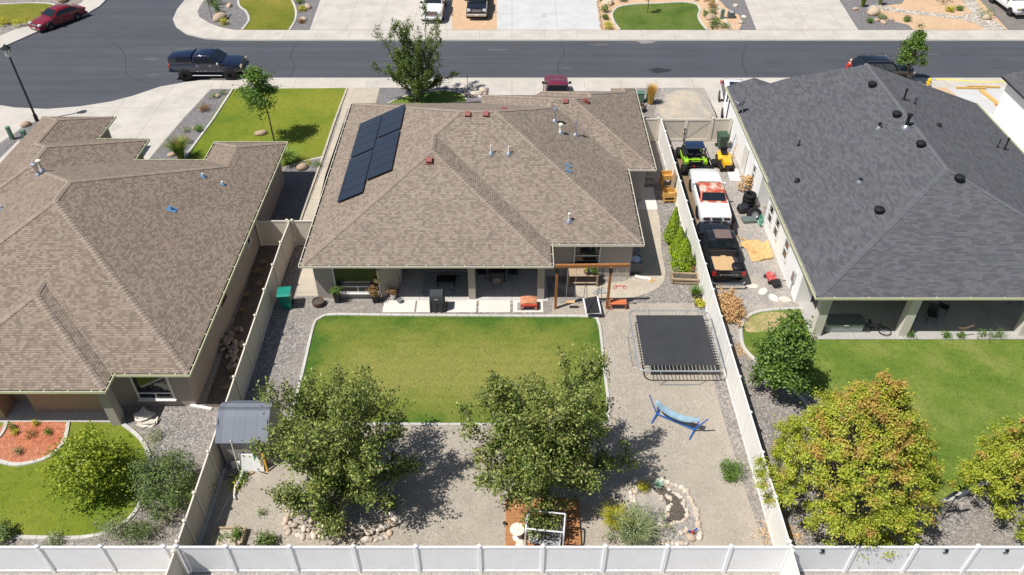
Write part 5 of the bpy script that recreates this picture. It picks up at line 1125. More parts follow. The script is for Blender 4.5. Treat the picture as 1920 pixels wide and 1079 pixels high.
# across the street
far = [(8,48,1.1,.8,LF_YEL,'yellow shrub at the left edge across the cul-de-sac'),(41,50,1.3,.9,LF_YEL,'yellow shrub nearest the red sedan'),
 (408,12,2.2,1.2,LF_GRN,'broad dark shrub in the far corner bed'),(395,10,1.2,1.0,LF_BUDD,'olive shrub at the back of the far corner bed'),(409,26,.7,1.1,LF_GRN,'dwarf conifer in the far corner bed'),(422,47,.95,.6,LF_YEL,'yellow-tipped shrub beside the big tan boulder'),
 (566,22,.7,.5,LF_YEL,'yellow shrub between the far boulders'),(560,6,1.0,.6,LF_GRN,'flowering shrub at the top of the far bed'),(565,44,.35,.3,LF_RUST,'tiny dark shrub beside the pale far boulder'),
 (1129,3,.9,.6,LF_GRN,'dark round shrub highest beside the new far driveway'),(1134,23,.9,.75,LF_GRN,'round green shrub second beside the new far driveway'),(1135,37,.7,.5,LF_BUDD,'grey-green shrub third beside the new far driveway'),(1139,54,1.0,.75,LF_YEL,'yellow-green shrub nearest the pavement beside the far driveway'),
 (1166,4,1.0,.6,LF_BUDD,'dull shrub at the top left of the striped lawn'),(1330,2,1.5,.7,LF_YEL,'yellow shrub at the top right of the striped lawn'),(1337,17,1.0,.8,LF_RUST,'brown-green shrub right of the striped lawn'),(1326,32,1.3,.6,LF_GRN,'curved green juniper right of the striped lawn'),(1336,26,.6,.5,LF_SAGE,'pale shrub above the curved juniper'),(1336,54,1.0,.7,LF_BUDD,'grey-green shrub by the pavement right of the striped lawn'),(1343,46,.7,.6,LF_GRN,'dark shrub behind the grey-green one near the utility box'),(1358,53,1.1,.5,LF_SAGE,'olive shrub nearest the stone divider'),
 (1631,43,.55,.4,LF_GRN,'small dark shrub at the left of the pink gravel'),(1654,36,.8,.4,LF_SAGE,'green tuft beside the pink boulder'),(1699,41,.6,.5,LF_GRN,'small green yucca on the pink gravel'),(1779,22,.9,.5,LF_YEL,'yellow-green clump on the upper pink gravel'),(1798,20,.5,.4,LF_GRN,'small green clump beside the cobble stream'),(1845,32,1.9,1.1,LF_SAGE,'large loose sage bush by the worn parking strip')]
for i, (px, py, w_, h, m, nm) in enumerate(far): shrub(nm, px, py, w_, h, m, 420, .11, 'shrubs across the street', 'shrub', 100+i, cl=.13, k=18)
for px, py, s_, nm in ((1616,14,1,'tall feathery grass at the left of the pink yard'),(1649,10,2,'tall feathery grass beside the cobbles of the pink yard')):
    t = plant('ornamental_grass', nm, 'grass', px, py); tuft(t, LF_BLADE, 350, 1.2, .5, .02, 130+s_, .4); tuft(t, LF_STRAW, 120, 1.4, .4, .014, 132+s_, .3, 'plumes')
t = plant('street_shrub', 'dark leafless shrub at the top of the pink yard', 'shrub', 1768, 5)
clumpy(t, BARKD, BARKD, (0,0,.5), (1.0,1.0,.5), 30, 300, .1, .2, .2, .03, 140)
# weeds along the right patio, weeds in the left alley
for i, (px, w_, h) in enumerate(((1705,.4,.4),(1772,.35,.4),(1800,.5,.45),(1845,.9,.55),(1868,.8,.5))):
    shrub(('small weed at the foot of the second patio column','thin weed left of the brown stake','weed just right of the brown stake','tall weeds growing along the patio edge','leafy weeds near the right edge of the patio')[i], px, 633, w_, h, LF_GRN, 220, .08, 'weeds along the patio', 'weed', 150+i, cl=.1, cat='weed', k=14)
for i, (px, py) in enumerate(((497,500),(487,515),(466,560),(458,590),(437,700),(440,640),(430,735),(492,540))):
    t = plant('dry_weed', 'dry brown weed in the shaded alley by the left house', 'weed', px, py, 'dry weeds in the alley'); tuft(t, LF_WEED, 90, .45, 1.0, .01, 160+i, .6)
t = plant('dead_bush_heap', 'heap of dead tan branches and leaves beside the pale fence', 'heap', 1366, 585)
clumpy(t, LF_DRY, BARK, (0,0,.35), (.55,1.1,.4), 90, 6500, .10, .13, .2, .03, 171, .25, .2, 0, .1, -.3)
for i, (px, py) in enumerate(((1450,1000),(1462,1007),(1475,1003),(1385,660))):
    t = plant('leaf_litter', 'scatter of fallen tan leaves on gravel', 'leaves', px, py, 'fallen leaves'); t['kind'] = 'stuff'
    n = 240; C = rng.normal(size=(n,3))*np.array([.4,.3,.02])+np.array([0,0,.03]); quads('leaves', leaves(C, .09, 2.5), LF_DRY, t)
# ================================================================ stones
RK = rockmat('river_rock', [(.68,.60,.49),(.58,.50,.41),(.74,.67,.57),(.64,.50,.37),(.50,.45,.40),(.78,.71,.61)])
RKT = rockmat('sandstone', [(.55,.42,.30),(.60,.48,.36),(.50,.38,.28)]); RKW = rockmat('pale_flagstone', [(.68,.63,.55),(.60,.55,.47),(.74,.70,.62)]); RKG = rockmat('rubble_stone', [(.34,.29,.24),(.42,.36,.30),(.28,.24,.2)])
def rockmesh(seed, m, sub=2, n=.28, flat=-.45):
    o = MB().blob((0,0,0), 1, 1, 1, sub, n, seed, flat).build('rock', m, smooth=True); me = o.data; bpy.data.objects.remove(o); return me
RME = [rockmesh(200+i, RK) for i in range(5)]; RMT = [rockmesh(300+i, RKT, 3, .35) for i in range(4)]
RMG = [rockmesh(400+i, RKG, 2, .4) for i in range(2)]
rd = random.Random(11)
def rock(me, loc, sx, sy, sz, label, group=None, name='rock', cat='rock'):
    o = bpy.data.objects.new(name, me); COL.objects.link(o); o.location = (loc[0], loc[1], loc[2]+sz*.40); o.scale = (sx, sy, sz); o.rotation_euler = (0, 0, rd.uniform(0, 6.28)); return tag(o, label, cat, group)
def rockline(path, n, s, label, group, wob=.09, z=0, smooth=4):
    q = smoothline([P(*p) for p in path], smooth); L = [0]
    for a, b in zip(q, q[1:]): L.append(L[-1]+(b-a).length)
    for i in range(n):
        d = L[-1]*(i+.5)/n; k = max(j for j in range(len(L)) if L[j] <= d); k = min(k, len(q)-2); p = q[k].lerp(q[k+1], (d-L[k])/max(1e-6, L[k+1]-L[k]))
        f = rd.uniform(.7, 1.3)*s; rock(rd.choice(RME), (p.x+rd.uniform(-wob,wob), p.y+rd.uniform(-wob,wob), z), f, f*rd.uniform(.65,.95), f*rd.uniform(.55,.8), label, group)
LR = 'rounded pale rock in the stone ring round the left big tree'; RR_ = 'rounded pale rock in the ring beside the lavender'
rockline([(533,972),(540,992),(556,1004),(600,1008),(660,1013),(705,1012),(738,1000)], 24, .15, LR, 'stone ring left', .06)
rockline([(536,978),(545,985),(575,998),(640,1004),(700,1002),(742,985)], 22, .14, LR, 'stone ring left', .05, .12)
rockline([(536,932),(540,945),(536,958),(548,964),(562,968),(576,975),(600,984),(650,990),(690,985)], 34, .14, LR, 'stone ring left', .12)
rockline([(735,900),(738,920),(730,945),(736,965),(742,980)], 13, .14, LR, 'stone ring left', .1)
rockline([(540,938),(545,955),(560,962)], 12, .11, LR, 'stone ring left', .16)
rockline([(1180,908),(1192,902),(1212,898),(1240,903),(1268,912),(1288,924),(1295,938),(1301,952),(1307,968),(1309,985),(1312,1002),(1306,1012)], 44, .125, RR_, 'stone ring right', .04)
rockline([(1240,905),(1255,920),(1278,935),(1283,950),(1290,962),(1284,975),(1268,982),(1250,986),(1232,984)], 30, .10, RR_, 'stone ring right', .05)
rockline([(1180,925),(1192,918),(1188,935),(1195,950)], 14, .13, RR_, 'stone ring right', .12)
rockline([(1236,936),(1250,930),(1256,945),(1248,960),(1258,970)], 13, .11, RR_, 'stone ring right', .07)
rockline([(1268,1003),(1277,1001),(1290,993)], 5, .10, RR_, 'stone ring right', .02)
rockline([(1232,1019),(1262,1020),(1290,1022)], 9, .12, RR_, 'stone ring right', .06)
ground('soil_bed', [(1236,912),(1262,922),(1280,940),(1288,962),(1275,977),(1252,980),(1250,955),(1245,935),(1225,920)], Z3, G_SOIL, 2)
ground('gravel_bed', [(1190,912),(1240,908),(1285,930),(1300,960),(1308,1005),(1280,1020),(1200,1020),(1175,950)], Z2, G_DIRTY, 2)
ground('gravel_bed', [(540,938),(560,970),(610,985),(690,985),(738,960),(735,900),(640,880),(560,900)], Z3, G_DIRTY, 2)
bl = [(1296,1012,.27,'largest tan boulder at the foot of the right stone ring'),(728,985,.3,'rust brown boulder in the shade of the left tree ring'),
 (490,252,.55,'pale speckled boulder beside the slim lawn tree'),(569,316,.55,'tan boulder in the dark gravel in front of the alley'),(409,182,.32,'square tan boulder near the pavement in the driveway bed'),(367,242,.36,'tan boulder lower down the driveway bed'),(325,291,.5,'pale boulder half hidden by fountain grass'),
 (51,236,.5,'reddish boulder beside the green utility boxes'),(410,38,.85,'big tan boulder in the far corner bed'),(430,13,.5,'small tan boulder at the top of the far corner bed'),(579,15,.65,'flat tan boulder in the far bed by the driveway'),(568,39,.45,'pale pointed boulder in the far bed'),
 (119,2,.8,'pinkish boulder at the top of the cul-de-sac'),(1140,8,.9,'mauve boulder left of the striped lawn'),(1333,36,.75,'rounded mauve boulder beside the curved juniper'),(1379,13,.4,'small tan boulder on grey gravel near the divider'),(1395,35,.4,'tan boulder at the lower edge of the grey gravel'),(1388,44,.45,'split tan boulder near the grey gravel'),(1302,2,.5,'grey boulder at the top of the striped lawn'),
 (1637,26,.95,'large pink boulder at the end of the cobble stream'),(1602,19,.35,'small tan boulder with a yellow plant at left of the pink yard'),(1643,40,.4,'pale boulder on dark gravel below the pink one'),(1656,44,.5,'flat pale boulder on dark gravel'),(1671,39,.4,'pale boulder at the edge of the pink gravel'),(1846,36,.55,'pale boulder under the large sage bush'),(1806,27,.35,'brown boulder beside the cobble stream'),
 (888,170,.5,'grey boulder beside the small oval lawn'),(905,172,.55,'large grey boulder at the end of the small oval lawn'),(898,178,.4,'grey boulder nearest the roof by the oval lawn'),(1202,238,.3,'tan boulder by the corner of the tan roof')]
for i, (px, py, s, nm) in enumerate(bl):
    q = P(px, py); s *= .74; rock(RMT[i % 4] if 'grey' not in nm else RME[i % 5], q, s, s*.78, s*.66, nm, None, 'boulder', 'boulder')
for i in range(40):
    rock(rd.choice(RME), P(rd.uniform(868,912), rd.uniform(171,186)), *[f*rd.uniform(.7,1.2) for f in (.16,.14,.11)], 'small grey rock in the pile beside the oval lawn', 'small rocks by the oval lawn')
for i in range(16):
    rock(rd.choice(RMT), P(1120+rd.uniform(-1,1)+i*.5, 6+i*3.2), .12, .1, .12, 'small dark edging stone along the new far driveway', 'edging stones along the far driveway')
for i in range(14):
    q = P(275+rd.uniform(-10,14), 788+rd.uniform(-10,9))
    single(MB().prism([(.34*(1+.3*math.sin(3*a+i))*math.cos(a), .24*(1+.3*math.cos(2*a+i))*math.sin(a)) for a in np.linspace(0,6.28,8)[:-1]], 0, .06), 'flagstone', RKW, 'cream flagstone slab in the pile outside the left house', 'stone slab', 'flagstone pile', (q.x, q.y, .02+.045*(i//2)), rd.uniform(0,6)).rotation_euler = (rd.uniform(-.3,.3), rd.uniform(-.3,.3), rd.uniform(0,6))
for i in range(46):
    q = P(432+rd.gauss(0,9)+(i % 5), 655+rd.gauss(0,24)); 
    o = rock(rd.choice(RMT), (q.x, q.y, abs(rd.gauss(0,.12))), rd.uniform(.12,.26), rd.uniform(.08,.16), .07, 'broken grey-brown rubble stone in the shaded alley', 'rubble in the alley', 'rubble_stone', 'stone'); o.data = RMG[i % 2] if 'RMG' in globals() else o.data
for i, (px, py) in enumerate(((1410,538),(1430,548),(1450,560),(1471,563))):
    q = P(px, py); single(MB().prism([(.36*(1+.12*math.sin(3*a+i*2))*math.cos(a), .24*(1+.15*math.cos(2*a+i))*math.sin(a)) for a in np.linspace(0,6.28,9)[:-1]], 0, .035), 'stepping_stone', RKW, ('stepping stone nearest the black pickup','stepping stone second from the black pickup','stepping stone third from the black pickup','stepping stone nearest the white wall')[i], 'stepping stone', 'stepping stones', (q.x, q.y, .006), i)
for i, (px, py) in enumerate(((1213,322),(1213,333),(1213,344))):
    q = P(px, py); single(MB().prism([(.42*math.cos(a), .3*(1+.1*math.sin(3*a+i))*math.sin(a)) for a in np.linspace(0,6.28,11)[:-1]], 0, .05), 'stepping_stone', RKG, ('farthest','middle','nearest')[i]+' brown stepping stone beside the grey side wall', 'stepping stone', 'stones by the side wall', (q.x, q.y, .02))
# ================================================================ trampoline, swings, hammock
TUBE = plain('zinc_tube', (.50,.53,.55), .35, .6, .5); MATT = plain('woven_black_mat', (.045,.046,.05), .8, 0, .2, .1, 1.2); SPR = plain('spring_steel', (.62,.62,.6), .35, .6)
tp = thing('trampoline', 'large rectangular trampoline with black mat beside the pale fence', 'trampoline', (8.35, 29.35, 0), 0)
W2, D2, ZT = 2.12, 2.22, .92
def rrect(w_, d_, r, z, n=5):
    o = []
    for cx, cy, a0 in ((w_-r,d_-r,0),(-w_+r,d_-r,PI/2),(-w_+r,-d_+r,PI),(w_-r,-d_+r,1.5*PI)):
        for i in range(n+1): a = a0+PI/2*i/n; o.append((cx+r*math.cos(a), cy+r*math.sin(a), z))
    return o
MB().tube(rrect(W2, D2, .38, ZT), .04, 8, True).build('rim', TUBE, tp, smooth=True)
MB().add([(x*1.78, y*1.84, ZT-.005+dz) for dz in (0,.012) for x, y in ((-1,-1),(1,-1),(1,1),(-1,1))], [(3,2,1,0),(4,5,6,7),(0,1,5,4),(1,2,6,5),(2,3,7,6),(3,0,4,7)]).build('mat', MATT, tp)
spm = None
for k in range(76):
    s_ = k // 19; i = k % 19; u = -1.68+3.36*i/18
    a, b = {0:((u,-1.84),(u,-D2+.03)),1:((u,1.84),(u,D2-.03)),2:((-1.78,u*1.03),(-W2+.03,u*1.03)),3:((1.78,u*1.03),(W2-.03,u*1.03))}[s_]
    l = math.dist(a, b); o = None
    if spm is None: o = MB().tube([(0,0,0),(.3,0,0)], .017, 5).build('spring', SPR, tp); spm = o.data
    else: o = bpy.data.objects.new('spring', spm); COL.objects.link(o); o.parent = tp
    o.location = (a[0], a[1], ZT); o.rotation_euler = (0, 0, math.atan2(b[1]-a[1], b[0]-a[0])); o.scale.x = l/.3
for sx in (-1, 1): MB().tube([(sx*(W2-.02),-1.0,ZT),(sx*(W2+.1),-1.0,.05),(sx*(W2+.1),1.0,.05),(sx*(W2-.02),1.0,ZT)], .022, 7).build('leg', TUBE, tp, smooth=True)
for sy in (-1, 1): MB().tube([(-1.0,sy*(D2-.02),ZT),(-1.0,sy*(D2+.08),.05),(1.0,sy*(D2+.08),.05),(1.0,sy*(D2-.02),ZT)], .022, 7).build('leg', TUBE, tp, smooth=True)
SWW = wood('stained_timber', (.34,.145,.05), (4,4,1), .3); SWB = plain('dark_rope', (.03,.03,.03), .8); ROPE = plain('grey_rope', (.4,.39,.36), .8); ORNG = plain('orange_paint', (.55,.15,.06), .5)
sw = thing('swing_set', 'timber swing frame with two posts and one long beam in front of the grey wall', 'swing set', (4.0, 32.75, 0))
MB().obox((4.25,32.8,3.02), (1.95,.04,0), (0,.07,0), (0,0,.09)).build('beam', SWW, sw, world=True, bevel=.01)
for x in (2.4, 5.25):
    MB().obox((x,32.76,1.45), (.07,0,0), (0,.07,0), (0,0,1.5)).build('post', SWW, sw, world=True, bevel=.01)
    MB().box(x-.09,x+.09,32.66,32.86,2.6,2.93).build('bracket', BLK, sw, world=True)
s = thing('swing', 'plain wooden seat swing hanging from the left of the timber beam', 'swing', (3.2,32.75,.5))
MB().cbox((3.2,32.75,.5), .5,.2,.04).build('seat', wood('pine_seat', (.6,.4,.2), (8,1,1)), s, world=True)
for dx in (-.24,.24): MB().tube([(3.2+dx,32.75,.52),(3.2+dx*.95,32.78,2.95)], .012, 5).build('rope', ROPE, s, world=True)
s = thing('platform_swing', 'white framed platform swing with black mesh hanging from the timber beam', 'swing', (4.45,32.9,.35))
pc = [P(1094,561,.4), P(1120,557,.4), P(1127,588,.4), P(1100,590,.4)]
MB().tube([p for p in pc], .055, 7, True).build('frame', plain('white_foam', (.78,.78,.8), .6), s, world=True, smooth=True)
MB().prism([(p.x, p.y) for p in pc], .385, .41).build('mesh_mat', plain('black_mesh', (.02,.02,.022), .7), s, world=True)
for i, p in enumerate(pc):
    tx_ = 4.05 if i in (0,3) else 4.85; MB().tube([p, Vector((tx_,32.8,1.6)) if i > 1 else p.lerp(Vector((tx_,32.8,3)),.5), Vector((tx_,32.8,2.95))], .016, 5).build('rope', SWB, s, world=True)
s = thing('trapeze_bar', 'red trapeze bar on yellow chains at the right end of the timber beam', 'swing', (5.85,32.8,1.55))
MB().tube([(5.58,32.8,1.6),(6.12,32.8,1.6)], .03, 7).build('bar', plain('red_plastic', (.62,.07,.04), .4), s, world=True)
for dx in (-.26,.26):
    MB().tube([(5.85+dx,32.8,1.6),(5.85+dx,32.8,2.95)], .011, 5).build('chain', plain('yellow_chain', (.6,.55,.2), .5), s, world=True)
    MB().tube([Vector((5.85+dx,32.8,1.48))+Vector((.09*math.cos(a),0,.09*math.sin(a))) for a in np.linspace(0,6.28,12)[:-1]], .018, 6, True).build('ring', plain('red_plastic', (.62,.07,.04), .4), s, world=True)
BLUEP = paint('blue_paint', (.01,.12,.45), .35); HAM = plain('pale_blue_cloth', (.27,.39,.47), .9, 0, .1, .2, 3)
TL, TR = P(1218,742,1.15), P(1327,787,1.15); mid_ = (TL+TR)/2; ax = (TR-TL); ax.z = 0; HL = ax.length/2; ax.normalize(); sd = Vector((-ax.y, ax.x, 0))
hm = thing('hammock_stand', 'bright blue metal hammock stand on the tan gravel', 'hammock stand', (mid_.x, mid_.y, 0), math.atan2(ax.y, ax.x))
MB().tube([(-.95,0,.12),(.95,0,.12)], .035, 7).build('base_bar', BLUEP, hm)
for sg in (-1, 1):
    MB().tube([(sg*.95,0,.12),(sg*HL,0,1.15)], .038, 7).build('arm', BLUEP, hm)
    MB().tube([(sg*.95,-.62,.04),(sg*.95,0,.14),(sg*.95,.62,.04)], .035, 7).build('foot', BLUEP, hm)
hb = thing('hammock', 'pale blue cloth hammock slung on the blue stand', 'hammock', (mid_.x, mid_.y, 0), math.atan2(ax.y, ax.x))
g = []; nu, nv = 16, 6
for i in range(nu+1):
    u = -1+2*i/nu; z = .42+.45*u*u; wd = .2*(1-.4*abs(u)**3)
    for j in range(nv+1): v = -1+2*j/nv; g.append((u*HL*.76, v*wd, z+.10*v*v*(1-abs(u)*.5)))
m = MB().add(g, [(i*(nv+1)+j, i*(nv+1)+j+1, (i+1)*(nv+1)+j+1, (i+1)*(nv+1)+j) for i in range(nu) for j in range(nv)]); o = m.build('cloth', HAM, hb, smooth=True)
o.modifiers.new('thick', 'SOLIDIFY').thickness = .012
for sg in (-1, 1):
    for v in (-.2, .2): MB().tube([(sg*HL*.76, v, .8),(sg*HL, 0, 1.14)], .008, 4).build('cord', ROPE, hb)
# ================================================================ patio of the middle house
tag(MB().box(-6.4,2.0,33.36,37.3,-.05,.03).build('patio', CPATIO), kind='structure')
for i, (a, b) in enumerate(((717,777),(780,835),(838,893),(897,957),(962,1019))):
    p0, p1 = P(a, 587), P(b, 565); single(MB().box(P(a,587).x, P(b,587).x, p0.y, p1.y, 0, .04), 'patio_paver', PAVER, ('square concrete paver at the left end of the patio row','concrete paver under the covered grill','concrete paver just right of the covered grill','concrete paver fourth along the patio row','concrete paver with grey rug at the right end of the patio row')[i], 'paver', 'pavers along the patio', bevel=.008)
single(MB().box(P(970,583).x,P(1011,583).x,32.55,33.2,.043,.052), 'doormat', plain('grey_mat', (.27,.275,.29), .95, 0, .1, .2, 8), 'grey mat on the end paver under the red play table', 'mat')
tb_ = thing('play_table', 'red and orange kids play table on the grey mat', 'table', (.92, 32.85, .05))
MB().loft([[(x,-.3,z-.12),(x,-.3,z),(x,.3,z),(x,.3,z-.12)] for x, z in ((-.45,.44),(-.38,.5),(0,.55),(.38,.5),(.45,.44))]).build('table_top', plain('orange_tan_plastic', (.55,.24,.13), .5, 0, .4, .3, 5), tb_, smooth=True)
MB().box(-.45,.45,-.335,-.30,.3,.42).build('side_panel', plain('red_plastic', (.62,.07,.04), .4), tb_)
for x in (-.4,.4):
    for y in (-.26,.26): MB().box(x-.06,x+.06,y-.06,y+.06,0,.42).build('leg', plain('orange_tan_plastic', (.5,.2,.1), .5), tb_, bevel=.01)
tb_ = thing('bench_table', 'low orange timber stool to the right of the platform swing', 'stool', (5.85, 32.85, 0))
MB().box(-.45,.45,-.22,.22,.38,.43).build('top', ORNG, tb_, bevel=.008)
for x in (-.38,.38):
    for y in (-.18,.18): MB().obox((x*1.08,y,.19), (.035,0,0), (0,.03,0), (-x*.08,0,.19)).build('leg', ORNG, tb_)
# covered grill
gr = thing('covered_grill', 'grill under a fitted black cover on the patio pavers', 'grill', (-4.1, 32.72, .04))
rings = []
for z, wx_, wy_, rip in ((0,.40,.33,.03),(.5,.39,.32,.02),(.62,.40,.33,.005),(1.1,.37,.3,.0),(1.16,.33,.26,0)):
    rings.append([((wx_+rip*math.sin(9*a))*max(-1,min(1,1.5*math.cos(a))), (wy_+rip*math.cos(11*a))*max(-1,min(1,1.5*math.sin(a))), z) for a in np.linspace(0,2*PI,41)[:-1]])
MB().loft(rings).build('cover', plain('charcoal_cover', (.055,.058,.062), .75, 0, .2, .12), gr, smooth=True)
MB().box(-.09,.09,-.345,-.335,.9,.94).build('badge', plain('pale_badge', (.6,.6,.6), .5), gr)
def pot(nm, label, loc, prof, m, soil=True, n=16, group=None, rz=0):
    t = thing(nm, label, 'planter', loc, rz, group); MB().lathe((0,0,0), prof, n).build('container', m, t, smooth=n > 4)
    h = max(p[1] for p in prof); r = min(p[0] for p in prof[-2:] if p[0] > 0.01) if soil else 0
    if soil: MB().lathe((0,0,h-.08), [(prof[1][0]*.86,0),(prof[1][0]*.86,.03),(0,.04)], n).build('soil', G_SOIL, t)
    return t
BLKP = plain('black_planter', (.022,.024,.028), .5)
for i, (x, lab, lf) in enumerate(((-9.72,'tall square black planter with bright green plant left of the window',LF_GRN),(-7.6,'tall square black planter with rusty red plant right of the window',LF_RUST))):
    t = pot('planter', lab, (x, 33.28, 0), [(.17,0),(.25,.72),(.21,.72),(.2,.62)], BLKP, True, 4, None, PI/4)
    clumpy(t, lf, BARK, (0,0,.85), (.28,.28,.26), 18, 420, .09, .09, .7, .015, 210+i, .2, .2, low=-.6)
t = pot('barrel_planter', 'half barrel planter with bare soil at the house corner', (-10.75,33.05,0), [(.27,0),(.33,.15),(.34,.32),(.29,.32),(.28,.2)], wood('barrel_wood', (.13,.085,.055), (6,6,1)), True)
t = pot('flower_pot', 'white pot with autumn coloured plant at the left edge of the patio', (-6.65,33.6,.03), [(.12,0),(.17,.28),(.14,.28),(.13,.2)], TRIM); clumpy(t, LF_RUST, BARK, (0,0,.5), (.22,.22,.22), 14, 300, .08, .08, .3, .012, 213, low=-.5)
single(MB().lathe((-6.25,33.25,.03), [(.12,0),(.17,.12),(.16,.2),(.08,.22),(0,.22)], 14), 'watering_pot', plain('black_white_glaze', (.2,.21,.23), .3, 0, .5, .8, 9), 'small black and white pot on the patio edge', 'pot', smooth=True)
o = thing('wall_ornament', 'pale timber lantern ornament hung on the grey wall right of the big window', 'ornament', (-7.45,33.56,1.35))
PINE = wood('yellow_pine', (.62,.36,.10), (1.2,8,8), .2); MB().cbox((-7.45,33.52,1.35), .34,.06,.28,0,0,.4).build('frame', PINE, o, world=True); MB().cbox((-7.45,33.48,1.35), .18,.05,.14,0,0,.4).build('shade', CREAM, o, world=True)
o = thing('wind_chime', 'string of pale chimes hanging under the eave beside the timber ornament', 'wind chime', (-7.3,33.45,1.8))
for i in range(4): MB().tube([(-7.36+.045*i,33.42,1.75),(-7.36+.045*i,33.42,2.15)], .012, 5).build('chime', GALV, o, world=True)
MB().lathe((-7.29,33.42,2.15), [(.09,0),(.09,.03),(.01,.04)], 10).tube([(-7.29,33.42,2.18),(-7.29,33.42,2.58)], .005, 4).build('hanger', GALV, o, world=True)
# rug, sofa, dining set
RUG = N('patterned_rug'); _rv = RUG.n('TexVoronoi', feature='DISTANCE_TO_EDGE'); RUG.L(RUG.co(scale=(1.6,2.2,1)), _rv.inputs['Vector']); _rv.inputs['Scale'].default_value = 1.4
RUG = RUG.fin(RUG.ramp(_rv.outputs[0], [(.0,(.5,.5,.48)),(.10,(.12,.13,.15)),(.17,(.48,.48,.46)),(.30,(.16,.17,.19)),(.34,(.5,.49,.47))]), .95, 0, .1)
single(MB().box(-5.1,-2.55,33.65,35.9,.031,.042), 'rug', RUG, 'patterned grey rug on the covered patio', 'rug')
WICK = plain('dark_wicker', (.035,.03,.028), .8); CUSH = plain('grey_cushion', (.35,.34,.33), .9)
so_ = thing('patio_sofa', 'dark wicker sofa with pale seat on the covered patio', 'sofa', (-3.9,36.45,.03))
MB().box(-1.05,1.05,-.42,.42,.12,.34).build('base', WICK, so_, bevel=.02); MB().box(-1.05,1.05,.3,.45,.34,.8).build('backrest', WICK, so_, bevel=.03); MB().box(-.88,.88,-.4,.29,.34,.46).build('seat_cushion', CUSH, so_, bevel=.03)
for sg in (-1,1): MB().box(sg*.97-.09,sg*.97+.09,-.42,.3,.34,.6).build('armrest', WICK, so_, bevel=.02)
for i, (x, c) in enumerate(((-.7,(.42,.3,.2)),(-.35,(.5,.5,.52)),(.0,(.6,.6,.62)),(.35,(.5,.5,.54)),(.68,(.45,.40,.22)))):
    single(MB().cbox((0,0,0), .36,.14,.34,0,-.35), 'cushion', plain('cushion_cloth_%s' % 'abcde'[i], c, .95, 0, .1, .3, 8), ('flowered cushion at the left end of the wicker sofa','grey cushion second from the left on the wicker sofa','white cushion in the middle of the wicker sofa','bluish cushion right of the middle on the wicker sofa','yellowish cushion at the right end of the wicker sofa')[i], 'cushion', 'sofa cushions', (-3.9+x,36.6,.68), 0, bevel=.05)
ct = thing('coffee_table', 'low black coffee table on the patterned rug', 'table', (-3.75,34.85,.042)); MB().box(-.55,.55,-.3,.3,.34,.39).build('top', BLK, ct, bevel=.01)
for x in (-.48,.48):
    for y in (-.24,.24): MB().box(x-.03,x+.03,y-.03,y+.03,0,.34).build('leg', BLK, ct)
dt = thing('dining_table', 'dark patio dining table between the two columns', 'table', (-.85,35.7,.03)); MB().box(-.5,.5,-.75,.75,.68,.73).build('top', plain('dark_table_top', (.03,.03,.032), .35), dt, bevel=.01)
for x in (-.42,.42):
    for y in (-.66,.66): MB().box(x-.03,x+.03,y-.03,y+.03,0,.68).build('leg', BLK, dt)
def chair(lab, loc, rz, sm, group='patio chairs'):
    c = thing('patio_chair', lab, 'chair', loc, rz, group); MB().box(-.24,.24,-.24,.24,.40,.45).build('seat', sm, c, bevel=.01); MB().obox((0,.26,.68), (.23,0,0), (0,.02,0), (0,.06,.24)).build('backrest', sm, c, bevel=.008)
    for x in (-.22,.22):
        for y in (-.22,.22): MB().tube([(x,y,.42),(x*1.12,y*1.15,0)], .014, 5).build('leg', BLK, c)
        MB().tube([(x*1.1,-.2,.42),(x*1.15,-.18,.63),(x*1.1,.26,.66)], .014, 5).build('armrest', BLK, c)
    return c
SLING = plain('brown_sling', (.13,.105,.09), .8); SLD = plain('dark_sling', (.03,.03,.032), .8)
chair('patio chair with brown sling back nearest the camera at the dining table', (-.85,34.55,.03), PI, SLING)
for x, y, r, nm in ((-1.75,35.4,PI/2,'near left'),(-1.75,36.1,PI/2,'far left'),(.05,35.4,-PI/2,'near right'),(.05,36.1,-PI/2,'far right')): chair('dark patio chair on the %s side of the dining table' % nm, (x,y,.03), r, SLD)
gg = thing('grill_cart', 'stainless grill cart against the patio back wall', 'grill', (.85,36.7,.03))
MB().box(-.5,.5,-.28,.28,.75,.85).build('shelf', GALV, gg); MB().loft([[(x,-.26,.85),(x,-.24,1.05),(x,0,1.18),(x,.24,1.05),(x,.26,.85)] for x in (-.34,.34)]).build('lid', GALV, gg)
for x in (-.44,.44):
    for y in (-.22,.22): MB().box(x-.03,x+.03,y-.03,y+.03,0,.75).build('leg', BLK, gg)
for x in (-.15,0,.15): MB().lathe((x,-.29,.8), [(.03,0),(.03,.03),(0,.03)], 8, (0,-1,0)).build('knob', BLK, gg)
t = pot('flower_pot', 'dark pot with leafy plant behind the grill cart', (1.55,36.85,.03), [(.14,0),(.2,.35),(.17,.35),(.16,.25)], BLKP); clumpy(t, LF_GRN, BARK, (0,0,.75), (.3,.3,.35), 20, 450, .1, .1, .4, .015, 214)
t = pot('flower_pot', 'trailing plant in a pot behind the dining table', (-.75,36.95,.03), [(.16,0),(.24,.4),(.2,.4),(.18,.3)], BLKP); clumpy(t, LF_GRN, BARK, (0,0,.9), (.38,.3,.4), 24, 600, .1, .12, .4, .015, 215)
t = pot('flower_pot', 'dark pot with broad leaves in the left back corner of the patio', (-5.9,36.8,.03), [(.16,0),(.22,.4),(.18,.4),(.17,.3)], BLKP); clumpy(t, LF_GRN, BARK, (0,0,.7), (.35,.3,.35), 20, 450, .12, .12, .4, .015, 216)
single(MB().lathe((-2.75,36.6,.03), [(.03,0),(.03,.5),(.26,.5),(.26,.54),(0,.54)], 16), 'side_table', GALV, 'small round side table at the right end of the wicker sofa', 'table')
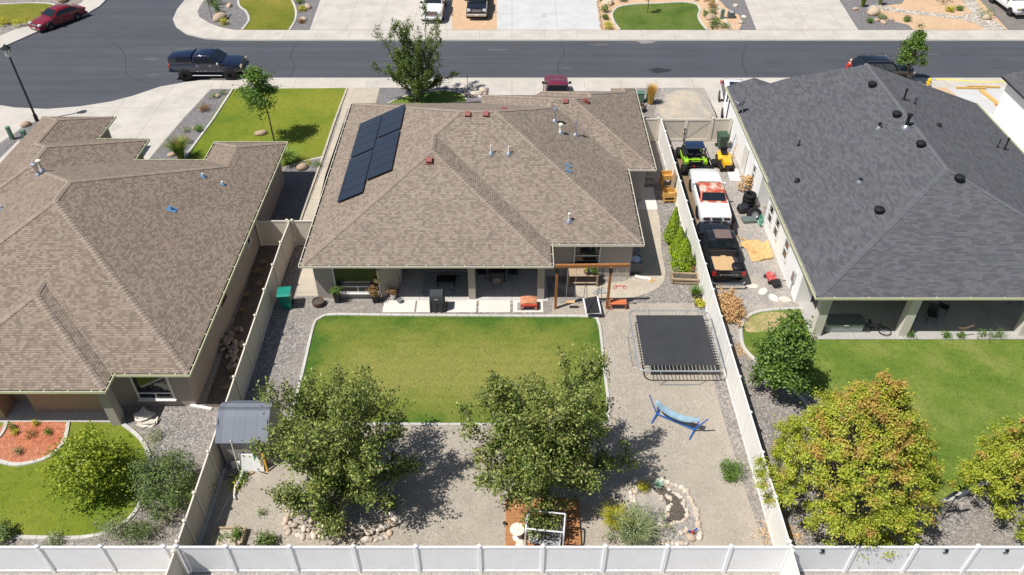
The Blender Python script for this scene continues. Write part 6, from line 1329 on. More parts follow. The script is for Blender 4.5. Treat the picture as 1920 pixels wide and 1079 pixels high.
# potting bench and pots
WTH = wood('weathered_timber', (.40,.30,.20), (1.5,9,9), .3)
pb = thing('potting_bench', 'weathered timber potting bench against the grey wall behind the swing frame', 'bench', (4.02,34.95,0))
MB().box(-.88,.88,-.35,.33,.76,.81).build('top', WTH, pb, bevel=.006); MB().box(-.8,.8,-.3,.28,.2,.24).build('shelf', WTH, pb); MB().box(-.88,.88,.30,.34,.81,1.05).build('backboard', WTH, pb)
for x in (-.82,.82):
    for y in (-.3,.28): MB().box(x-.045,x+.045,y-.045,y+.045,0,.76).build('leg', WTH, pb)
t = pot('bowl_planter', 'large black bowl planter with green plant on the potting bench', (4.55,34.85,.81), [(.14,0),(.28,.26),(.24,.26),(.2,.18)], BLKP); clumpy(t, LF_GRN, BARK, (.05,-.05,.3), (.2,.2,.14), 10, 260, .09, .07, .2, .01, 220)
t = pot('flower_pot', 'small mauve pot with seedling on the potting bench', (4.15,34.8,.81), [(.08,0),(.12,.2),(.1,.2),(.09,.14)], plain('mauve_glaze', (.35,.24,.32), .4)); clumpy(t, LF_YEL, BARK, (0,0,.28), (.12,.12,.12), 8, 120, .07, .05, .15, .008, 221)
t = pot('flower_pot', 'tiny dark pot beside the mauve one on the potting bench', (4.3,34.72,.81), [(.07,0),(.1,.16),(.085,.16),(.08,.1)], BLKP)
HOSE = plain('grey_hose', (.33,.34,.35), .6); rd = random.Random(9)
pts = [(4.7+.02*i+.22*math.sin(i*1.3), 34.1+.22*math.cos(i*1.1)+.006*i, .03+.003*(i % 5)) for i in range(34)]
single(MB().tube(smoothline(pts, 4), .018, 5), 'garden_hose', HOSE, 'tangled grey hose on the gravel beside the potting bench', 'hose')
ac = thing('air_conditioner', 'dark grey air conditioner unit in the shade at the house corner', 'air conditioner', (7.15,36.1,0)); MB().box(-.36,.36,-.36,.36,.05,.82).build('cabinet', plain('grey_louvre', (.10,.10,.105), .6), ac, bevel=.03); MB().lathe((0,0,.82), [(.3,0),(.3,.03),(.05,.04),(0,.06)], 18).build('fan_guard', ALUL, ac)
single(MB().obox((7.55,35.3,.08), (.45,-.1,-.02), (.02,.1,0), (0,0,.05)), 'splash_spout', TRIM, 'white plastic downspout spout on gravel at the house corner', 'spout')
single(MB().cbox((8.05,35.15,.03), .32,.2,.05,.4), 'timber_offcut', PINE, 'pale timber offcut lying past the white spout', 'timber')
# side yard of the middle house
for i, (px, py, h) in enumerate(((1250,352,.75),(1254,379,.5))):
    q = P(px, py); s = thing('planter_stand', ('taller yellow timber planter stand beside the side fence, behind the other','lower yellow timber planter stand in front of the taller one')[i], 'planter stand', (q.x-.05, q.y+.1, 0), .05)
    for x in (-.36,.36):
        for y in (-.28,.28): MB().box(x-.05,x+.05,y-.05,y+.05,0,h+.3).build('leg', PINE, s)
    for y in (-.3,.3): MB().box(-.4,.4,y-.025,y+.025,h-.05,h+.3).build('side_board', PINE, s)
    for x in (-.4,.4): MB().box(x-.025,x+.025,-.27,.27,h-.05,h+.3).build('end_board', PINE, s)
    MB().box(-.37,.37,-.27,.27,h-.05,h).build('base_board', PINE, s); MB().box(-.36,.36,-.345,-.315,.2,.27).build('stretcher', PINE, s)
single(MB().obox((10.5,43.9,.9), (0,.35,0), (.035,0,.0), (.06,0,.9)), 'fence_board', wood('tan_board', (.45,.33,.22), (6,6,1)), 'tan board panel leaning on the side fence behind the planter stands', 'board')
pl = thing('pallet_planter', 'weathered timber planter trough of rails beside the side fence', 'planter', (9.9,35.1,0), -.06)
for y in (-.28,.28):
    for z in (.12,.34): MB().box(-.72,.72,y-.05,y+.05,z-.06,z+.06).build('rail', WTH, pl, bevel=.008)
for x in (-.72,.72):
    for y in (-.28,.28): MB().box(x-.05,x+.05,y-.075,y+.075,0,.44).build('post', WTH, pl)
    MB().box(x-.03,x+.03,-.23,.23,.06,.4).build('end_board', WTH, pl)
MB().box(-.68,.68,-.22,.22,.05,.3).build('soil', G_SOIL, pl)
for px, py, m, nm in ((1268,517,LF_SAGE,'grey-green herb at the left of the timber trough'),(1298,516,LF_RUST,'red flowering plant at the right of the timber trough')): shrub(nm, px, py, .6, .35, m, 240, .07, seed=int(px), cl=.09, cat='plant', k=14, name='trough_plant')
for o in [o for o in bpy.data.objects if o.name.startswith('trough_plant')]: o.location.z = .28
t = pot('flower_pot', 'round dark pot with spiky green plant by the side fence', (10.3,33.75,0), [(.16,0),(.24,.3),(.21,.3),(.2,.22)], plain('dark_brown_pot', (.07,.05,.04), .5)); tuft(t, LF_GRN, 150, .75, .9, .02, 231, .6)
t = pot('flower_pot', 'wire handled basket with pale leafy plant by the side fence', (10.35,33.1,0), [(.16,0),(.23,.22),(.2,.22),(.19,.16)], plain('dark_brown_pot', (.07,.05,.04), .5)); clumpy(t, LF_YEL, BARK, (0,-.15,.28), (.3,.3,.14), 16, 260, .1, .1, .15, .01, 232)
MB().tube([Vector((.22*math.cos(a), .03, .2+.32*math.sin(a))) for a in np.linspace(0,PI,10)], .012, 5).build('handle', BLK, t)
# bins
def bin_(lab, loc, rz, m, mc):
    b = thing('wheelie_bin', lab, 'rubbish bin', loc, rz)
    MB().loft([[(-x,-y,z),(x,-y,z),(x,y,z),(-x,y,z)] for x, y, z in ((.25,.26,.06),(.28,.30,.5),(.33,.37,1.0),(.36,.40,1.02),(.36,.40,1.07))]).build('body', m, b, bevel=.012)
    MB().loft([[(-.37,y,1.07),(.37,y,1.07),(.36,y,z),(-.36,y,z)] for y, z in ((-.42,1.1),(-.3,1.14),(.2,1.16),(.42,1.12))]).build('lid', mc, b, bevel=.012)
    for x in (-.3,.3): MB().lathe((x-.03,.3,.12), [(.12,0),(.12,.06),(0,.06)], 14, (1,0,0)).build('wheel', BLK, b)
    MB().tube([(-.3,.42,.98),(-.3,.5,1.02),(.3,.5,1.02),(.3,.42,.98)], .018, 6).build('handle', m, b)
    return b
TEAL = plain('teal_plastic', (.012,.22,.16), .45); bin_('teal green wheeled rubbish bin beside the cream side fence', (-12.45,32.9,0), .1, TEAL, TEAL)
DKG = plain('dark_green_plastic', (.045,.085,.055), .5); bin_('dark green wheeled rubbish bin by the double gate', (15.0,50.0,0), .15, DKG, DKG)
# driveway clutter by the white wall
def tyre(lab, loc, r=.36, w_=.26, group=None, rim=None, rot=None):
    t = thing('tyre', lab, 'tyre', loc, 0, group); MB().lathe((0,0,0), [(r*.55,0),(r*.9,0),(r,.05),(r,w_-.05),(r*.9,w_),(r*.55,w_),(r*.52,w_*.5),(r*.55,.0)], 22).build('tread', TYRE, t, smooth=True)
    if rim:
        m = MB().lathe((0,0,w_*.5), [(r*.56,0),(r*.56,w_*.3),(r*.5,w_*.34),(r*.42,.02),(0,.02)], 18)
        for i in range(6): m.cbox((r*.3*math.cos(i*PI/3), r*.3*math.sin(i*PI/3), w_*.6), r*.4, r*.12, .03, i*PI/3)
        m.build('rim', rim, t)
    if rot: t.rotation_euler = rot
    return t
for i in range(4): tyre(('bottom','second','third','top')[i]+' tyre of the stack by the white wall', (15.2+.03*(i % 2), 42.55, .005+.262*i), .4, .26, 'tyre stack')
tyre('big off-road wheel with alloy rim leaning beside the tyre stack', (15.35,41.55,.12), .46, .33, None, RIMS, (1.0,-.35,.3))
single(MB().cbox((14.75,42.0,.3), .62,.5,.45,.3,.25), 'plastic_tote', plain('blue_black_plastic', (.025,.03,.038), .4), 'dark plastic tote tipped beside the loose wheel', 'tote', bevel=.05)
t = plant('dead_bush', 'dry orange-brown dead bush by the white wall behind the tyres', 'bush', 1396, 360); clumpy(t, LF_DRY, BARK, (0,0,.7), (.4,.4,.6), 24, 600, .14, .1, .2, .03, 240)
h = thing('hose_coil', 'green garden hose coiled against the white wall', 'hose', (15.55,40.55,0))
for i in range(5): MB().tube([Vector((.02*i-.05, (.30-.02*i)*math.cos(a), .42+(.38-.02*i)*math.sin(a))) for a in np.linspace(0,6.28,20)[:-1]], .018, 5, True).build('loop', plain('green_hose', (.08,.33,.22), .5), h)
single(MB().cbox((14.95,41.0,.12), .85,.55,.2,.1), 'storage_crate', plain('grey_green_plastic', (.13,.16,.155), .5), 'flat grey-green crate on the gravel near the hose coil', 'crate', bevel=.03)
single(MB().cbox((15.15,46.35,.03), .75,1.5,.03,-.02), 'door_board', TRIM, 'white board lying flat outside the side door', 'board')
for i, (pts, z, a) in enumerate((([(1385,458),(1400,452),(1412,465),(1440,452),(1448,487),(1410,493),(1400,470)],.03,0),([(1392,455),(1418,452),(1436,462),(1424,478),(1408,474)],.07,0),([(1418,474),(1446,468),(1449,486),(1424,491)],.10,0))):
    q = [P(*p) for p in pts]; c = sum(q, Vector())/len(q); single(MB().prism([(p.x-c.x, p.y-c.y) for p in q], 0, .02), 'strand_board_sheet', OSB, ('large torn strand board sheet on the gravel drive','strand board piece lying on top of the larger sheet','strand board strip at the lower right of the sheets')[i], 'board', None, (c.x, c.y, z), 0)
single(MB().tube([(13.55,39.6,.05),(14.6,38.6,.09)], .03, 5), 'timber_offcut', PINE, 'long thin timber strip beside the strand boards', 'timber')
for i, (x, y, l, m, nm) in enumerate(((15.45,49.3,1.5,plain('blue_tool', (.05,.2,.45), .5),'blue handled tool leaning on the white wall by the gate'),(15.5,49.0,1.4,TRIM,'white handled tool leaning on the white wall by the gate'),(15.45,48.6,1.2,PINE,'wooden handled rake leaning on the white wall by the gate'))):
    s = thing('garden_tool', nm, 'tool', (x,y,0)); MB().tube([(0,0,.02),(.22,.0,l)], .022, 6).build('handle', m, s); MB().box(-.04,.04,-.16,.16,0,.18).build('tool_head', m, s)
# right patio
tag(MB().box(15.9,32,30.28,37.8,-.05,.05).build('patio', concrete('shaded_patio_concrete', (.44,.42,.39), (2.6,50), .2)), kind='structure')  # patio concrete in a darker tone, deep shade put into its colour
db = thing('deck_box', 'long grey-green storage box between the patio columns', 'storage box', (17.7,31.15,.05)); GRG = plain('grey_green_resin', (.30,.335,.31), .5)
MB().box(-.98,.98,-.36,.36,0,.55).build('body', GRG, db, bevel=.02); MB().loft([[(x,-.4,.55),(x,-.4,.6),(x,0,.68),(x,.4,.66),(x,.4,.55)] for x in (-1.02,1.02)]).build('lid', plain('dark_green_resin', (.12,.145,.13), .45), db, bevel=.01)
MB().box(-.12,.12,-.415,-.40,.5,.56).build('latch', TRIM, db)
s = thing('bicycle', 'black bicycle lying on its side by the storage box', 'bicycle', (19.4,30.95,.05), -.3)
for x in (-.5,.5):
    w_ = MB().tube([Vector((x+.32*math.cos(a), .32*math.sin(a), .1)) for a in np.linspace(0,6.28,26)[:-1]], .024, 6, True).build('wheel', TYRE, s, smooth=True)
    m = MB()
    for i in range(8): a = i*PI/4; m.tube([(x,0,.1),(x+.3*math.cos(a),.3*math.sin(a),.1)], .004, 4)
    m.build('spokes', GALV, w_)
MB().tube([(-.5,0,.12),(-.05,.0,.14),(.35,.42,.14),(-.2,.42,.14),(-.5,0,.12)], .018, 6).tube([(-.05,0,.14),(-.2,.42,.14)], .018, 6).tube([(.5,0,.12),(.35,.42,.14)], .018, 6).build('frame', BLK, s)
MB().tube([(.2,.52,.02),(.33,.5,.2),(.33,.5,.5)], .014, 5).build('handlebar', BLK, s); MB().cbox((-.24,.52,.15), .1,.24,.06).build('saddle', BLK, s)
for x, y, r, nm in ((21.6,31.9,.4,'black metal patio chair nearest the second column'),(22.7,31.75,-.3,'black metal patio chair second from the second column'),(23.6,32.4,.9,'black metal patio chair standing apart in the right patio'),(28.0,33.2,-.6,'black metal patio chair with grey cushion at the right edge')): chair(nm, (x,y,.05), r, SLD, 'chairs on the right patio')
gt_ = thing('patio_table', 'dark glass patio table deep in the shade of the right patio', 'table', (22.6,33.4,.05)); MB().lathe((0,0,.7), [(.65,0),(.65,.03),(0,.03)], 24).build('top', GLASS, gt_)
for i in range(4): MB().tube([(.5*math.cos(i*PI/2),.5*math.sin(i*PI/2),.7),(.35*math.cos(i*PI/2),.35*math.sin(i*PI/2),0)], .018, 6).build('leg', BLK, gt_)
s = thing('garden_ornament', 'brown forked stake ornament standing at the patio edge', 'ornament', (23.75,30.45,0)); RST = plain('rusty_steel', (.23,.15,.10), .8)
MB().tube([(0,0,0),(0,0,.75)], .02, 6).build('stake', RST, s); MB().obox((.22,0,.72), (.26,0,.16), (-.03,0,.05), (0,.012,0)).build('blade', RST, s); MB().obox((-.1,0,.66), (.14,0,-.05), (.02,0,.04), (0,.012,0)).build('leaf_plate', RST, s)
# ================================================================ shed corner
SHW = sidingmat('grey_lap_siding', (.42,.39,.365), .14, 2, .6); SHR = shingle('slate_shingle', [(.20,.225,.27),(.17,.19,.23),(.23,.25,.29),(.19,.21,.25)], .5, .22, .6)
sh = thing('shed', 'small grey gambrel garden shed in the corner by the left fence', 'shed', (-11.8,23.3,0)); X0, X1 = -12.9, -10.75
prof = [(22.2,0),(22.2,1.75),(22.75,2.35),(23.3,2.55),(23.85,2.35),(24.4,1.75),(24.4,0)]
for x in (X0, X1): MB().add([(x,y,z) for y, z in prof], [tuple(range(7)) if x > -12 else tuple(range(7))[::-1]]).build('end_wall', SHW, sh, world=True)
for y in (22.2,24.4): MB().add([(X0,y,0),(X1,y,0),(X1,y,1.75),(X0,y,1.75)], [(0,1,2,3) if y < 23 else (3,2,1,0)]).build('wall', SHW, sh, world=True)
rp_ = [(22.05,1.68),(22.95,2.38),(23.35,2.52),(23.75,2.4),(24.52,1.66)]; mb = MB(); vv = []
for x in (X0-.08, X1+.08):
    for y, z in rp_: vv.append((x,y,z))
    for y, z in rp_: vv.append((x,y,z+.05))
fs = []
for i in range(4): fs += [(5+i,15+i,16+i,6+i),(i,i+1,11+i,10+i),(i,5+i,6+i,i+1),(10+i,11+i,16+i,15+i)]
fs += [(0,10,15,5),(4,9,19,14)]; mb.add(vv, fs); ro = mb.build('roof', SHR, sh, world=True, smooth=False)
uv = ro.data.uv_layers.new(name='UVMap')
for p in ro.data.polygons:
    for li in p.loop_indices: c = ro.data.vertices[ro.data.loops[li].vertex_index].co; uv.data[li].uv = (c.x, c.z*1.1+abs(c.y)*.9)
WHB = plain('white_board', (.78,.78,.76), .5)
s = thing('leaning_board', 'white folding table top leaning on the shed wall', 'board', (-11.65,21.85,0)); MB().obox((-11.62,21.95,.47), (.52,0,0), (0,.02,.0), (0,.14,.44)).build('top', WHB, s, world=True, bevel=.01)
MB().obox((-11.25,21.65,.35), (.02,0,0), (0,.12,-.3), (0,.02,.015)).build('leg', WHB, s, world=True)
single(MB().obox((-12.3,22.05,.2), (.3,0,0), (0,.04,.0), (0,.03,.18)), 'white_panel', WHB, 'low white panel between the pipe and the leaning table top', 'panel')
single(MB().tube([(-12.2,21.75,.05),(-12.28,22.1,1.85)], .028, 7), 'leaning_pipe', PVC, 'thin pale pipe leaning upright on the shed wall', 'pipe')
single(MB().obox((-11.02,21.95,.7), (.035,0,0), (0,.03,0), (-.06,.14,.7)), 'yellow_post', plain('yellow_paint', (.72,.5,.02), .45), 'yellow painted post leaning on the shed corner', 'post')
single(MB().obox((-11.2,21.98,.72), (.04,0,0), (0,.03,0), (-.05,.13,.72)), 'timber_post', WTH, 'brown timber post leaning next to the yellow one', 'post')
single(MB().lathe((-11.35,21.95,.98), [(.1,0),(.11,.05),(.07,.12),(0,.13)], 12), 'sprinkler_head', TEAL, 'teal plastic sprinkler on top of the leaning white table', 'sprinkler', smooth=True)
single(MB().tube(smoothline([(-12.0,21.7,.25),(-12.05,21.3,.12),(-12.12,20.9,.2),(-12.1,20.5,.08),(-12.0,20.3,.12)], 4), [.07]*9+[.05]*8, 7), 'driftwood', plain('bleached_wood', (.62,.58,.52), .9, 0, .1, .2, 8), 'bleached driftwood log lying below the shed', 'log', smooth=True)
for i, (x, y, a, l) in enumerate(((-11.85,21.55,.6,.7),(-12.25,21.5,-.2,.9),(-11.7,21.75,1.2,.4))): single(MB().cbox((0,0,.05), l,.09,.06,a), 'timber_offcut', WTH, ('reddish timber offcut below the leaning table','timber offcut lying against the left fence near the shed','short timber offcut under the white table')[i], 'timber', 'offcuts by the shed', (x,y,.02))
single(MB().tube([(-12.35,20.4,.03),(-12.5,19.2,.03)], .02, 6), 'garden_stake', GALV, 'thin metal stake on the shaded gravel along the left fence', 'stake')
rb = thing('raised_bed', 'small weathered timber garden bed behind the bottom fence at left', 'garden bed', (-11.75,18.1,0))
for x in (-12.35,-11.15): MB().box(x-.04,x+.04,17.2,18.75,0,.28).build('side_board', WTH, rb, world=True)
for y in (17.2,18.79): MB().box(-12.39,-11.11,y-.04,y+.04,0,.28).build('end_board', WTH, rb, world=True)
MB().box(-12.3,-11.2,17.25,18.74,.0,.2).build('soil', G_DIRT, rb, world=True); MB().box(-11.3,-11.22,17.9,17.98,.2,.75).build('stake', WTH, rb, world=True)
tag(MB().box(-13.0,-12.86,17.1,22,0,.05).build('lawn_edging', EDGEN), kind='structure')
# ================================================================ deck with canopy swing
DKW = N('deck_plank'); _s = DKW.n('SeparateXYZ'); DKW.L(DKW.co(), _s.inputs[0]); _f = DKW.math('FRACT', DKW.math('DIVIDE', _s.outputs[1], .14))
_c = DKW.ramp(DKW.noise(DKW.co(scale=(.8,7.14,1)), 2.2, 5, .6), [(.3,(.30,.135,.055)),(.7,(.46,.225,.10))]); DKW = DKW.fin(DKW.mix(1, _c, DKW.ramp(_f, [(0,(.2,)*3),(.08,(1,)*3)]), 'MULTIPLY'), .75, 0, .2)
dk = thing('deck', 'low orange-brown timber deck behind the bottom fence under the right tree', 'deck', (1.3,18.6,0)); MB().box(-.25,2.85,17.05,20.3,.12,.16).build('boards', DKW, dk, world=True)
MB().box(-.27,2.87,17.03,17.07,0,.115).box(-.27,-.23,17.1,20.3,0,.115).box(2.83,2.87,17.1,20.3,0,.115).build('skirt', DKW, dk, world=True)
CHW = plain('white_enamel', (.72,.73,.75), .3, .1, .5)
cs = thing('canopy_swing', 'white tubular garden swing frame without canopy on the deck', 'garden swing', (1.35,18.1,.16), -.12)
for sg in (-1, 1): MB().tube(smoothline([(sg*.78,-.75,0),(sg*.76,-.5,1.0),(sg*.75,-.42,1.62),(sg*.75,.4,1.66),(sg*.76,.5,1.0),(sg*.78,.78,0)], 4), .036, 8).build('side_frame', CHW, cs, smooth=True)
for y, z in ((-.42,1.62),(.4,1.66)): MB().tube([(-.75,y,z),(.75,y,z)], .034, 8).build('cross_bar', CHW, cs, smooth=True)
MB().loft([[(x,-.35,.5),(x,-.3,.44),(x,.2,.42),(x,.42,.95),(x,.46,.95),(x,.26,.38),(x,-.3,.38)] for x in (-.62,.62)]).build('seat', plain('grey_mesh_seat', (.30,.30,.31), .8, 0, .2, .3, 14), cs)
for sg in (-1, 1):
    for y in (-.32,.36): MB().tube([(sg*.63,y,.55 if y < 0 else .9),(sg*.68,y*.6,1.63)], .009, 4).build('hanger_rod', CHW, cs)
    MB().tube(smoothline([(sg*.62,-.35,.5),(sg*.62,-.1,.72),(sg*.62,.35,.75)], 3), .02, 6).build('armrest', CHW, cs)
q = P(970,993,.75); tbl = thing('round_table', 'small round cream table on the deck beside the white swing', 'table', (q.x,q.y,.16)); MB().lathe((0,0,.56), [(.3,0),(.31,.02),(.3,.04),(0,.045)], 28).build('top', plain('cream_table_top', (.76,.68,.56), .5), tbl, smooth=True)
MB().lathe((0,0,0), [(.2,0),(.04,.05),(.03,.56)], 12).build('pedestal', CHW, tbl)
q = P(978,1021,.3); single(MB().lathe((q.x,q.y+.05,.16), [(.26,0),(.2,.12),(.05,.3),(0,.31)], 16), 'umbrella_base', CREAM, 'cream cone shaped umbrella base at the front of the deck', 'umbrella base', smooth=True)
q = P(946,989); s = thing('solar_light', 'small black stake light at the corner of the deck', 'light', (q.x,q.y,0)); MB().tube([(0,0,0),(0,0,.25)], .015, 6).build('stake', BLK, s); MB().lathe((0,0,.25), [(.06,0),(.08,.06),(0,.08)], 10).build('lamp_head', BLK, s)
# figurine of coloured metal in the ring
q = P(1297,1003); s = thing('garden_figurine', 'small blue and red metal garden ornament inside the right stone ring', 'ornament', (q.x,q.y,0), .3)
MB().blob((0,0,.16), .1,.07,.09, 2, .1, 3).build('body', plain('red_enamel', (.5,.05,.03), .4), s, smooth=True)
for sg in (-1,1): MB().loft([[(sg*.05,-.02,.2),(sg*.05,.02,.2),(sg*.05,.02,.26),(sg*.05,-.02,.26)],[(sg*.2,-.02,.24),(sg*.2,.02,.24),(sg*.2,.02,.42),(sg*.2,-.02,.42)]]).build('wing', plain('blue_enamel', (.02,.08,.4), .35), s)
MB().tube([(0,0,0),(0,0,.12)], .02, 6).build('leg', BLK, s)
q = P(1233,915); t = thing('agave', 'blue-green spiky agave in the dark soil of the right stone ring', 'plant', (q.x,q.y,0)); tuft(t, leafmat('agave_blade', [(.10,.19,.15),(.16,.26,.2),(.22,.31,.25)], .15), 34, .42, 1.1, .03, 250, .5)
# paddle headed pole
q = P(1330+440*.0+0, 960); q = P(1766,975); s = thing('dual_sign_pole', 'dark pole with two slanted grey paddles near the maples', 'pole', (q.x,q.y,0))
pad = plain('slate_paddle', (.07,.08,.095), .5); MB().tube([(0,0,0),(.0,0,1.7)], .022, 6).build('pole', BLK, s)
for dx in (-.22,.22): MB().obox((dx,0,1.75), (.16,.0,.26), (.06,0,-.04), (0,.05,0)).build('paddle', pad, s, bevel=.03)
MB().tube([(-.22,0,1.7),(.22,0,1.7)], .018, 6).build('cross_bar', BLK, s)
# ================================================================ street furniture
lp = thing('street_lamp', 'tall black street lamp by the left house driveway', 'street lamp', (-35.85,53.9,0))
MB().lathe((0,0,0), [(.14,0),(.14,.5),(.085,.6),(.07,5.0),(.09,5.05),(.06,5.1)], 12).build('pole', BLK, lp, smooth=True)
MB().lathe((0,0,5.1), [(.1,0),(.2,.1),(.28,.62)], 6).build('lantern_glass', plain('lantern_glass', (.45,.47,.48), .15, 0, .6), lp)
MB().lathe((0,0,5.72), [(.33,0),(.3,.06),(.12,.24),(.05,.3),(0,.36)], 6).build('lamp_cap', BLK, lp)
for i in range(6): a = i*PI/3; MB().tube([(.1*math.cos(a),.1*math.sin(a),5.1),(.29*math.cos(a),.29*math.sin(a),5.72)], .014, 5).build('lantern_bar', BLK, lp)
q = P(398,36); sp_ = thing('street_sign', 'thin pole with green street sign in the far corner bed', 'sign', (q.x,q.y,0)); MB().tube([(0,0,0),(0,0,2.9)], .03, 7).build('pole', BLK, sp_); MB().box(-.38,.38,-.015,.015,2.65,2.85).build('sign_panel', plain('sign_green', (.02,.22,.12), .4), sp_); MB().box(-.015,.015,-.38,.38,2.88,3.06).build('sign_panel', plain('sign_green', (.02,.22,.12), .4), sp_)
q = P(877,172); s = thing('path_light_pole', 'thin black pole at the end of the small oval lawn', 'pole', (q.x,q.y,0)); MB().tube([(0,0,0),(0,0,1.2)], .025, 6).build('pole', BLK, s); MB().lathe((0,0,1.2), [(.05,0),(.05,.06),(0,.1)], 8).build('finial', BLK, s)
YH = plain('hydrant_yellow', (.75,.55,.02), .45); q = P(1738,164); h = thing('fire_hydrant', 'yellow fire hydrant on the pavement right of the charcoal roof', 'hydrant', (q.x,q.y,0))
MB().lathe((0,0,0), [(.16,0),(.16,.05),(.11,.06),(.11,.55),(.14,.56),(.14,.6),(.1,.72),(.03,.78),(0,.8)], 14).build('barrel', YH, h, smooth=True)
for d in ((1,0,0),(-1,0,0),(0,-1,0)): MB().lathe(Vector((0,0,.42))+Vector(d)*.1, [(.06,0),(.06,.09),(0,.1)], 10, d).build('outlet', YH, h)
LUM = wood('fresh_lumber', (.66,.42,.14), (1,8,8), .2)
for i, (a, b, nm) in enumerate((((1792,167.5),(1848,168.5),'pale lumber beam at the left on the new driveway'),((1812,165),(1874,166.5),'pale lumber beam nearest the pavement on the new driveway'),((1838,172),(1872,199),'broad lumber plank lying slantwise on the new driveway'))):
    p, q = P(*a), P(*b); single(MB().beam(p+Vector((0,0,.1)), q+Vector((0,0,.1)), .12 if i < 2 else .3, .14), 'lumber', LUM, nm, 'lumber', 'lumber on the new driveway')
q = P(1872,200); single(MB().cbox((q.x,q.y,.08), .35,.5,.1,.6), 'brick_stack', plain('orange_brick', (.5,.2,.1), .8), 'orange block at the end of the slanted plank', 'brick')
p = [P(x, y, .02) for x, y in ((1755,150),(1790,151),(1830,154),(1860,155),(1885,153))]; single(MB().tube(smoothline(p, 4), .05, 4), 'caution_tape', plain('yellow_tape', (.8,.66,.05), .5), 'yellow tape lying along the pavement at right', 'tape')
UG = plain('utility_green', (.10,.19,.14), .5)
for px, py, w_, h, nm in ((24,262,.24,.95,'taller green utility pedestal by the left driveways'),(47,258,.3,.5,'shorter green utility box by the left driveways'),(1353,36,.3,.8,'green utility pedestal by the stone divider across the street'),(1199,192,.55,.8,'green electrical cabinet at the corner of the tan roof'),(1214,192,.28,.75,'pale green pedestal beside the feather grass')):
    q = P(px, py); s = thing('utility_box', nm, 'utility box', (q.x,q.y,0)); MB().box(-w_/2,w_/2,-w_/2,w_/2,0,h).build('cabinet', UG, s, bevel=.02); MB().box(-w_/2-.02,w_/2+.02,-w_/2-.02,w_/2+.02,h,h+.06).build('cap', UG, s, bevel=.015)
q = P(1370,34); s = thing('utility_box', 'dark framed ground vault box on the pink gravel', 'utility box', (q.x,q.y,0)); MB().box(-.3,.3,-.28,.28,0,.55).build('cabinet', plain('slate_green', (.09,.11,.11), .5), s, bevel=.02); MB().box(-.18,.18,-.2,.2,.55,.57).build('lid', plain('grey_lid', (.4,.42,.43), .5), s)
for i, (px, py, nm) in enumerate(((1196,203,'dark tangled yard tools beside the electrical cabinet'),(1205,210,'dark wheelbarrow-like clutter beside the tan roof corner'))):
    q = P(px, py); s = thing('yard_clutter', nm, 'clutter', (q.x,q.y,0), i); MB().cbox((0,0,.3), .5,.35,.3).build('tub', plain('dark_brown_pot', (.07,.05,.04), .5), s, bevel=.04); MB().tube([(-.5,-.15,.1),(.3,-.15,.5)], .02, 5).tube([(-.5,.15,.1),(.3,.15,.5)], .02, 5).build('handle', BLK, s); wheel(s, .35, 0, .16, .08, RIMB, spokes=0)
single(MB().obox((-15.05,25.55,.06), (.55,-.12,0), (.02,.07,0), (0,0,.05)), 'splash_spout', TRIM, 'white downspout extension at the end of the left alley', 'spout')
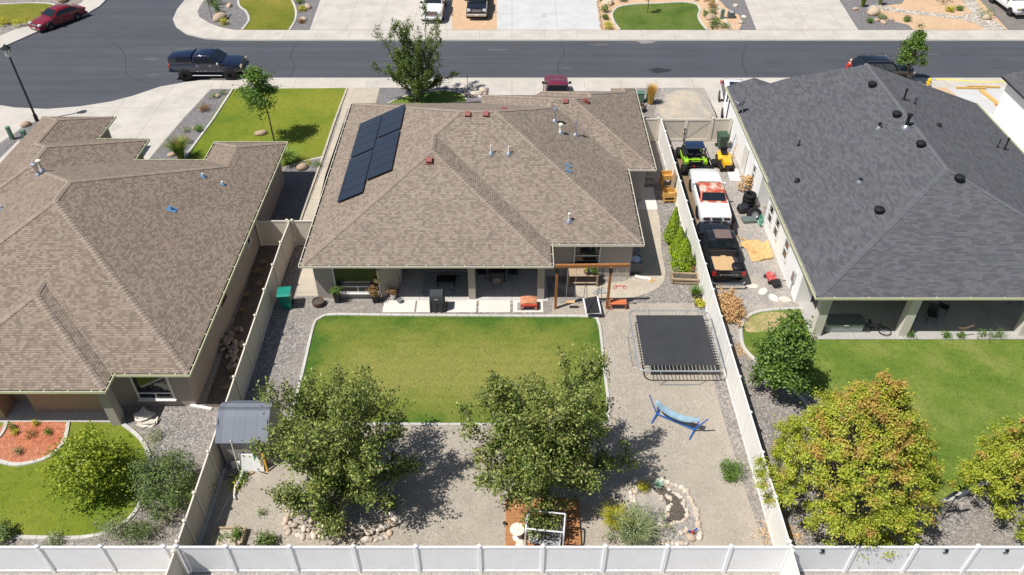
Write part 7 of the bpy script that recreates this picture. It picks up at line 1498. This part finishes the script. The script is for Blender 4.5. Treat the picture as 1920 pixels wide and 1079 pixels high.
# ================================================================ the person by the black suv
def person(loc, rz):
    """one skinned body leaning towards the car, left hand holding a white bag"""
    J = [(0,0,.92),(0,.02,1.08),(.02,.05,1.25),(.04,.09,1.42),(.05,.13,1.52),(.06,.17,1.62),(.06,.18,1.72),   # pelvis..head 0-6
      (.1,0,.88),(.11,.03,.48),(.12,0,.08),(.12,.14,.03),                                                         # leg 7-10
      (-.1,0,.88),(-.12,.10,.48),(-.13,.02,.08),(-.13,.16,.03),                                                    # leg 11-14
      (.2,.09,1.42),(.25,.17,1.17),(.2,.36,1.06),(-.13,.09,1.42),(-.2,.17,1.17),(-.12,.37,1.08)]                 # arms 15-20
    Ed = [(0,1),(1,2),(2,3),(3,4),(4,5),(5,6),(0,7),(7,8),(8,9),(9,10),(0,11),(11,12),(12,13),(13,14),(3,15),(15,16),(16,17),(3,18),(18,19),(19,20)]
    Rr = [.15,.13,.145,.13,.055,.085,.075,.095,.062,.045,.04,.095,.062,.045,.04,.062,.047,.036,.062,.047,.036]
    hands = []
    for h, sg in ((17,1),(20,-1)):
        b = Vector(J[h]); J.append(tuple(b+Vector((0,.07,-.01)))); Rr.append(.028); Ed.append((h, len(J)-1)); k = len(J)-1
        for i in range(4):
            J.append(tuple(b+Vector((-.03+.02*i,.14,-.02)))); Rr.append(.009); Ed.append((k, len(J)-1)); a = len(J)-1
            J.append(tuple(b+Vector((-.03+.02*i,.165-.004*abs(i-1),-.05)))); Rr.append(.008); Ed.append((a, len(J)-1))
        J.append(tuple(b+Vector((-sg*.05,.1,0)))); Rr.append(.01); Ed.append((k, len(J)-1))
    me = bpy.data.meshes.new('person'); me.from_pydata(J, Ed, []); o = bpy.data.objects.new('person', me); COL.objects.link(o)
    sk = o.modifiers.new('skin', 'SKIN'); o.modifiers.new('sub', 'SUBSURF').levels = 1
    for i, v in enumerate(me.skin_vertices[0].data): v.radius = (Rr[i], Rr[i]); v.use_root = i == 0
    SK = N('person_surface'); s_ = SK.n('SeparateXYZ'); SK.L(SK.co('Object'), s_.inputs[0])
    c = SK.ramp(SK.math('DIVIDE', s_.outputs[2], 2), [(0,(.7,.7,.7)),(.045,(.25,.03,.06)),(.47,(.25,.03,.06)),(.48,(.42,.03,.02)),(.735,(.42,.03,.02)),(.745,(.62,.40,.29))], True); me.materials.append(SK.fin(c, .8))
    o.location = loc; o.rotation_euler = (0, 0, rz); tag(o, 'person in red clothes and orange straps standing behind the black car', 'person')
    hr = MB().blob((.06,.15,1.74), .105,.115,.11, 2, .08, 4).build('hair', plain('blonde_hair', (.55,.42,.25), .7), o, smooth=True); vs = MB().box(-.09,-.03,.2,.23,1.15,1.42).box(.12,.17,.2,.23,1.15,1.42).build('vest_strap', plain('orange_strap', (.7,.25,.05), .6), o)
    f = MB().blob((.06,.285,1.66), .014,.018,.02, 1, 0, 1).build('nose', plain('skin', (.62,.40,.29), .6), o); MB().cbox((.025,.268,1.685), .02,.01,.012).cbox((.095,.268,1.685), .02,.01,.012).cbox((.06,.268,1.615), .05,.01,.01).build('facial_features', BLK, o)
    return o
person((27.2, 60.75, 0), -PI/2+.3)
single(MB().lathe((27.62,60.8,.85), [(.1,0),(.13,.1),(.11,.24),(.03,.28)], 10), 'shopping_bag', TRIM, 'white bag held beside the person in red', 'bag', smooth=True)
s = thing('red_bundle', 'red cushion like bundle at the rear of the black car', 'bundle', (27.55,61.15,.7)); MB().blob((0,0,.12), .26,.2,.14, 2, .15, 6).build('pad', plain('red_cloth', (.5,.03,.03), .8), s, smooth=True); MB().cbox((.2,0,.16), .08,.1,.04).build('strap', TRIM, s)
